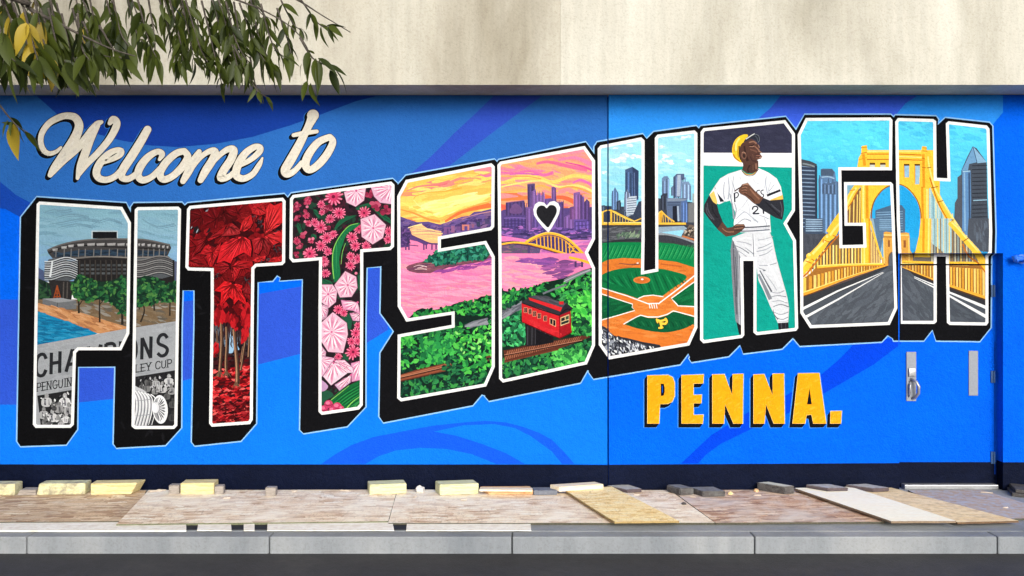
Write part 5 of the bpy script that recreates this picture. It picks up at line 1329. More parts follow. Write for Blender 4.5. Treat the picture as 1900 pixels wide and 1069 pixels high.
# trousers
poly([(338, 90), (440, 50), (632, 40), (658, 105), (672, 180), (692, 270), (725, 390), (757, 500), (775, 570), (788, 650), (780, 766), (700, 772), (665, 690), (640, 640), (590, 520), (545, 430), (530, 330), (420, 330), (415, 500), (408, 870), (362, 745), (345, 560), (334, 400), (324, 190)], (222, 224, 228))
poly([(336, 100), (365, 160), (400, 240), (418, 330), (415, 500), (408, 870), (362, 745), (345, 560), (334, 400), (324, 190)], (128, 130, 138))
for pts, w, c in (([(345, 120), (350, 300), (362, 500), (372, 700)], 16, (92, 94, 102)), ([(385, 200), (392, 400), (388, 600), (396, 780)], 14, (176, 178, 184)), ([(360, 240), (372, 420), (370, 560)], 8, (70, 72, 80)), ([(400, 320), (404, 520), (400, 700)], 8, (96, 98, 106)), ([(350, 150), (410, 175), (470, 215)], 9, (120, 124, 132)), ([(345, 175), (400, 205), (450, 240)], 7, (150, 152, 160)), ([(370, 120), (440, 130), (490, 150)], 8, (160, 164, 172)), ([(500, 60), (505, 150), (508, 240)], 7, (110, 114, 122)), ([(508, 60), (514, 150), (516, 240)], 5, (250, 250, 252)), ([(440, 170), (480, 200), (505, 220)], 9, (140, 144, 152)), ([(650, 130), (590, 160), (540, 175)], 8, (140, 144, 152)), ([(655, 155), (600, 185), (530, 200)], 10, (168, 172, 180)), ([(655, 180), (610, 215), (550, 235)], 8, (150, 154, 162)), ([(660, 80), (600, 100), (540, 110)], 8, (170, 174, 180)), ([(550, 310), (620, 310), (690, 290)], 8, (150, 154, 162)), ([(545, 330), (600, 350), (580, 352)], 9, (120, 124, 132)), ([(545, 380), (590, 470), (640, 580)], 34, (132, 136, 144)), ([(555, 350), (610, 450), (650, 520)], 16, (96, 100, 108)), ([(600, 380), (660, 460), (690, 510)], 10, (180, 184, 190)), ([(640, 520), (700, 530), (750, 510)], 8, (150, 154, 160)), ([(645, 560), (700, 550), (765, 560)], 9, (130, 134, 142)), ([(650, 600), (710, 590), (775, 610)], 9, (160, 164, 170)), ([(660, 640), (720, 620), (785, 640)], 10, (120, 124, 132)), ([(665, 680), (720, 700), (782, 680)], 9, (150, 154, 162)), ([(680, 720), (730, 740), (780, 720)], 8, (130, 134, 142)), ([(690, 750), (740, 758), (780, 748)], 6, (160, 164, 170)), ([(660, 660), (670, 700), (700, 740)], 10, (96, 100, 108)), ([(690, 560), (730, 580), (760, 600)], 8, (252, 252, 253)), ([(620, 300), (670, 380), (710, 470)], 24, (248, 248, 250)), ([(560, 120), (600, 130), (640, 120)], 14, (250, 250, 252)), ([(400, 100), (450, 90), (490, 100)], 14, (246, 246, 248))): stroke(pts, w, c, (.5, .9))
poly([(698, 768), (782, 762), (786, 835), (706, 835)], (34, 34, 40)); poly([(370, 760), (408, 790), (408, 880), (388, 850)], (34, 34, 40)); stroke([(725, 770), (730, 830)], 8, (70, 70, 78), smooth=False); stroke([(760, 768), (762, 830)], 6, (64, 64, 72), smooth=False)
frame(Z14)
# jersey
poly([(445, 535), (490, 578), (545, 578), (592, 520), (680, 560), (750, 610), (785, 680), (805, 790), (720, 812), (690, 800), (692, 960), (700, 1075), (392, 1075), (378, 1000), (392, 900), (345, 800), (250, 832), (200, 812), (168, 750), (220, 670), (262, 610), (332, 570)], (240, 242, 245))
JF = [(178, 184, 194), (206, 210, 218), (150, 156, 168)]
for pts, w, c in (([(330, 600), (340, 700), (330, 790)], 14, 0), ([(350, 600), (370, 680), (355, 780)], 9, 1), ([(300, 640), (290, 720), (300, 790)], 12, 0), ([(380, 590), (372, 650), (390, 720)], 7, 2), ([(660, 590), (655, 660), (670, 740)], 11, 0), ([(640, 560), (650, 640), (640, 700)], 8, 1), ([(700, 640), (680, 700), (690, 760)], 8, 0), ([(730, 660), (700, 700), (680, 720)], 7, 2), ([(400, 900), (450, 860), (500, 790)], 9, 1), ([(400, 960), (440, 920), (480, 900), (540, 950), (590, 990)], 13, 0), ([(410, 1000), (470, 960), (530, 980)], 10, 2), ([(430, 880), (500, 910), (560, 980)], 8, 1), ([(640, 950), (660, 1000), (650, 1050)], 9, 0), ([(600, 930), (640, 940), (680, 960)], 8, 2), ([(480, 790), (510, 850), (520, 930)], 8, 1), ([(385, 820), (400, 880), (385, 960)], 12, 2), ([(540, 600), (560, 640), (600, 660)], 6, 1), ([(430, 590), (440, 620)], 8, 1), ([(345, 740), (370, 860), (380, 960)], 16, 2)): stroke(pts, w, JF[c], (.5, .9))
for y, c in ((1028, (90, 94, 104)), (1044, (214, 216, 222)), (1060, (120, 124, 134))): stroke([(420, y + 6), (560, y + 2), (690, y - 8)], 12, c)
stroke([(452, 548), (490, 576), (545, 574), (585, 540)], 9, (214, 160, 60)); stroke([(446, 540), (488, 584), (548, 582), (594, 528)], 5, (60, 60, 66))
# sleeve bands
poly([(170, 750), (208, 716), (240, 806), (230, 836), (200, 814)], (250, 206, 104)); poly([(214, 680), (240, 740), (300, 810), (262, 812), (224, 750)], (34, 34, 42)); poly([(206, 712), (224, 700), (262, 812), (240, 818)], (244, 245, 247))
stroke([(665, 758), (720, 736), (782, 712)], 20, (34, 34, 42)); poly([(690, 796), (800, 752), (806, 792), (722, 814)], (250, 200, 92)); stroke([(690, 786), (798, 744)], 9, (248, 248, 250), smooth=False)
# arm on the hip
poly([(166, 755), (124, 838), (119, 895), (165, 960), (245, 1056), (312, 1110), (400, 1092), (470, 1040), (468, 1004), (400, 1004), (366, 1030), (322, 1037), (285, 985), (250, 900), (236, 838), (200, 812)], (46, 46, 52))
poly([(236, 1046), (280, 985), (322, 1037), (366, 1030), (400, 1004), (468, 1004), (480, 1030), (440, 1070), (390, 1100), (312, 1112)], (92, 64, 54))
for pts, w, c in (([(150, 820), (160, 890), (210, 970)], 16, (74, 74, 82)), ([(190, 830), (200, 890), (240, 950)], 10, (30, 30, 36)), ([(140, 860), (150, 910), (190, 960)], 6, (100, 100, 108)), ([(280, 1040), (320, 1070), (380, 1070)], 12, (150, 108, 86)), ([(390, 1020), (430, 1012), (465, 1014)], 9, (168, 122, 96)), ([(380, 1045), (420, 1040), (460, 1036)], 8, (156, 112, 90)), ([(380, 1060), (420, 1060), (450, 1056)], 6, (50, 34, 30)), ([(390, 1032), (430, 1028), (462, 1026)], 4, (50, 34, 30))): stroke(pts, w, c, (.6, .9))
poly([(236, 842), (310, 806), (332, 850), (350, 900), (366, 1000), (360, 1020), (328, 1034), (288, 985), (254, 905)], TEAL)
# writing on the shirt (partly hidden by the arm)
NV = (36, 38, 54)
stroke([(384, 735), (388, 815)], 13, NV, smooth=False); stroke([(384, 740), (408, 732), (420, 752), (405, 775), (388, 778)], 9, NV); stroke([(606, 712), (582, 716), (578, 740), (600, 765)], 9, NV); stroke([(636, 708), (614, 720), (618, 740), (636, 752), (630, 772), (612, 776)], 9, NV)
stroke([(540, 880), (548, 856), (575, 852), (586, 872), (560, 900), (546, 914), (600, 912)], 12, NV); stroke([(632, 852), (636, 916)], 13, NV, smooth=False)
# bent arm, hand at the chest
poly([(690, 800), (805, 790), (814, 870), (806, 930), (798, 968), (740, 950), (640, 892), (556, 826), (590, 770), (630, 776)], (46, 47, 54))
poly([(556, 830), (480, 764), (438, 744), (418, 720), (430, 690), (452, 660), (500, 646), (528, 680), (560, 715), (632, 778), (600, 826)], (110, 76, 60))
for pts, w, c in (([(700, 830), (740, 870), (780, 900)], 16, (72, 74, 82)), ([(650, 810), (700, 860), (770, 930)], 9, (28, 28, 34)), ([(780, 810), (795, 870), (790, 940)], 8, (88, 90, 98)), ([(520, 700), (560, 750), (600, 790)], 16, (150, 106, 84)), ([(470, 740), (520, 770), (560, 810)], 12, (74, 50, 42)), ([(455, 668), (480, 660), (500, 664)], 10, (176, 132, 108)), ([(448, 690), (480, 684), (494, 694)], 9, (160, 116, 94)), ([(446, 714), (476, 708), (492, 716)], 9, (150, 106, 86)), ([(452, 735), (480, 730), (492, 738)], 8, (136, 94, 76)), ([(450, 680), (490, 674)], 4, (50, 34, 30)), ([(446, 703), (488, 700)], 4, (50, 34, 30)), ([(450, 726), (488, 724)], 4, (50, 34, 30)), ([(385, 722), (410, 704), (450, 680)], 14, (84, 58, 50)), ([(470, 660), (500, 652), (515, 672)], 5, (196, 156, 132))): stroke(pts, w, c, (.7, .9))
# neck and head
poly([(455, 460), (590, 455), (592, 520), (578, 548), (540, 566), (492, 566), (452, 536), (460, 500)], (84, 58, 50))
stroke([(570, 480), (575, 530)], 18, (140, 100, 82)); stroke([(520, 490), (500, 530), (510, 560)], 14, (58, 40, 36)); stroke([(545, 490), (545, 540)], 8, (112, 78, 64))
poly([(426, 350), (446, 310), (480, 292), (530, 268), (566, 288), (588, 318), (602, 348), (600, 366), (624, 384), (604, 396), (612, 404), (626, 424), (612, 440), (586, 448), (560, 474), (520, 494), (480, 492), (446, 470), (430, 430)], (88, 60, 52))
for pts, w, c in (([(510, 300), (550, 292), (575, 310)], 16, (152, 112, 92)), ([(556, 330), (580, 350), (600, 372)], 14, (148, 106, 88)), ([(520, 360), (560, 372), (580, 384)], 18, (118, 82, 68)), ([(470, 330), (480, 400), (500, 460)], 26, (58, 40, 37)), ([(505, 322), (530, 326), (552, 318)], 9, (36, 26, 26)), ([(515, 334), (540, 336), (552, 330)], 6, (190, 150, 128)), ([(560, 400), (590, 402), (606, 398)], 6, (44, 28, 28)), ([(572, 412), (600, 412), (620, 424)], 9, (150, 104, 92)), ([(570, 430), (596, 436), (618, 432)], 10, (128, 90, 74)), ([(520, 420), (540, 456), (575, 460)], 14, (66, 46, 42)), ([(540, 400), (548, 430)], 8, (110, 76, 64)), ([(590, 372), (604, 380), (618, 386)], 7, (182, 140, 118)), ([(590, 318), (600, 345)], 7, (180, 140, 118)), ([(600, 430), (620, 428)], 5, (226, 190, 170))): stroke(pts, w, c, (.6, .9))
ell(466, 412, 24, 33, (120, 86, 72), rot=-10, n=12); ell(468, 414, 13, 20, (60, 42, 38), rot=-10, n=10); stroke([(450, 390), (462, 382), (482, 394)], 6, (170, 128, 108))
spoly([(366, 390), (366, 345), (384, 290), (420, 250), (470, 230), (502, 238), (480, 285), (446, 312), (432, 352), (426, 410), (440, 455), (446, 474), (410, 458), (378, 428)], (250, 204, 48), 4)
stroke([(376, 400), (390, 432), (430, 462)], 18, (188, 130, 40), (.8, .5)); stroke([(382, 380), (384, 330), (410, 280)], 9, (214, 158, 36)); stroke([(430, 262), (400, 310), (398, 370)], 16, (255, 232, 130)); stroke([(420, 330), (414, 380), (418, 430)], 7, (150, 104, 30)); stroke([(430, 330), (426, 400), (438, 450)], 9, (52, 36, 33))
spoly([(466, 296), (490, 258), (540, 226), (575, 224), (600, 246), (602, 280), (588, 304), (560, 272), (520, 268)], (44, 48, 58), 4); stroke([(482, 272), (530, 240), (560, 224)], 9, (214, 216, 214)); stroke([(556, 226), (592, 240), (600, 280), (588, 300)], 4, (120, 126, 136)); stroke([(560, 240), (580, 262), (586, 290)], 9, (74, 80, 92))

# ------------------------------------------------ G and H: the suspension bridge
fresh_height(BASE_L); target(pics['G'], pics['H']); frame(Z16)
vgrad(80, 1800, [(60, (98, 224, 250)), (300, (88, 212, 246)), (520, (80, 196, 236)), (760, (92, 204, 240)), (1300, (40, 150, 214))], 14)
dabs([(110, 110), (890, 100), (890, 340), (600, 480), (110, 440)], 90, 80, 20, [(80, 206, 240), (112, 230, 252), (92, 216, 246), (74, 194, 230)], 10)
frame(Z18); dabs([(120, 110), (900, 130), (900, 340), (640, 560), (400, 330), (120, 330)], 90, 80, 20, [(80, 200, 240), (110, 226, 250), (92, 212, 246), (64, 186, 236)], 10); frame(Z16)
def floors(pts, c, y0, y1, x0, x1, n, c2, slope=0):
    poly(pts, c)
    for i in range(n):
        y = y0 + (y1 - y0) * i / n
        stroke([(x0, y, 9), ((x0 + x1) / 2, y + slope / 2, 11), (x1, y + slope, 7)], 0, jit(C(*c2), .2), smooth=False)
floors([(110, 440), (200, 460), (258, 486), (264, 960), (264, 1100), (110, 1100)], (54, 66, 86), 505, 1060, 128, 255, 16, (124, 146, 172), 6)
poly([(118, 446), (200, 462), (256, 486), (256, 520), (118, 500)], (70, 76, 84)); stroke([(135, 482), (190, 492), (245, 510)], 14, (128, 140, 146)); poly([(240, 500), (262, 500), (264, 950), (244, 950)], (48, 58, 76))
glass([(272, 615), (292, 590), (292, 530), (310, 524), (390, 526), (416, 555), (426, 630), (445, 640), (445, 1100), (272, 1100)], (96, 128, 166), 9); poly([(292, 532), (388, 528), (408, 556), (400, 590), (292, 585)], (76, 94, 116)); poly([(304, 655), (420, 640), (420, 750), (304, 745)], (80, 100, 128)); stroke([(300, 600), (360, 595), (410, 612)], 12, (150, 180, 206)); glass([(304, 655), (420, 650), (420, 740), (304, 740)], (84, 106, 136), 7)
floors([(155, 960), (305, 955), (305, 1110), (150, 1110)], (66, 82, 104), 975, 1100, 162, 300, 6, (150, 176, 200))
frame(Z17)
poly([(110, 90), (300, 100), (440, 130), (440, 400), (110, 400)], (72, 76, 86)); dabs([(130, 120), (420, 120), (400, 300), (130, 330)], 30, 70, 14, [(84, 88, 98), (60, 64, 74)], 80)
floors([(150, -20), (298, -20), (298, 110), (150, 105)], (66, 82, 104), -10, 100, 156, 294, 6, (150, 176, 200))
# road
poly([(100, 620), (400, 520), (640, 420), (830, 360), (900, 360), (960, 360), (1200, 470), (1800, 760), (1800, 920), (100, 920)], (78, 84, 92))
dabs([(150, 800), (800, 420), (880, 400), (900, 820), (200, 860)], 150, 100, 20, [(92, 98, 106), (66, 72, 80), (84, 90, 100), (108, 114, 122)], -42)
poly([(100, 640), (500, 500), (830, 365), (830, 385), (500, 560), (100, 745)], (56, 58, 62))
frame(Z19); poly([(110, 380), (160, 375), (900, 640), (900, 880), (110, 880)], (78, 84, 92)); dabs([(150, 440), (400, 560), (400, 800), (150, 810)], 90, 100, 20, [(92, 98, 106), (66, 72, 80), (100, 106, 114)], 52); dabs([(545, 640), (830, 800), (830, 830), (545, 820)], 40, 80, 16, [(92, 98, 106), (66, 72, 80)], 28)
poly([(170, 385), (420, 490), (860, 640), (860, 720), (420, 540), (250, 450)], (52, 52, 56))
for pts in ([(250, 460), (420, 530), (545, 592), (860, 722)], [(250, 470), (420, 552), (545, 622), (860, 800)]): stroke([(x, y, 4 + (x - 250) * .036) for x, y in pts], 0, (246, 246, 244), smooth=False)
frame(Z17)
for pts in ([(100, 742), (420, 580), (795, 424)], [(130, 808), (420, 650), (800, 428)]): stroke([(x, y, 22 - (x - 100) * .027) for x, y in pts], 0, (246, 246, 244), smooth=False)
# bridge: main tower
YA, YBs, YC, OS = (252, 200, 62), (226, 152, 34), (255, 228, 128), (196, 110, 30)
frame(Z16)
poly([(606, 520), (620, 430), (640, 400), (645, 330), (690, 322), (695, 365), (1320, 365), (1320, 1100), (740, 1100), (724, 880), (700, 1100), (640, 1100), (640, 668), (560, 680), (560, 520)], YA)
frame(Z18)
poly([(100, 368), (322, 370), (330, 330), (368, 335), (372, 385), (385, 470), (400, 560), (420, 640), (420, 680), (390, 700), (392, 1100), (312, 1100), (318, 930), (290, 820), (230, 730), (130, 665), (100, 660)], YA)
for a, b, w, c in (((100, 398), (325, 408), 9, OS), ((100, 378), (320, 378), 10, YC), ((100, 446), (330, 452), 9, OS), ((100, 420), (325, 428), 9, YC), ((340, 400), (345, 690), 22, YBs), ((330, 680), (338, 1069), 20, YBs), ((372, 700), (372, 1069), 14, YC)): stroke([a, b], w, c, smooth=False)
for x in (196, 288):
    rect(x - 22, 486, x + 22, 600, (150, 190, 214)); rect(x - 24, 484, x + 24, 500, (96, 62, 30)); stroke([(x - 22, 500), (x - 20, 600)], 6, YBs, smooth=False)
rect(268, 500, 306, 660, (160, 196, 214)); stroke([(268, 500), (268, 650)], 6, YBs, smooth=False)
for y in (345, 372, 436, 515): stroke([(330, y), (372 + (y - 345) * .12, y + 4)], 7, OS, smooth=False)
# arch opening
frame(Z18)
AR = cat([(60, 700), (130, 668), (190, 690), (250, 750), (295, 830), (314, 930), (312, 1120)], 4)
poly(AR + [(60, 1120)], (36, 164, 226)); stroke([(100, 660), (140, 662), (200, 690), (262, 756), (304, 840), (320, 930), (318, 1069)], 9, (150, 96, 30))
frame(Z16); poly(cat([(738, 1120), (722, 940), (740, 830), (790, 740), (850, 690), (930, 668), (990, 690)], 4) + [(990, 1120)], (48, 172, 230)); stroke([(742, 1069), (728, 930), (748, 820), (800, 736), (860, 686), (930, 664)], 11, (140, 92, 34))
floors([(764, 885), (900, 840), (990, 840), (1020, 880), (1020, 1120), (764, 1120)], (76, 106, 134), 905, 1090, 772, 1000, 9, (120, 154, 184), -10)
for a, b, w, c in (((690, 400), (900, 400), 9, OS), ((690, 378), (900, 376), 12, YC), ((690, 446), (900, 446), 9, OS), ((660, 400), (672, 500), 24, YBs), ((640, 345), (690, 340), 7, OS), ((640, 395), (690, 385), 8, OS), ((620, 450), (690, 430), 8, YBs), ((690, 670), (695, 1069), 24, YBs), ((660, 670), (660, 1069), 16, YC)): stroke([a, b], w, c, smooth=False)
for x in (738, 828): rect(x - 22, 478, x + 22, 520, (206, 206, 190)); rect(x - 24, 474, x + 24, 492, (90, 58, 30))
# left cable, hangers
poly([(515, 670), (640, 660), (640, 1010), (515, 1010)], (120, 170, 190)); poly([(520, 860), (600, 720), (640, 690), (640, 1010), (520, 1010)], (128, 92, 60))
for x in (540, 575, 605, 628): stroke([(x, 1010), (x + 4, 840 - (x - 540) * 1.4)], 10, (246, 210, 110), smooth=False)
stroke([(640, 640), (575, 720), (530, 810), (500, 880), (440, 960), (360, 1080)], 46, YA, (1.1, 1.2)); stroke([(600, 690), (550, 770), (520, 840)], 14, YC); stroke([(610, 720), (575, 790), (530, 860)], 8, OS)
stroke([(540, 715), (590, 708)], 6, OS, smooth=False)
frame(Z17)
poly([(150, 560), (250, 330), (430, 120), (640, 200), (640, 360), (150, 600)], (110, 86, 62))
for x in range(150, 640, 26):
    y0 = 330 - (x - 180) * .72 if x < 440 else 215
    stroke([(x, max(200, y0)), (x, 560 - (x - 150) * .42)], 13, jit(C(*((250, 210, 100), (232, 176, 70), (255, 226, 140))[(x // 26) % 3]), .06), smooth=False)
stroke([(470, 0), (420, 40), (380, 110), (330, 150), (280, 220), (215, 290), (160, 370), (110, 420)], 62, YA, (.8, 1.25)); stroke([(455, 0), (400, 60), (340, 140), (260, 220), (180, 310), (115, 390)], 20, YC, (.8, 1.1)); stroke([(470, 70), (400, 150), (330, 230), (250, 330), (170, 430), (120, 470)], 14, OS, (.8, 1.1))
for a, b in (((310, 160), (355, 175)), ((300, 150), (300, 180)), ((160, 290), (230, 330)), ((155, 330), (205, 350)), ((380, 120), (410, 130))): stroke([a, b], 8, OS, smooth=False)
ell(338, 138, 26, 30, YA, n=12); ell(190, 290, 30, 26, YA, n=12); ell(332, 128, 12, 12, YC, n=9); ell(184, 280, 14, 12, YC, n=9)
poly([(620, -20), (690, -20), (690, 350), (622, 350)], YA); stroke([(682, -20), (682, 350)], 14, YBs, smooth=False); stroke([(640, -20), (640, 350)], 12, YC, smooth=False)
poly([(690, -20), (790, -20), (790, 320), (690, 350)], (146, 176, 190)); poly([(690, 60), (730, 150), (775, 300), (775, 350), (690, 350)], (176, 140, 96))
for x in (700, 720, 742, 762): stroke([(x, 60 + (x - 690) * 3), (x + 2, 350)], 7, (246, 210, 120), smooth=False)
stroke([(690, 0), (720, 110), (760, 240), (790, 320)], 16, YA)
poly([(715, -20), (890, -20), (890, 120), (800, 130), (770, 260), (745, 160)], (90, 120, 148)); floors([(760, -20), (880, -20), (880, 90), (770, 100)], (90, 120, 148), -10, 90, 765, 875, 6, (126, 160, 188))
# far tower
poly([(800, 95), (820, 88), (900, 100), (1010, 100), (1010, 370), (785, 370), (785, 310), (800, 300)], (222, 164, 74)); stroke([(800, 115), (960, 120)], 10, (250, 214, 130), smooth=False); stroke([(800, 132), (960, 136)], 7, (150, 96, 44), smooth=False)
rect(836, 160, 852, 215, (150, 90, 50)); stroke([(800, 140), (805, 350)], 10, (250, 206, 110), smooth=False); poly(cat([(838, 370), (840, 300), (858, 262), (900, 250), (930, 270), (930, 370)], 3), (92, 96, 104)); stroke([(838, 360), (842, 290), (866, 256)], 7, (140, 92, 44))
poly([(250, 372), (500, 352), (800, 350), (830, 372), (700, 410), (460, 480), (140, 600), (130, 630), (130, 480), (200, 430)], (170, 112, 48))
for k in range(26):
    t = (k / 25) ** .8
    x = 150 + 640 * t
    stroke([(x, 470 - 100 * min(1, t * 1.6)), (x, 590 - 215 * t)], 26 * (1 - t) + 5, jit(C(*((248, 196, 84), (226, 160, 56), (255, 214, 120))[k % 3]), .06), smooth=False)
    stroke([(x + 15 * (1 - t), 470 - 100 * min(1, t * 1.6)), (x + 15 * (1 - t), 590 - 215 * t)], 7 * (1 - t) + 2, (130, 84, 36), smooth=False)
stroke([(250, 380), (420, 366), (620, 360), (800, 358)], 22, YA, (1.1, .7)); stroke([(250, 372), (500, 358), (790, 350)], 7, YC); stroke([(250, 394), (500, 378), (780, 368)], 5, OS)
stroke([(120, 610), (300, 545), (500, 470), (700, 405), (830, 365)], 24, (244, 168, 54), (1.3, .4)); stroke([(120, 596), (300, 534), (500, 462), (700, 400)], 7, YC, (1.2, .5)); stroke([(120, 628), (320, 560), (520, 484), (720, 412)], 7, (110, 66, 26), (1.2, .5))
# H side: cable, hangers, glass tower, right railing
frame(Z18)
poly([(388, 700), (430, 660), (560, 900), (640, 1040), (640, 1100), (388, 1100)], (156, 200, 206))
for k, x in enumerate(range(400, 640, 24)): stroke([(x, 700 + (x - 400) * 1.1), (x + 2, 1100)], 10, ((196, 208, 200), (120, 160, 176), (236, 220, 160))[k % 3], smooth=False)
floors([(634, 600), (668, 575), (668, 540), (720, 420), (766, 332), (800, 350), (886, 470), (892, 800), (905, 1100), (600, 1100), (612, 820), (634, 780)], (72, 80, 92), 500, 1080, 760, 890, 17, (48, 52, 60), -4)
poly([(668, 545), (725, 420), (768, 332), (800, 470), (735, 485), (725, 540)], (112, 158, 196)); poly([(768, 332), (886, 470), (806, 478)], (138, 180, 210)); stroke([(768, 334), (804, 476)], 6, (60, 86, 116), smooth=False); stroke([(768, 334), (700, 480), (668, 545)], 5, (70, 96, 126), smooth=False)
poly([(676, 545), (746, 540), (752, 780), (745, 1100), (676, 1100)], (96, 140, 186)); stroke([(735, 560), (740, 1060)], 14, (58, 80, 112), smooth=False); stroke([(694, 560), (700, 1060)], 12, (140, 178, 210), smooth=False); stroke([(680, 552), (745, 546)], 8, (170, 206, 226), smooth=False); poly([(634, 600), (668, 580), (674, 1100), (612, 1100), (612, 820), (634, 780)], (84, 88, 98))
for y in (800, 1000): stroke([(770, y), (890, y - 6)], 10, (150, 186, 206), smooth=False)
stroke([(372, 420), (385, 520), (412, 640), (450, 740), (500, 840), (560, 950), (640, 1069), (690, 1140)], 52, YA, (.8, 1.3)); stroke([(380, 420), (396, 530), (440, 690), (500, 800), (580, 930), (660, 1050)], 14, YC, (.8, 1.2)); stroke([(395, 600), (440, 740), (490, 860), (560, 980), (620, 1069)], 10, OS)
for a, b in (((408, 690), (466, 680)), ((460, 815), (512, 800)), ((550, 980), (606, 966)), ((372, 520), (408, 512))): stroke([a, b], 8, (150, 96, 30), smooth=False)
frame(Z19)
poly([(380, -20), (560, -20), (640, 130), (840, 300), (840, 420), (160, 380), (160, 300), (250, 260), (320, 180)], (118, 110, 100))
poly([(390, -20), (560, -20), (560, 260), (520, 280), (390, 180)], (160, 200, 206))
for k, x in enumerate(range(396, 800, 24)): stroke([(x, -20 + max(0, x - 560) * 1.1), (x + 2, 350)], 10, ((214, 208, 176), (140, 160, 160), (244, 210, 120), (150, 120, 80))[k % 4], smooth=False)
poly([(700, -20), (900, -20), (880, 260), (800, 250), (690, 130)], (78, 84, 94)); dabs([(720, 20), (870, 20), (870, 240), (800, 230)], 30, 60, 10, [(60, 64, 74), (110, 124, 140), (92, 98, 108)], 84)
poly([(305, -20), (390, -20), (385, 300), (250, 300), (290, 120)], YA); stroke([(330, -20), (326, 260)], 18, YBs, smooth=False); stroke([(372, -20), (368, 290)], 12, YC, smooth=False)
poly([(110, 100), (190, 95), (212, 120), (216, 240), (240, 280), (240, 360), (110, 360)], (222, 164, 74)); stroke([(110, 118), (205, 118)], 9, (250, 214, 130), smooth=False); rect(162, 160, 182, 220, (150, 90, 50)); stroke([(205, 140), (210, 340)], 9, (250, 206, 110), smooth=False)
poly([(150, 330), (440, 345), (860, 350), (860, 420), (860, 640), (420, 480), (170, 390)], (164, 110, 52))
for k in range(28):
    t = k / 27
    x = 190 + 660 * t
    stroke([(x, 360 + 40 * t), (x + 2, 395 + 240 * t)], 7 + 17 * t, jit(C(*((248, 196, 84), (226, 160, 56), (255, 214, 120))[k % 3]), .06), smooth=False); stroke([(x + 6 + 6 * t, 365 + 40 * t), (x + 6 + 6 * t, 400 + 235 * t)], 2 + 5 * t, (130, 84, 36), smooth=False)
stroke([(150, 335), (400, 344), (700, 345), (860, 350)], 17, YA); stroke([(150, 352), (400, 362), (700, 366)], 7, YC)
stroke([(150, 380), (400, 480), (545, 535), (860, 640)], 18, (244, 178, 60), (.4, 1.3)); stroke([(150, 392), (400, 494), (545, 552), (860, 660)], 7, (96, 60, 26), (.4, 1.2))
stroke([(545, 10), (600, 70), (680, 160), (760, 250), (800, 310), (870, 420)], 50, YA, (.9, 1.2)); stroke([(560, 10), (620, 70), (700, 160), (780, 250)], 14, YC); stroke([(650, 190), (700, 290), (780, 350), (850, 440)], 12, OS); stroke([(655, 170), (700, 140)], 8, (150, 96, 30), smooth=False)
# door joints cut across the H
gap = Sheet('door_gap'); gap2 = Sheet('door_gap'); gap3 = Sheet('door_gap'); target(gap); frame(PX)
poly([(1667, 489.8), (1840, 489.8), (1840, 492.6), (1667, 492.6)], (12, 12, 16))
target(gap2)
poly([(1667, 470.5), (1671.5, 470.5), (1671.5, 606), (1667, 606)], (16, 16, 20))
target(gap3); stroke([(1846, 634), (1846, 880)], 2.0, (6, 70, 190), smooth=False)

for L in ORDER:
    b = blocks[L].build(mural, LABELS[L])
    outl[L].build(b, 'white outline of the letter')
    pics[L].build(b, 'painted picture inside the letter')
    if L == 'B': heart.build(b, 'black heart with white rim')
for g_ in (gap, gap2, gap3): g_.build(door)

# ------------------------------------------------ PENNA.
STATS.append(int(HG.max())); HG = HG_WALL
frame(Z20)
PEN = [('P', [(80, 292), (228, 288), (262, 305), (276, 345), (276, 440), (258, 480), (225, 496), (172, 497), (165, 635), (80, 635)]),
       ('E', [(322, 290), (482, 285), (478, 350), (410, 352), (409, 430), (468, 428), (465, 490), (410, 492), (410, 572), (480, 570), (475, 635), (322, 635)]),
       ('N', [(540, 285), (628, 283), (682, 430), (685, 283), (762, 280), (758, 635), (690, 635), (632, 500), (625, 635), (540, 635)]),
       ('N', [(832, 285), (910, 283), (968, 430), (968, 280), (1050, 278), (1055, 635), (975, 635), (922, 500), (912, 635), (832, 635)]),
       ('A', [(1148, 277), (1300, 275), (1350, 635), (1255, 635), (1243, 572), (1210, 575), (1200, 635), (1108, 635)]),
       ('.', [(1378, 545), (1460, 543), (1454, 635), (1375, 635)])]
word = Sheet('painted_word'); target(word)
for ch, p in PEN:
    for k in (0, 7): stroke([(x - 3.2 * k, y + 4 * k) for x, y in p], 12, (70, 150, 250), smooth=False, closed=True)
for ch, p in PEN:
    for k in range(0, 9): poly([(x - 2.7 * k, y + 3.4 * k) for x, y in p], (16, 18, 26))
pw = word.build(mural, 'yellow word PENNA. with black drop shade')
for ch, p in PEN:
    g = Sheet('letter', [tp(q) for q in p]); target(g)
    poly(p, (250, 172, 22))
    dabs(p, 40, 40, 9, [(250, 180, 34), (242, 160, 14), (252, 188, 54)], -30)
    stroke(p, 5, (254, 222, 150), smooth=False, closed=True)
    if ch == 'P': poly([(176, 352), (196, 352), (203, 375), (203, 410), (196, 436), (176, 438)], (14, 16, 24)); poly([(184, 366), (190, 366), (192, 410), (184, 420)], (14, 80, 190))
    if ch == 'A': poly([(1230, 385), (1212, 498), (1246, 498)], (14, 16, 24))
    g.build(pw)

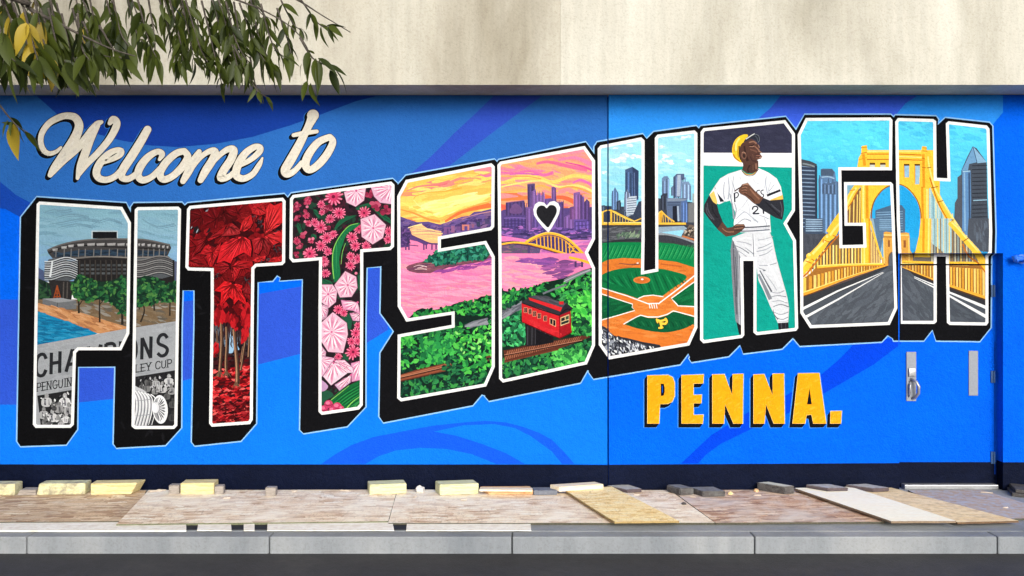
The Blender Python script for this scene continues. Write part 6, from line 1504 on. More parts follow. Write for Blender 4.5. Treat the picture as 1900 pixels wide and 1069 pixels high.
# ------------------------------------------------ Welcome to
frame(ZW)
SCR = [
 [(325, 558, 16), (300, 580, 22), (265, 590, 26), (235, 575, 30), (218, 530, 30), (225, 480, 32), (260, 430, 34), (310, 400, 36), (355, 388, 36), (400, 397, 42), (422, 435, 46), (413, 480, 50), (385, 535, 54), (340, 600, 52), (290, 670, 44), (268, 705, 28)],
 [(285, 690, 26), (340, 630, 34), (400, 575, 40), (450, 520, 42), (490, 465, 38), (520, 432, 34), (542, 422, 22)],
 [(518, 440, 36), (480, 520, 44), (455, 590, 46), (430, 660, 42), (414, 722, 20)],
 [(420, 705, 24), (460, 650, 34), (520, 590, 36), (580, 520, 38), (615, 460, 40), (624, 425, 40), (604, 409, 42), (586, 428, 24)],
 [(545, 640, 20), (600, 620, 28), (640, 597, 34), (648, 577, 32), (622, 572, 30), (580, 592, 36), (535, 640, 42), (515, 690, 42), (530, 722, 38), (570, 730, 34), (615, 712, 34), (655, 670, 30)],
 [(788, 462, 42), (750, 530, 46), (700, 610, 48), (655, 680, 46), (652, 718, 38), (690, 724, 34), (740, 690, 32)],
 [(852, 622, 18), (866, 594, 34), (840, 580, 32), (790, 610, 40), (750, 660, 44), (737, 706, 40), (762, 732, 38), (810, 715, 34), (856, 670, 32)],
 [(985, 577, 34), (940, 590, 38), (885, 640, 42), (855, 695, 42), (872, 728, 38), (920, 712, 38), (975, 660, 42), (1003, 610, 40), (988, 580, 34)],
 [(1064, 580, 28), (1040, 620, 40), (1010, 680, 44), (978, 738, 32)],
 [(1010, 690, 26), (1060, 622, 28), (1110, 582, 30), (1148, 578, 40), (1138, 620, 44), (1100, 680, 44), (1072, 732, 34)],
 [(1100, 690, 26), (1150, 622, 28), (1208, 572, 32), (1248, 570, 42), (1235, 620, 44), (1195, 680, 44), (1178, 722, 38), (1220, 715, 32), (1262, 680, 28)],
 [(1285, 652, 24), (1340, 622, 30), (1385, 582, 34), (1390, 558, 32), (1360, 555, 34), (1310, 590, 40), (1272, 650, 44), (1262, 706, 42), (1300, 724, 36), (1350, 700, 32), (1385, 650, 28), (1402, 614, 12)],
 [(1672, 386, 64), (1664, 410, 50), (1640, 460, 40), (1600, 540, 46), (1550, 630, 50), (1522, 678, 46), (1534, 700, 40), (1572, 684, 32), (1612, 640, 28)],
 [(1568, 492, 22), (1620, 482, 26), (1692, 472, 22)],
 [(1760, 502, 34), (1700, 530, 40), (1652, 590, 44), (1632, 645, 44), (1652, 678, 38), (1700, 650, 42), (1750, 590, 42), (1778, 530, 38), (1762, 502, 34)]]
scr = Sheet('painted_word'); target(scr)
for s_ in SCR: stroke(s_, 0, (60, 130, 210), off=(-14, 13), grow=10, per=4, cap=True)
for k in range(7):
    for s_ in SCR: stroke(s_, 0, (12, 14, 20), off=(-2.2 * k, 2.1 * k), grow=5, per=4, cap=True)
sw = scr.build(mural, 'cream script words Welcome to with black drop shade')
top = Sheet('lettering'); target(top)
for s_ in SCR: stroke(s_, 0, (232, 224, 206), grow=-1, per=5, cap=True)
for s_ in SCR:
    for q in s_[1:-1]:
        for _ in range(2): stroke([(q[0] - 12, q[1] + 14, 2), (q[0] + (rnd() - .5) * 10, q[1], 9), (q[0] + 10, q[1] - 14, 2)], 0, jit(C(*random.choice([(226, 216, 196), (238, 232, 218), (220, 212, 200)])), .03), per=2)
top.build(sw)
print('layers', BASE_L, STATS)
print('paint faces', sum(len(o.data.polygons) for o in bpy.data.objects if o.type == 'MESH'), 'max layer', HG.max())
# ------------------------------------------------------------------ boards and timber on the sidewalk
M_OSB = mat_osb('weathered_strand_board', [C(172, 134, 98, .9), C(226, 194, 154, .9), C(242, 218, 182, .9), C(200, 166, 126, .9), C(252, 236, 206, .9)], C(160, 130, 104), .4, .62)
M_OSB2 = mat_osb('pinkish_strand_board', [C(196, 160, 128, .9), C(238, 214, 182, .95), C(250, 234, 208, .95), C(222, 192, 160, .95), C(255, 246, 226, .95)], C(255, 250, 232, .95), .6, .62)
M_OSB3 = mat_osb('brown_strand_board', [C(146, 104, 78, .9), C(208, 168, 136, .9), C(232, 202, 170, .9), C(178, 136, 106, .9), C(244, 222, 196, .9)], C(220, 214, 206, .9), .75, .62)
M_OSBY = mat_osb('fresh_strand_board', [C(226, 186, 112, .97), C(250, 222, 156, .98), C(255, 236, 180, .98), C(240, 206, 136, .98), C(255, 242, 198, .98)], None, 0, .9)
M_PLYW = mat_wood('pale_plywood', C(255, 246, 218, .97), C(255, 252, 232, .99), 3)
M_PLYY = mat_wood('yellow_plywood', C(234, 200, 142, .92), C(254, 232, 184, .95), 3, grey=C(184, 156, 124), grey_amt=.4)
M_PLYG = mat_wood('grey_brown_plywood', C(168, 144, 124, .92), C(196, 176, 156, .92), 3, grey=C(176, 186, 196, .92), grey_amt=.8)
M_TREAT = mat_wood('green_treated_pine', C(186, 188, 140, .92), C(220, 216, 174, .92), 5)
M_TREAT2 = mat_wood('stained_treated_pine', C(204, 200, 150, .92), C(224, 218, 176, .92), 5, grey=C(128, 118, 104, .92), grey_amt=.75)
M_TREAT3 = mat_wood('yellow_treated_pine', C(196, 178, 118, .92), C(228, 212, 160, .92), 4)
M_PINE = mat_wood('fresh_pine', C(236, 212, 172, .92), C(246, 232, 206, .92), 4)
M_ORANGE = mat_wood('orange_pine', C(214, 148, 92, .92), C(240, 200, 150, .92), 5)
M_GREYW = mat_wood('weathered_grey_wood', C(120, 112, 104, .92), C(168, 158, 148, .92), 5)
M_SLATE = mat_plain('grey_paver', C(120, 124, 134), .85, 0, .25, 30, .4)
M_MAUVE = mat_plain('mauve_paver', C(140, 128, 136, .92), .85, 0, .25, 30, .4)
M_DKMAUVE = mat_plain('dark_mauve_paver', C(92, 78, 80), .85, 0, .25, 30, .4)
M_DKWOOD = mat_wood('dark_wet_wood', C(44, 38, 38), C(92, 86, 84), 4, grey=C(130, 132, 128), grey_amt=.4)
M_EDGE = mat_plain('board_edge', C(90, 86, 70), .9, 0, .4, 60)
M_WHITEB = mat_wood('white_painted_board', C(236, 230, 216, .98), C(252, 248, 238, .98), 3, grey=C(200, 178, 154, .92), grey_amt=.35)
M_GAPDARK = mat_plain('gap_black', C(26, 26, 28), .8, 0, .3, 40)
M_ROCK = mat_plain('white_rubble', C(226, 220, 212), .9, 0, .2, 30, .5)

M_SHEEN = mat_plain('sheen_grey_top', C(168, 166, 162, .92), .9, 0, .25, 25, .3)  # paler top faces for the dark slabs: reflected light put into the colour
M_SHEEND = mat_plain('sheen_dark_top', C(112, 114, 116, .92), .9, 0, .35, 25, .3)
M_SHEENG = mat_plain('pale_green_top', C(196, 196, 180, .92), .9, 0, .2, 25, .3)
def board(name, quad, top, thick, mat, label, cat_, edge=None, bevel=.0015, group=None, warp=0.0):
    P = [gpt(X, Y, top) for X, Y in quad]
    c = sum(P, Vector()) / 4
    ax = (P[1] - P[0]); ang = math.atan2(ax.y, ax.x)
    Mi = Matrix.Rotation(-ang, 3, 'Z')
    L = [Mi @ (p - c) for p in P]
    bm = bmesh.new()
    n = 10
    # subdivided top with slightly uneven edges
    def at(u, v): 
        a = L[0].lerp(L[1], u); b = L[3].lerp(L[2], u)
        return a.lerp(b, v)
    rows = []
    for j in range(3):
        row = []
        for i in range(n + 1):
            p = at(i / n, j / 2)
            p = p + Vector(((rnd() - .5) * .006, (rnd() - .5) * .008, warp * math.sin(i * 1.7 + j) ))
            row.append(bm.verts.new(p))
        rows.append(row)
    tops = []
    for j in range(2):
        for i in range(n):
            tops.append(bm.faces.new((rows[j][i], rows[j][i + 1], rows[j + 1][i + 1], rows[j + 1][i])))
    ex = bmesh.ops.extrude_face_region(bm, geom=tops)
    for v in [g for g in ex['geom'] if isinstance(g, bmesh.types.BMVert)]: v.co.z -= thick
    bmesh.ops.recalc_face_normals(bm, faces=bm.faces[:])
    me = bpy.data.meshes.new(name); bm.to_mesh(me); bm.free()
    me.materials.append(mat); me.materials.append(edge or M_EDGE)
    for p in me.polygons:
        if abs(p.normal.z) < .5: p.material_index = 1
    o = bpy.data.objects.new(name, me); COL.objects.link(o)
    o.location = c; o.rotation_euler = (0, 0, ang)
    return tag(o, label, cat_, group)

OSBG = 'strand board sheets laid along the wall'
board('strand_board', [(-110, 969), (243, 967), (272, 909.5), (-70, 909)], 0.0, .016, M_OSB, 'tan weathered strand board at the far left against the wall', 'board', group=OSBG)
board('strand_board', [(216, 972.5), (720, 967), (737, 908.5), (276, 909.5)], .003, .02, M_OSB2, 'pale strand board with greenish front edge under the small grey cubes', 'board', mat_plain('green_board_edge', C(120, 122, 92), .9, 0, .4, 60), group=OSBG)
board('strand_board', [(721, 970.5), (1326, 970), (1243, 909.5), (738, 908.5)], 0.0, .016, M_OSB2, 'pinkish strand board running under the yellow board', 'board', group=OSBG)
board('strand_board', [(1328, 970), (1640, 968), (1500, 908.5), (1245, 909.5)], 0.0, .016, M_OSB3, 'brown weathered strand board with grey scuffs left of the white board', 'board', group=OSBG)
board('strand_board', [(1140, 968), (1260, 966.5), (1135, 902.5), (1049, 910)], .032, .015, M_OSBY, 'fresh yellow strand board lying diagonally at the middle', 'board', mat_plain('yellow_board_edge', C(190, 160, 104), .9, 0, .3, 60))
board('plywood_sheet', [(1800, 963), (1990, 961), (1820, 908.5), (1684, 909.5)], -.002, .014, M_PLYG, 'grey brown weathered plywood in front of the door', 'board')
board('plywood_sheet', [(1776, 969), (1890, 966.5), (1655, 905), (1575, 906)], .016, .015, M_PLYY, 'yellow plywood sheet beside the white plywood', 'board', mat_plain('ply_edge', C(120, 92, 66), .9, 0, .3, 60))
board('plywood_sheet', [(1654, 967), (1774, 966.5), (1580, 903.5), (1474, 905.5)], .034, .017, M_PLYW, 'whitish plywood sheet lying diagonally at the right', 'board', mat_plain('white_ply_edge', C(150, 128, 104), .9, 0, .3, 60))
# black sheet added for the dark gaps, and white boards in front
board('gap_sheet', [(330, 982), (770, 982), (764, 962), (334, 962)], GROUND + .006, .006, M_GAPDARK, 'added black sheet for the deep gaps between the white boards', 'gap sheet', M_GAPDARK)
for x0, x1, lab in ((-90, 346, 'long white board at the bottom left corner'), (366, 430, 'short white board in front of the timber block with cubes'), (452, 473, 'narrowest white board piece on the black gap sheet'), (496, 731, 'white board below the small grey cube'), (754, 985, 'white board with flaking edge at bottom centre')):
    board('white_board', [(x0, 984), (x1, 984), (x1 - 2, 964), (x0 + 2 if x0 > 0 else x0, 964)], GROUND + .0125 if x0 > 300 else GROUND + .012, .0062 if x0 > 300 else .012, M_WHITEB, lab, 'board', M_WHITEB, group='white boards at the front edge')

def timber(name, fl, fr, h, depth, mat, label, cat_='timber block', z0=.003, cut=(0, 0, 0, 0), endmat=None, bev=.004, group=None):
    # fl, fr: front bottom corners in the photograph; cut: shift of top-left, top-right ends, back-left, back-right (m)
    a, b = gpt(*fl, z0), gpt(*fr, z0)
    ax = b - a; L = ax.length; ang = math.atan2(ax.y, ax.x)
    bm = bmesh.new()
    base = [(0, 0), (L, 0), (L + cut[3], depth), (cut[2], depth)]
    vs = [bm.verts.new((x, y, 0)) for x, y in base] + [bm.verts.new((x + (cut[0] if i in (0, 3) else cut[1]), y, h)) for i, (x, y) in enumerate(base)]
    for f in ((3, 2, 1, 0), (4, 5, 6, 7), (0, 1, 5, 4), (1, 2, 6, 5), (2, 3, 7, 6), (3, 0, 4, 7)): bm.faces.new([vs[i] for i in f])
    bmesh.ops.bevel(bm, geom=bm.edges[:], offset=bev, segments=2, affect='EDGES')
    for v in bm.verts: v.co += Vector((rnd() - .5, rnd() - .5, 0 if v.co.z < .01 else rnd() - .5)) * .0022
    bmesh.ops.recalc_face_normals(bm, faces=bm.faces[:])
    me = bpy.data.meshes.new(name); bm.to_mesh(me); bm.free()
    me.materials.append(mat)
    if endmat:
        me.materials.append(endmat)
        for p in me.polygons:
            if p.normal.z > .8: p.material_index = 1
    o = bpy.data.objects.new(name, me); COL.objects.link(o)
    o.location = a; o.rotation_euler = (0, 0, ang)
    return tag(o, label, cat_, group)

TG_ = 'treated timber blocks along the wall'
timber('timber_block', (-60, 919), (27, 919), .1, .13, M_TREAT2, 'greenish timber block cut off by the left picture edge', group=TG_)
timber('wood_offcut', (31, 919.5), (67, 919), .05, .1, M_GREYW, 'low grey offcut between the two leftmost timber blocks', 'offcut', cut=(.03, 0, 0, 0))
timber('timber_block', (68, 918.5), (158, 917), .098, .14, M_TREAT2, 'long timber block with dark stains and a notched corner', cut=(.02, 0, 0, 0), group=TG_)
timber('timber_block', (168, 918.5), (243, 917), .1, .14, M_TREAT3, 'yellow timber block with a slanted right end', cut=(0, .055, 0, .03), group=TG_)
timber('wood_cube', (313, 917), (332, 917), .08, .08, M_GREYW, 'small grey wood cube left of the timber block it flanks', 'wood cube', group='small grey wood cubes')
timber('timber_block', (335, 917.5), (397, 916.5), .1, .15, M_TREAT3, 'yellow timber block between two small grey cubes', group=TG_)
timber('wood_cube', (398, 918), (414.5, 917.5), .076, .08, M_GREYW, 'small grey wood cube right of the timber block it flanks', 'wood cube', group='small grey wood cubes')
timber('wood_cube', (492, 921), (511, 921), .078, .07, M_GREYW, 'small grey wood cube standing alone', 'wood cube', group='small grey wood cubes')
timber('timber_block', (686, 918), (754, 915.6), .09, .16, M_TREAT, 'pale green timber block left of the white stone', cut=(0, 0, -.02, -.02), group=TG_)
timber('timber_block', (816, 919), (888, 916.5), .094, .16, M_TREAT, 'pale green timber block right of the white stone', cut=(0, 0, -.03, -.03), group=TG_)
timber('pine_offcut', (907, 918), (989, 917.5), .042, .15, M_ORANGE, 'flat orange pine offcut beside a grey paver', 'offcut', cut=(0, 0, -.08, -.02))
timber('pine_board', (889, 912), (988, 913), .016, .1, M_PINE, 'thin pale pine board lying on the orange offcut', 'offcut', z0=.046)
timber('paver', (990, 919), (1034, 918.5), .042, .13, M_SLATE, 'grey paver left of the pale pine plank', 'paver', z0=.001)
timber('pine_plank', (1038, 912.5), (1120, 907), .042, .12, M_PINE, 'pale pine plank lying on the yellow strand board', 'plank', z0=.034, cut=(0, 0, -.05, -.04))
timber('paver', (1164, 915), (1191, 913.5), .032, .2, M_DKMAUVE, 'mauve paver right of the yellow strand board', 'paver', z0=.001, cut=(0, 0, -.13, -.06), endmat=M_SHEEN)
timber('dark_block', (1262, 919.5), (1288, 918), .062, .17, M_DKWOOD, 'dark chipped wood block left of a flatter dark slab', 'offcut', z0=.001, cut=(0, 0, -.06, -.06), bev=.008, endmat=M_SHEEND)
timber('dark_slab', (1304, 922), (1346, 921.5), .05, .17, M_DKWOOD, 'flat dark wood slab right of a chipped dark block', 'offcut', z0=.001, cut=(0, 0, -.08, -.06), endmat=M_SHEEND)
timber('dark_block', (1456, 917.5), (1474, 916), .07, .22, M_DKWOOD, 'dark block with pale top touching the white plywood', 'offcut', z0=.001, cut=(0, 0, -.14, -.12), endmat=M_SHEENG)
timber('paver', (1536, 912), (1574, 911), .03, .16, M_DKMAUVE, 'grey slab lying on the white plywood sheet', 'paver', z0=.036, cut=(0, 0, -.13, -.1), endmat=M_SHEEN)
timber('paver', (1620, 913.5), (1650, 912), .036, .18, M_DKMAUVE, 'grey slab lying on the yellow plywood sheet', 'paver', z0=.018, cut=(0, 0, -.16, -.12), endmat=M_SHEEN)
timber('dark_plank', (1878, 921), (1960, 930), .03, .3, M_DKWOOD, 'lower dark plank at the right edge by the wall', 'plank', z0=GROUND + .002, cut=(0, 0, -.06, -.06))
timber('dark_plank', (1884, 914), (1960, 922), .03, .26, M_DKWOOD, 'upper dark plank stacked at the right edge by the wall', 'plank', z0=GROUND + .034, cut=(0, 0, -.06, -.06))
def stone(p, r, mat, label, name='stone', sq=.7):
    bm = bmesh.new()
    bmesh.ops.create_icosphere(bm, subdivisions=2, radius=1)
    for v in bm.verts:
        k = 1 + (rnd() - .5) * .4
        v.co = Vector((v.co.x * r * k * 1.15, v.co.y * r * k, max(-.55, v.co.z) * r * sq * k))
    bmesh.ops.recalc_face_normals(bm, faces=bm.faces[:])
    me = bpy.data.meshes.new(name); bm.to_mesh(me); bm.free(); me.materials.append(mat)
    o = bpy.data.objects.new(name, me); COL.objects.link(o)
    o.location = p + Vector((0, 0, r * sq * .5)); o.rotation_euler = (0, 0, rnd() * 6)
    return tag(o, label, 'stone')
stone(gpt(779, 913, 0), .038, M_ROCK, 'white stone between two pale green timber blocks', sq=1.0)
stone(gpt(1269, 936, 0), .018, M_DKWOOD, 'small dark stone below the chipped dark block')
stone(gpt(1355, 917, 0), .022, M_OSBY, 'small yellowish chip right of the flat dark slab')
stone(gpt(1403, 912, 0), .022, M_ORANGE, 'small orange chip by the wall left of the white plywood')
# thin splinters and scraps on the boards
SPL = mat_wood('splinter_wood', C(206, 178, 150), C(240, 224, 204), 6)
k_ = 0
for (X, Y, a, L) in ((290, 912, 20, .12), (300, 910, -12, .09), (545, 913, 35, .05), (640, 911, -10, .1), (770, 922, 70, .07), (692, 921, -8, .08), (1180, 919, 5, .06), (1285, 923, -14, .05), (1405, 920, 10, .07), (860, 928, 24, .06), (1600, 918, -22, .08), (1830, 915, -18, .1), (1865, 943, 10, .05), (420, 925, 12, .06)):
    p = gpt(X, Y, .002)
    bm = bmesh.new()
    for i in range(2):
        add_box(bm, -L / 2 + i * .01, L / 2, -.004 + i * .005, .001 + i * .005, .001 + i * .001, .006 + i * .003)
    bm.verts.ensure_lookup_table()
    for v in bm.verts: v.co += Vector(((rnd() - .5) * .01, (rnd() - .5) * .004, 0))
    bmesh.ops.recalc_face_normals(bm, faces=bm.faces[:])
    if k_ == 0: scraps = bm_obj('wood_scraps', bm, SPL); scraps.location = p; scraps.rotation_euler = (0, 0, R(a))
    else:
        o = bm_obj('splinter', bm, SPL); o.parent = scraps; o.matrix_parent_inverse = Matrix.Identity(4)
        o.matrix_world = Matrix.Identity(4)
        MM = (Matrix.Translation(scraps.location) @ Matrix.Rotation(R(20), 4, 'Z')).inverted() @ Matrix.Translation(p) @ Matrix.Rotation(R(a), 4, 'Z')
        o.matrix_basis = MM
    k_ += 1
tag(scraps, 'thin wood splinters scattered over the boards', 'splinters', kind='stuff')

# ------------------------------------------------------------------ tree reaching in from the upper left
def mat_leaf(name, c0, c1, trans=.35):
    m, n, l, b = new_mat(name)
    oi = n.new('ShaderNodeObjectInfo')
    tc = n.new('ShaderNodeTexCoord')
    t = noise(n, l, tc.outputs['Object'], 60, 4, .6)
    mx = n.new('ShaderNodeMath'); mx.operation = 'ADD'; mx.inputs[1].default_value = -.25
    l.new(oi.outputs['Random'], mx.inputs[0])
    m2 = n.new('ShaderNodeMath'); m2.operation = 'ADD'
    l.new(mx.outputs[0], m2.inputs[0]); l.new(t.outputs[0], m2.inputs[1])
    r = ramp(n, l, m2.outputs[0], [(.15, c0), (.85, c1)])
    l.new(r.outputs[0], b.inputs['Base Color'])
    b.inputs['Roughness'].default_value = .5
    b.inputs['Specular IOR Level'].default_value = .25
    tr = n.new('ShaderNodeBsdfTranslucent')
    l.new(mul(n, l, r.outputs[0], (1.25, 1.35, .5, 1)), tr.inputs[0])
    ms = n.new('ShaderNodeMixShader'); ms.inputs[0].default_value = trans
    l.new(b.outputs[0], ms.inputs[1]); l.new(tr.outputs[0], ms.inputs[2])
    l.new(ms.outputs[0], n['Material Output'].inputs[0])
    return m
M_LEAF = mat_leaf('green_leaf', (.010, .018, .003, 1), (.055, .072, .009, 1))
M_LEAFY = mat_leaf('yellow_leaf', (.22, .16, .02, 1), (.42, .30, .03, 1), .4)
M_BARK = mat_plain('bark', (.06, .048, .038, 1), .9, 0, .5, 30, .8)

def leaf_mesh(name, wid, curl, bend, mat):
    bm = bmesh.new()
    n = 7
    rows = []
    for i in range(n + 1):
        t = i / n
        w = wid * (math.sin(math.pi * t ** .8)) ** .85 * (1 - .25 * t) if 0 < t < 1 else .004
        zc = -curl * t * t
        xo = bend * t * t
        rows.append([bm.verts.new((xo - w, t, zc + w * .35)), bm.verts.new((xo, t, zc)), bm.verts.new((xo + w, t, zc + w * .35))])
    for a, b in zip(rows, rows[1:]):
        for k in range(2): bm.faces.new((a[k], a[k + 1], b[k + 1], b[k]))
    bm.faces.ensure_lookup_table()
    me = bpy.data.meshes.new(name); bm.to_mesh(me); bm.free()
    for p in me.polygons: p.use_smooth = True
    me.materials.append(mat)
    return me
LEAVES = [leaf_mesh('leaf', w, c, b, M_LEAF) for w, c, b in ((.16, .15, .04), (.145, .32, -.06), (.185, .08, .02), (.13, .25, .1))]
LEAVES_Y = [leaf_mesh('leaf', .2, .3, .05, M_LEAFY)]

def cpt(X, Y, d):                # point at depth d in front of the lens on the line through a photograph pixel
    f = S * D
    return Vector(((X - 950) / f * d, d - D, ZC + (534.5 - Y) / f * d))
tree = empty('tree', (-3.3, -6.2, GROUND - .13))
tag(tree, 'leafy tree reaching into the upper left with hanging green leaves', 'tree')
def tpart(o):
    o.parent = tree; o.matrix_parent_inverse = Matrix.Translation(-tree.location); return o
bm = bmesh.new()
add_tube(bm, [(-3.3, -6.2, GROUND - .15), (-3.28, -6.2, .6), (-3.34, -6.18, 1.6), (-3.3, -6.2, 2.8), (-3.2, -6.1, 4.2), (-3.25, -6.0, 5.4)], [.17, .135, .12, .11, .08, .04], 14)
tpart(bm_obj('trunk', bm, M_BARK, None, True))
LIMBS = [[Vector((-3.3, -6.2, 2.7)), Vector((-2.7, -5.9, 2.95)), cpt(-60, -50, 2.5), cpt(120, -44, 2.5), cpt(300, -30, 2.55), cpt(440, 0, 2.6), cpt(540, 50, 2.62), cpt(580, 108, 2.62)],
         [Vector((-3.3, -6.2, 2.75)), Vector((-2.6, -6.2, 2.9)), cpt(-60, -30, 2.2), cpt(60, 20, 2.25), cpt(190, 84, 2.3), cpt(250, 104, 2.3)],
         [Vector((-2.7, -5.9, 2.95)), cpt(100, -60, 2.8), cpt(280, -50, 2.8), cpt(420, -36, 2.8), cpt(530, -10, 2.8), cpt(600, 30, 2.8), cpt(650, 60, 2.8)]]
for k, P in enumerate(LIMBS):
    bm = bmesh.new()
    pts = [Vector(q) for q in cat([tuple(p) for p in P], 4)]
    add_tube(bm, pts, [.036 * (1 - i / len(pts)) ** 2.6 + .0016 for i in range(len(pts))], 8)
    tpart(bm_obj('branch', bm, M_BARK, None, True))
rl = random.Random(11)
NLEAF = 0
def put_leaf(p, d, length, yellow=False, flat=False):
    global NLEAF
    me = LEAVES_Y[0] if yellow else rl.choice(LEAVES)
    o = bpy.data.objects.new('leaf', me); COL.objects.link(o)
    d = d.normalized()
    q = d.to_track_quat('Y', 'Z')
    roll = Matrix.Rotation(rl.uniform(-1.3, 1.3) * (.3 if flat else 1) + (1.57 if flat and abs(d.z) < .3 else 0), 4, 'Y')
    o.parent = tree; o.matrix_parent_inverse = Matrix.Translation(-tree.location)
    o.matrix_basis = Matrix.Translation(p) @ q.to_matrix().to_4x4() @ roll @ Matrix.Diagonal((length, length, length, 1))
    NLEAF += 1
def twig(pts, step=15, size=.085, droop=.9, yellow=0.0, spread=.8, bare=0):
    P = [Vector(q) for q in cat([tuple(p) for p in pts], 5)]
    bm = bmesh.new()
    add_tube(bm, P, [.0024 * (1 - i / len(P)) + .0009 for i in range(len(P))], 5)
    tpart(bm_obj('twig', bm, M_BARK, None, True))
    acc, side = 0, 1
    for a, b in list(zip(P, P[1:]))[bare:]:
        d = b - a; L = d.length; acc += L
        while acc > step * .00155:
            acc -= step * .00155
            dn = d.normalized()
            sd = dn.cross(Vector((0, 1, 0)));
            if sd.length < .1: sd = Vector((1, 0, 0))
            sd.normalize()
            dirv = dn * .5 + sd * side * rl.uniform(.3, 1) * spread + Vector((0, rl.uniform(-.5, .5), -droop * rl.uniform(.5, 1.2)))
            put_leaf(b, dirv, size * rl.uniform(.72, 1.2), rl.random() < yellow)
            side = -side
    put_leaf(P[-1], (P[-1] - P[-2]).normalized() + Vector((0, 0, -.5)), size * rl.uniform(.9, 1.2), rl.random() < yellow)

# (start x, start y, end x, end y, depth, step, size, yellow share)
TW = [(-40, 60, -4, 120, 2.15, 11, .09, .1), (0, 60, 30, 122, 2.1, 10, .095, .1), (50, 60, 70, 118, 2.15, 10, .09, .3), (70, 40, 92, 112, 2.1, 10, .095, .2), (96, 60, 122, 122, 2.15, 9, .095, .05), (120, 70, 140, 122, 2.2, 10, .09, 0), (150, 70, 166, 118, 2.2, 11, .09, 0), (20, 20, 60, 90, 2.2, 9, .09, .1), (90, 20, 120, 84, 2.3, 9, .09, .05), (150, 20, 180, 86, 2.4, 9, .085, 0), (200, 30, 226, 84, 2.4, 10, .085, 0),
      (-30, 30, 2, 88, 2.3, 12, .085, .05), (-10, 35, 22, 108, 2.25, 12, .085, .05), (10, 40, 42, 118, 2.3, 12, .09, .12), (30, 50, 60, 110, 2.2, 11, .085, .25), (40, 40, 82, 104, 2.3, 11, .09, .2), (60, 70, 96, 122, 2.25, 11, .085, .25), (80, 60, 112, 128, 2.25, 10, .085, .1), (100, 40, 130, 140, 2.3, 12, .085, .03),
      (110, 50, 152, 118, 2.3, 11, .085, 0), (140, 60, 180, 112, 2.35, 12, .085, 0), (160, 85, 206, 112, 2.3, 12, .09, 0), (190, 92, 232, 116, 2.3, 13, .09, 0), (170, 30, 190, 92, 2.5, 12, .085, .03), (215, 40, 240, 92, 2.5, 13, .08, 0), (240, 30, 268, 88, 2.55, 12, .08, 0),
      (260, 38, 290, 112, 2.55, 11, .075, 0), (280, 36, 282, 128, 2.6, 13, .07, 0), (300, 40, 325, 120, 2.6, 9, .07, 0), (320, 42, 340, 126, 2.55, 9, .075, 0), (340, 30, 360, 118, 2.7, 9, .07, 0), (350, 44, 385, 122, 2.6, 10, .075, 0), (380, 46, 400, 118, 2.6, 9, .075, 0), (395, 30, 428, 132, 2.6, 8, .08, 0), (410, 40, 440, 128, 2.6, 8, .08, 0), (425, 48, 462, 122, 2.6, 9, .075, 0), (440, 48, 455, 140, 2.65, 9, .075, 0), (450, 50, 492, 120, 2.6, 9, .075, 0), (470, 40, 510, 130, 2.65, 12, .075, 0), (490, 52, 526, 112, 2.65, 12, .075, 0), (520, 60, 540, 105, 2.65, 14, .07, 0),
      (300, 12, 330, 70, 2.8, 9, .08, 0), (360, 14, 372, 80, 2.8, 9, .08, 0), (420, 18, 436, 80, 2.8, 9, .08, 0), (470, 24, 486, 76, 2.8, 9, .08, 0), (200, 10, 216, 60, 2.8, 10, .08, 0), (140, 8, 160, 60, 2.8, 10, .08, .1), (240, 10, 270, 50, 2.8, 10, .08, 0), (60, 6, 90, 50, 2.7, 10, .085, .1), (0, 0, 30, 50, 2.6, 10, .085, .1), (520, 30, 560, 60, 2.8, 12, .075, 0), (400, 8, 410, 50, 2.8, 8, .08, 0), (450, 10, 500, 40, 2.8, 8, .08, 0), (330, 6, 350, 40, 2.8, 8, .08, 0), (560, 38, 610, 54, 2.8, 12, .075, 0),
      (440, 130, 478, 176, 2.65, 22, .05, 0), (470, 150, 494, 186, 2.65, 18, .05, 0), (400, 120, 412, 166, 2.7, 18, .05, 0)]
for x0, y0, x1, y1, dp, st, sz, ye in TW:
    dp += rl.uniform(-.12, .12)
    mid = cpt((x0 + x1) / 2 + rl.uniform(-8, 8), (y0 + y1) / 2 - rl.uniform(0, 8), dp + .02)
    twig([cpt(x0 - 6, y0 - 45, dp), mid, cpt(x1, y1 - 6, dp)], st, sz * (.92 if x1 > 250 else .97), .9, ye)
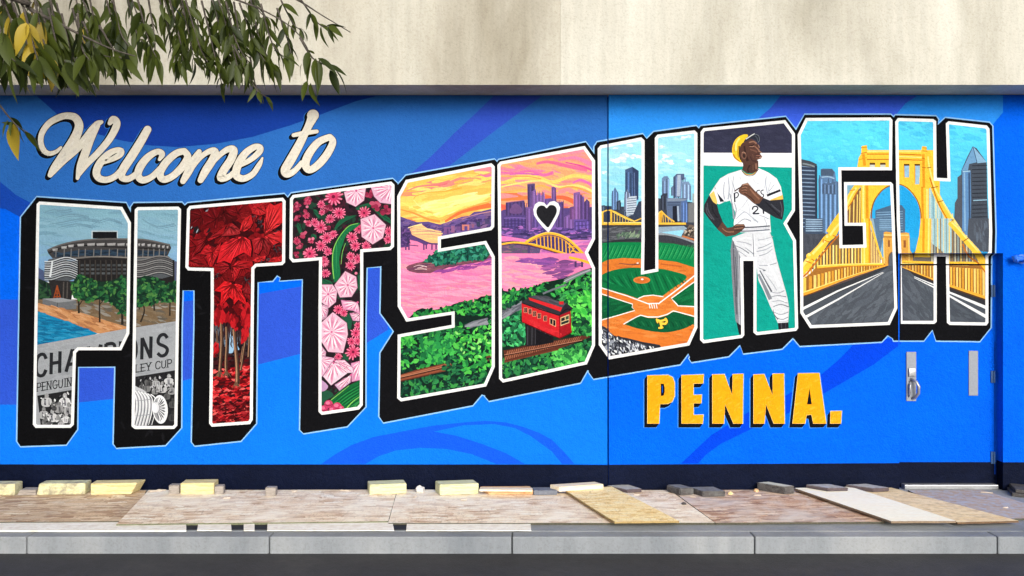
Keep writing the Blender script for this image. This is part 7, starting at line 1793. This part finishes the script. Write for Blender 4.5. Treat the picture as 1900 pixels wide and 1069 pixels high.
# the clear spray at the right end, leaf by leaf
rd = 2.62
twig([cpt(556, 70, rd), cpt(580, 108, rd), cpt(612, 124, rd), cpt(622, 130, rd)], 400, .085, .4)
for X, Y, X2, Y2 in ((572, 95, 566, 135), (578, 106, 566, 152), (586, 108, 578, 158), (592, 112, 594, 168), (612, 130, 630, 176), (584, 100, 570, 92), (590, 108, 628, 128), (606, 120, 644, 138), (570, 150, 560, 186), (576, 154, 578, 192), (580, 140, 598, 184), (560, 118, 552, 142)):
    a, b = cpt(X, Y, rd), cpt(X2, Y2, rd + rl.uniform(-.05, .05))
    put_leaf(a, b - a, (b - a).length * 1.02)
# low twig at the left edge with a yellow leaf
ld = 2.2
twig([cpt(-60, 150, ld), cpt(-10, 186, ld), cpt(14, 214, ld), cpt(32, 234, ld), cpt(52, 246, ld)], 500, .06)
for X, Y, X2, Y2, yl in ((16, 222, 2, 250, 0), (22, 226, 14, 246, 0), (26, 230, 22, 284, 1), (34, 236, 52, 252, 0), (46, 244, 72, 276, 0), (28, 230, 8, 228, 0), (38, 238, 36, 262, 0), (20, 218, 40, 236, 0), (-8, 140, 14, 172, 0)):
    a, b = cpt(X, Y, ld), cpt(X2, Y2, ld + rl.uniform(-.04, .04))
    put_leaf(a, b - a, (b - a).length * 1.1, bool(yl), True)
# the rest of the crown, out of the picture above
bm = bmesh.new()
src = leaf_mesh('leaf_src', .2, .2, .05, M_LEAF)
vsrc = [v.co.copy() for v in src.vertices]; fsrc = [tuple(p.vertices) for p in src.polygons]
V, F = [], []
for i in range(5200):
    while True:
        u = Vector((rl.uniform(-1, 1), rl.uniform(-1, 1), rl.uniform(-1, 1)))
        if .3 < u.length < 1: break
    p = Vector((-3.9 + u.x * 2.5, -5.2 + u.y * 2.2, 5.4 + u.z * 1.5))
    Mx = Matrix.Translation(p) @ Vector((rl.uniform(-1, 1), rl.uniform(-1, 1), rl.uniform(-1.4, .2))).to_track_quat('Y', 'Z').to_matrix().to_4x4() @ Matrix.Rotation(rl.uniform(-1.5, 1.5), 4, 'Y') @ Matrix.Scale(rl.uniform(.08, .13), 4)
    i0 = len(V)
    V += [tuple(Mx @ c) for c in vsrc]; F += [tuple(i0 + q for q in f) for f in fsrc]
bm.free()
me = bpy.data.meshes.new('crown'); me.from_pydata(V, [], F); me.materials.append(M_LEAF)
cr = bpy.data.objects.new('crown', me); COL.objects.link(cr); tpart(cr); cr['kind'] = 'stuff'
print('leaves', NLEAF)
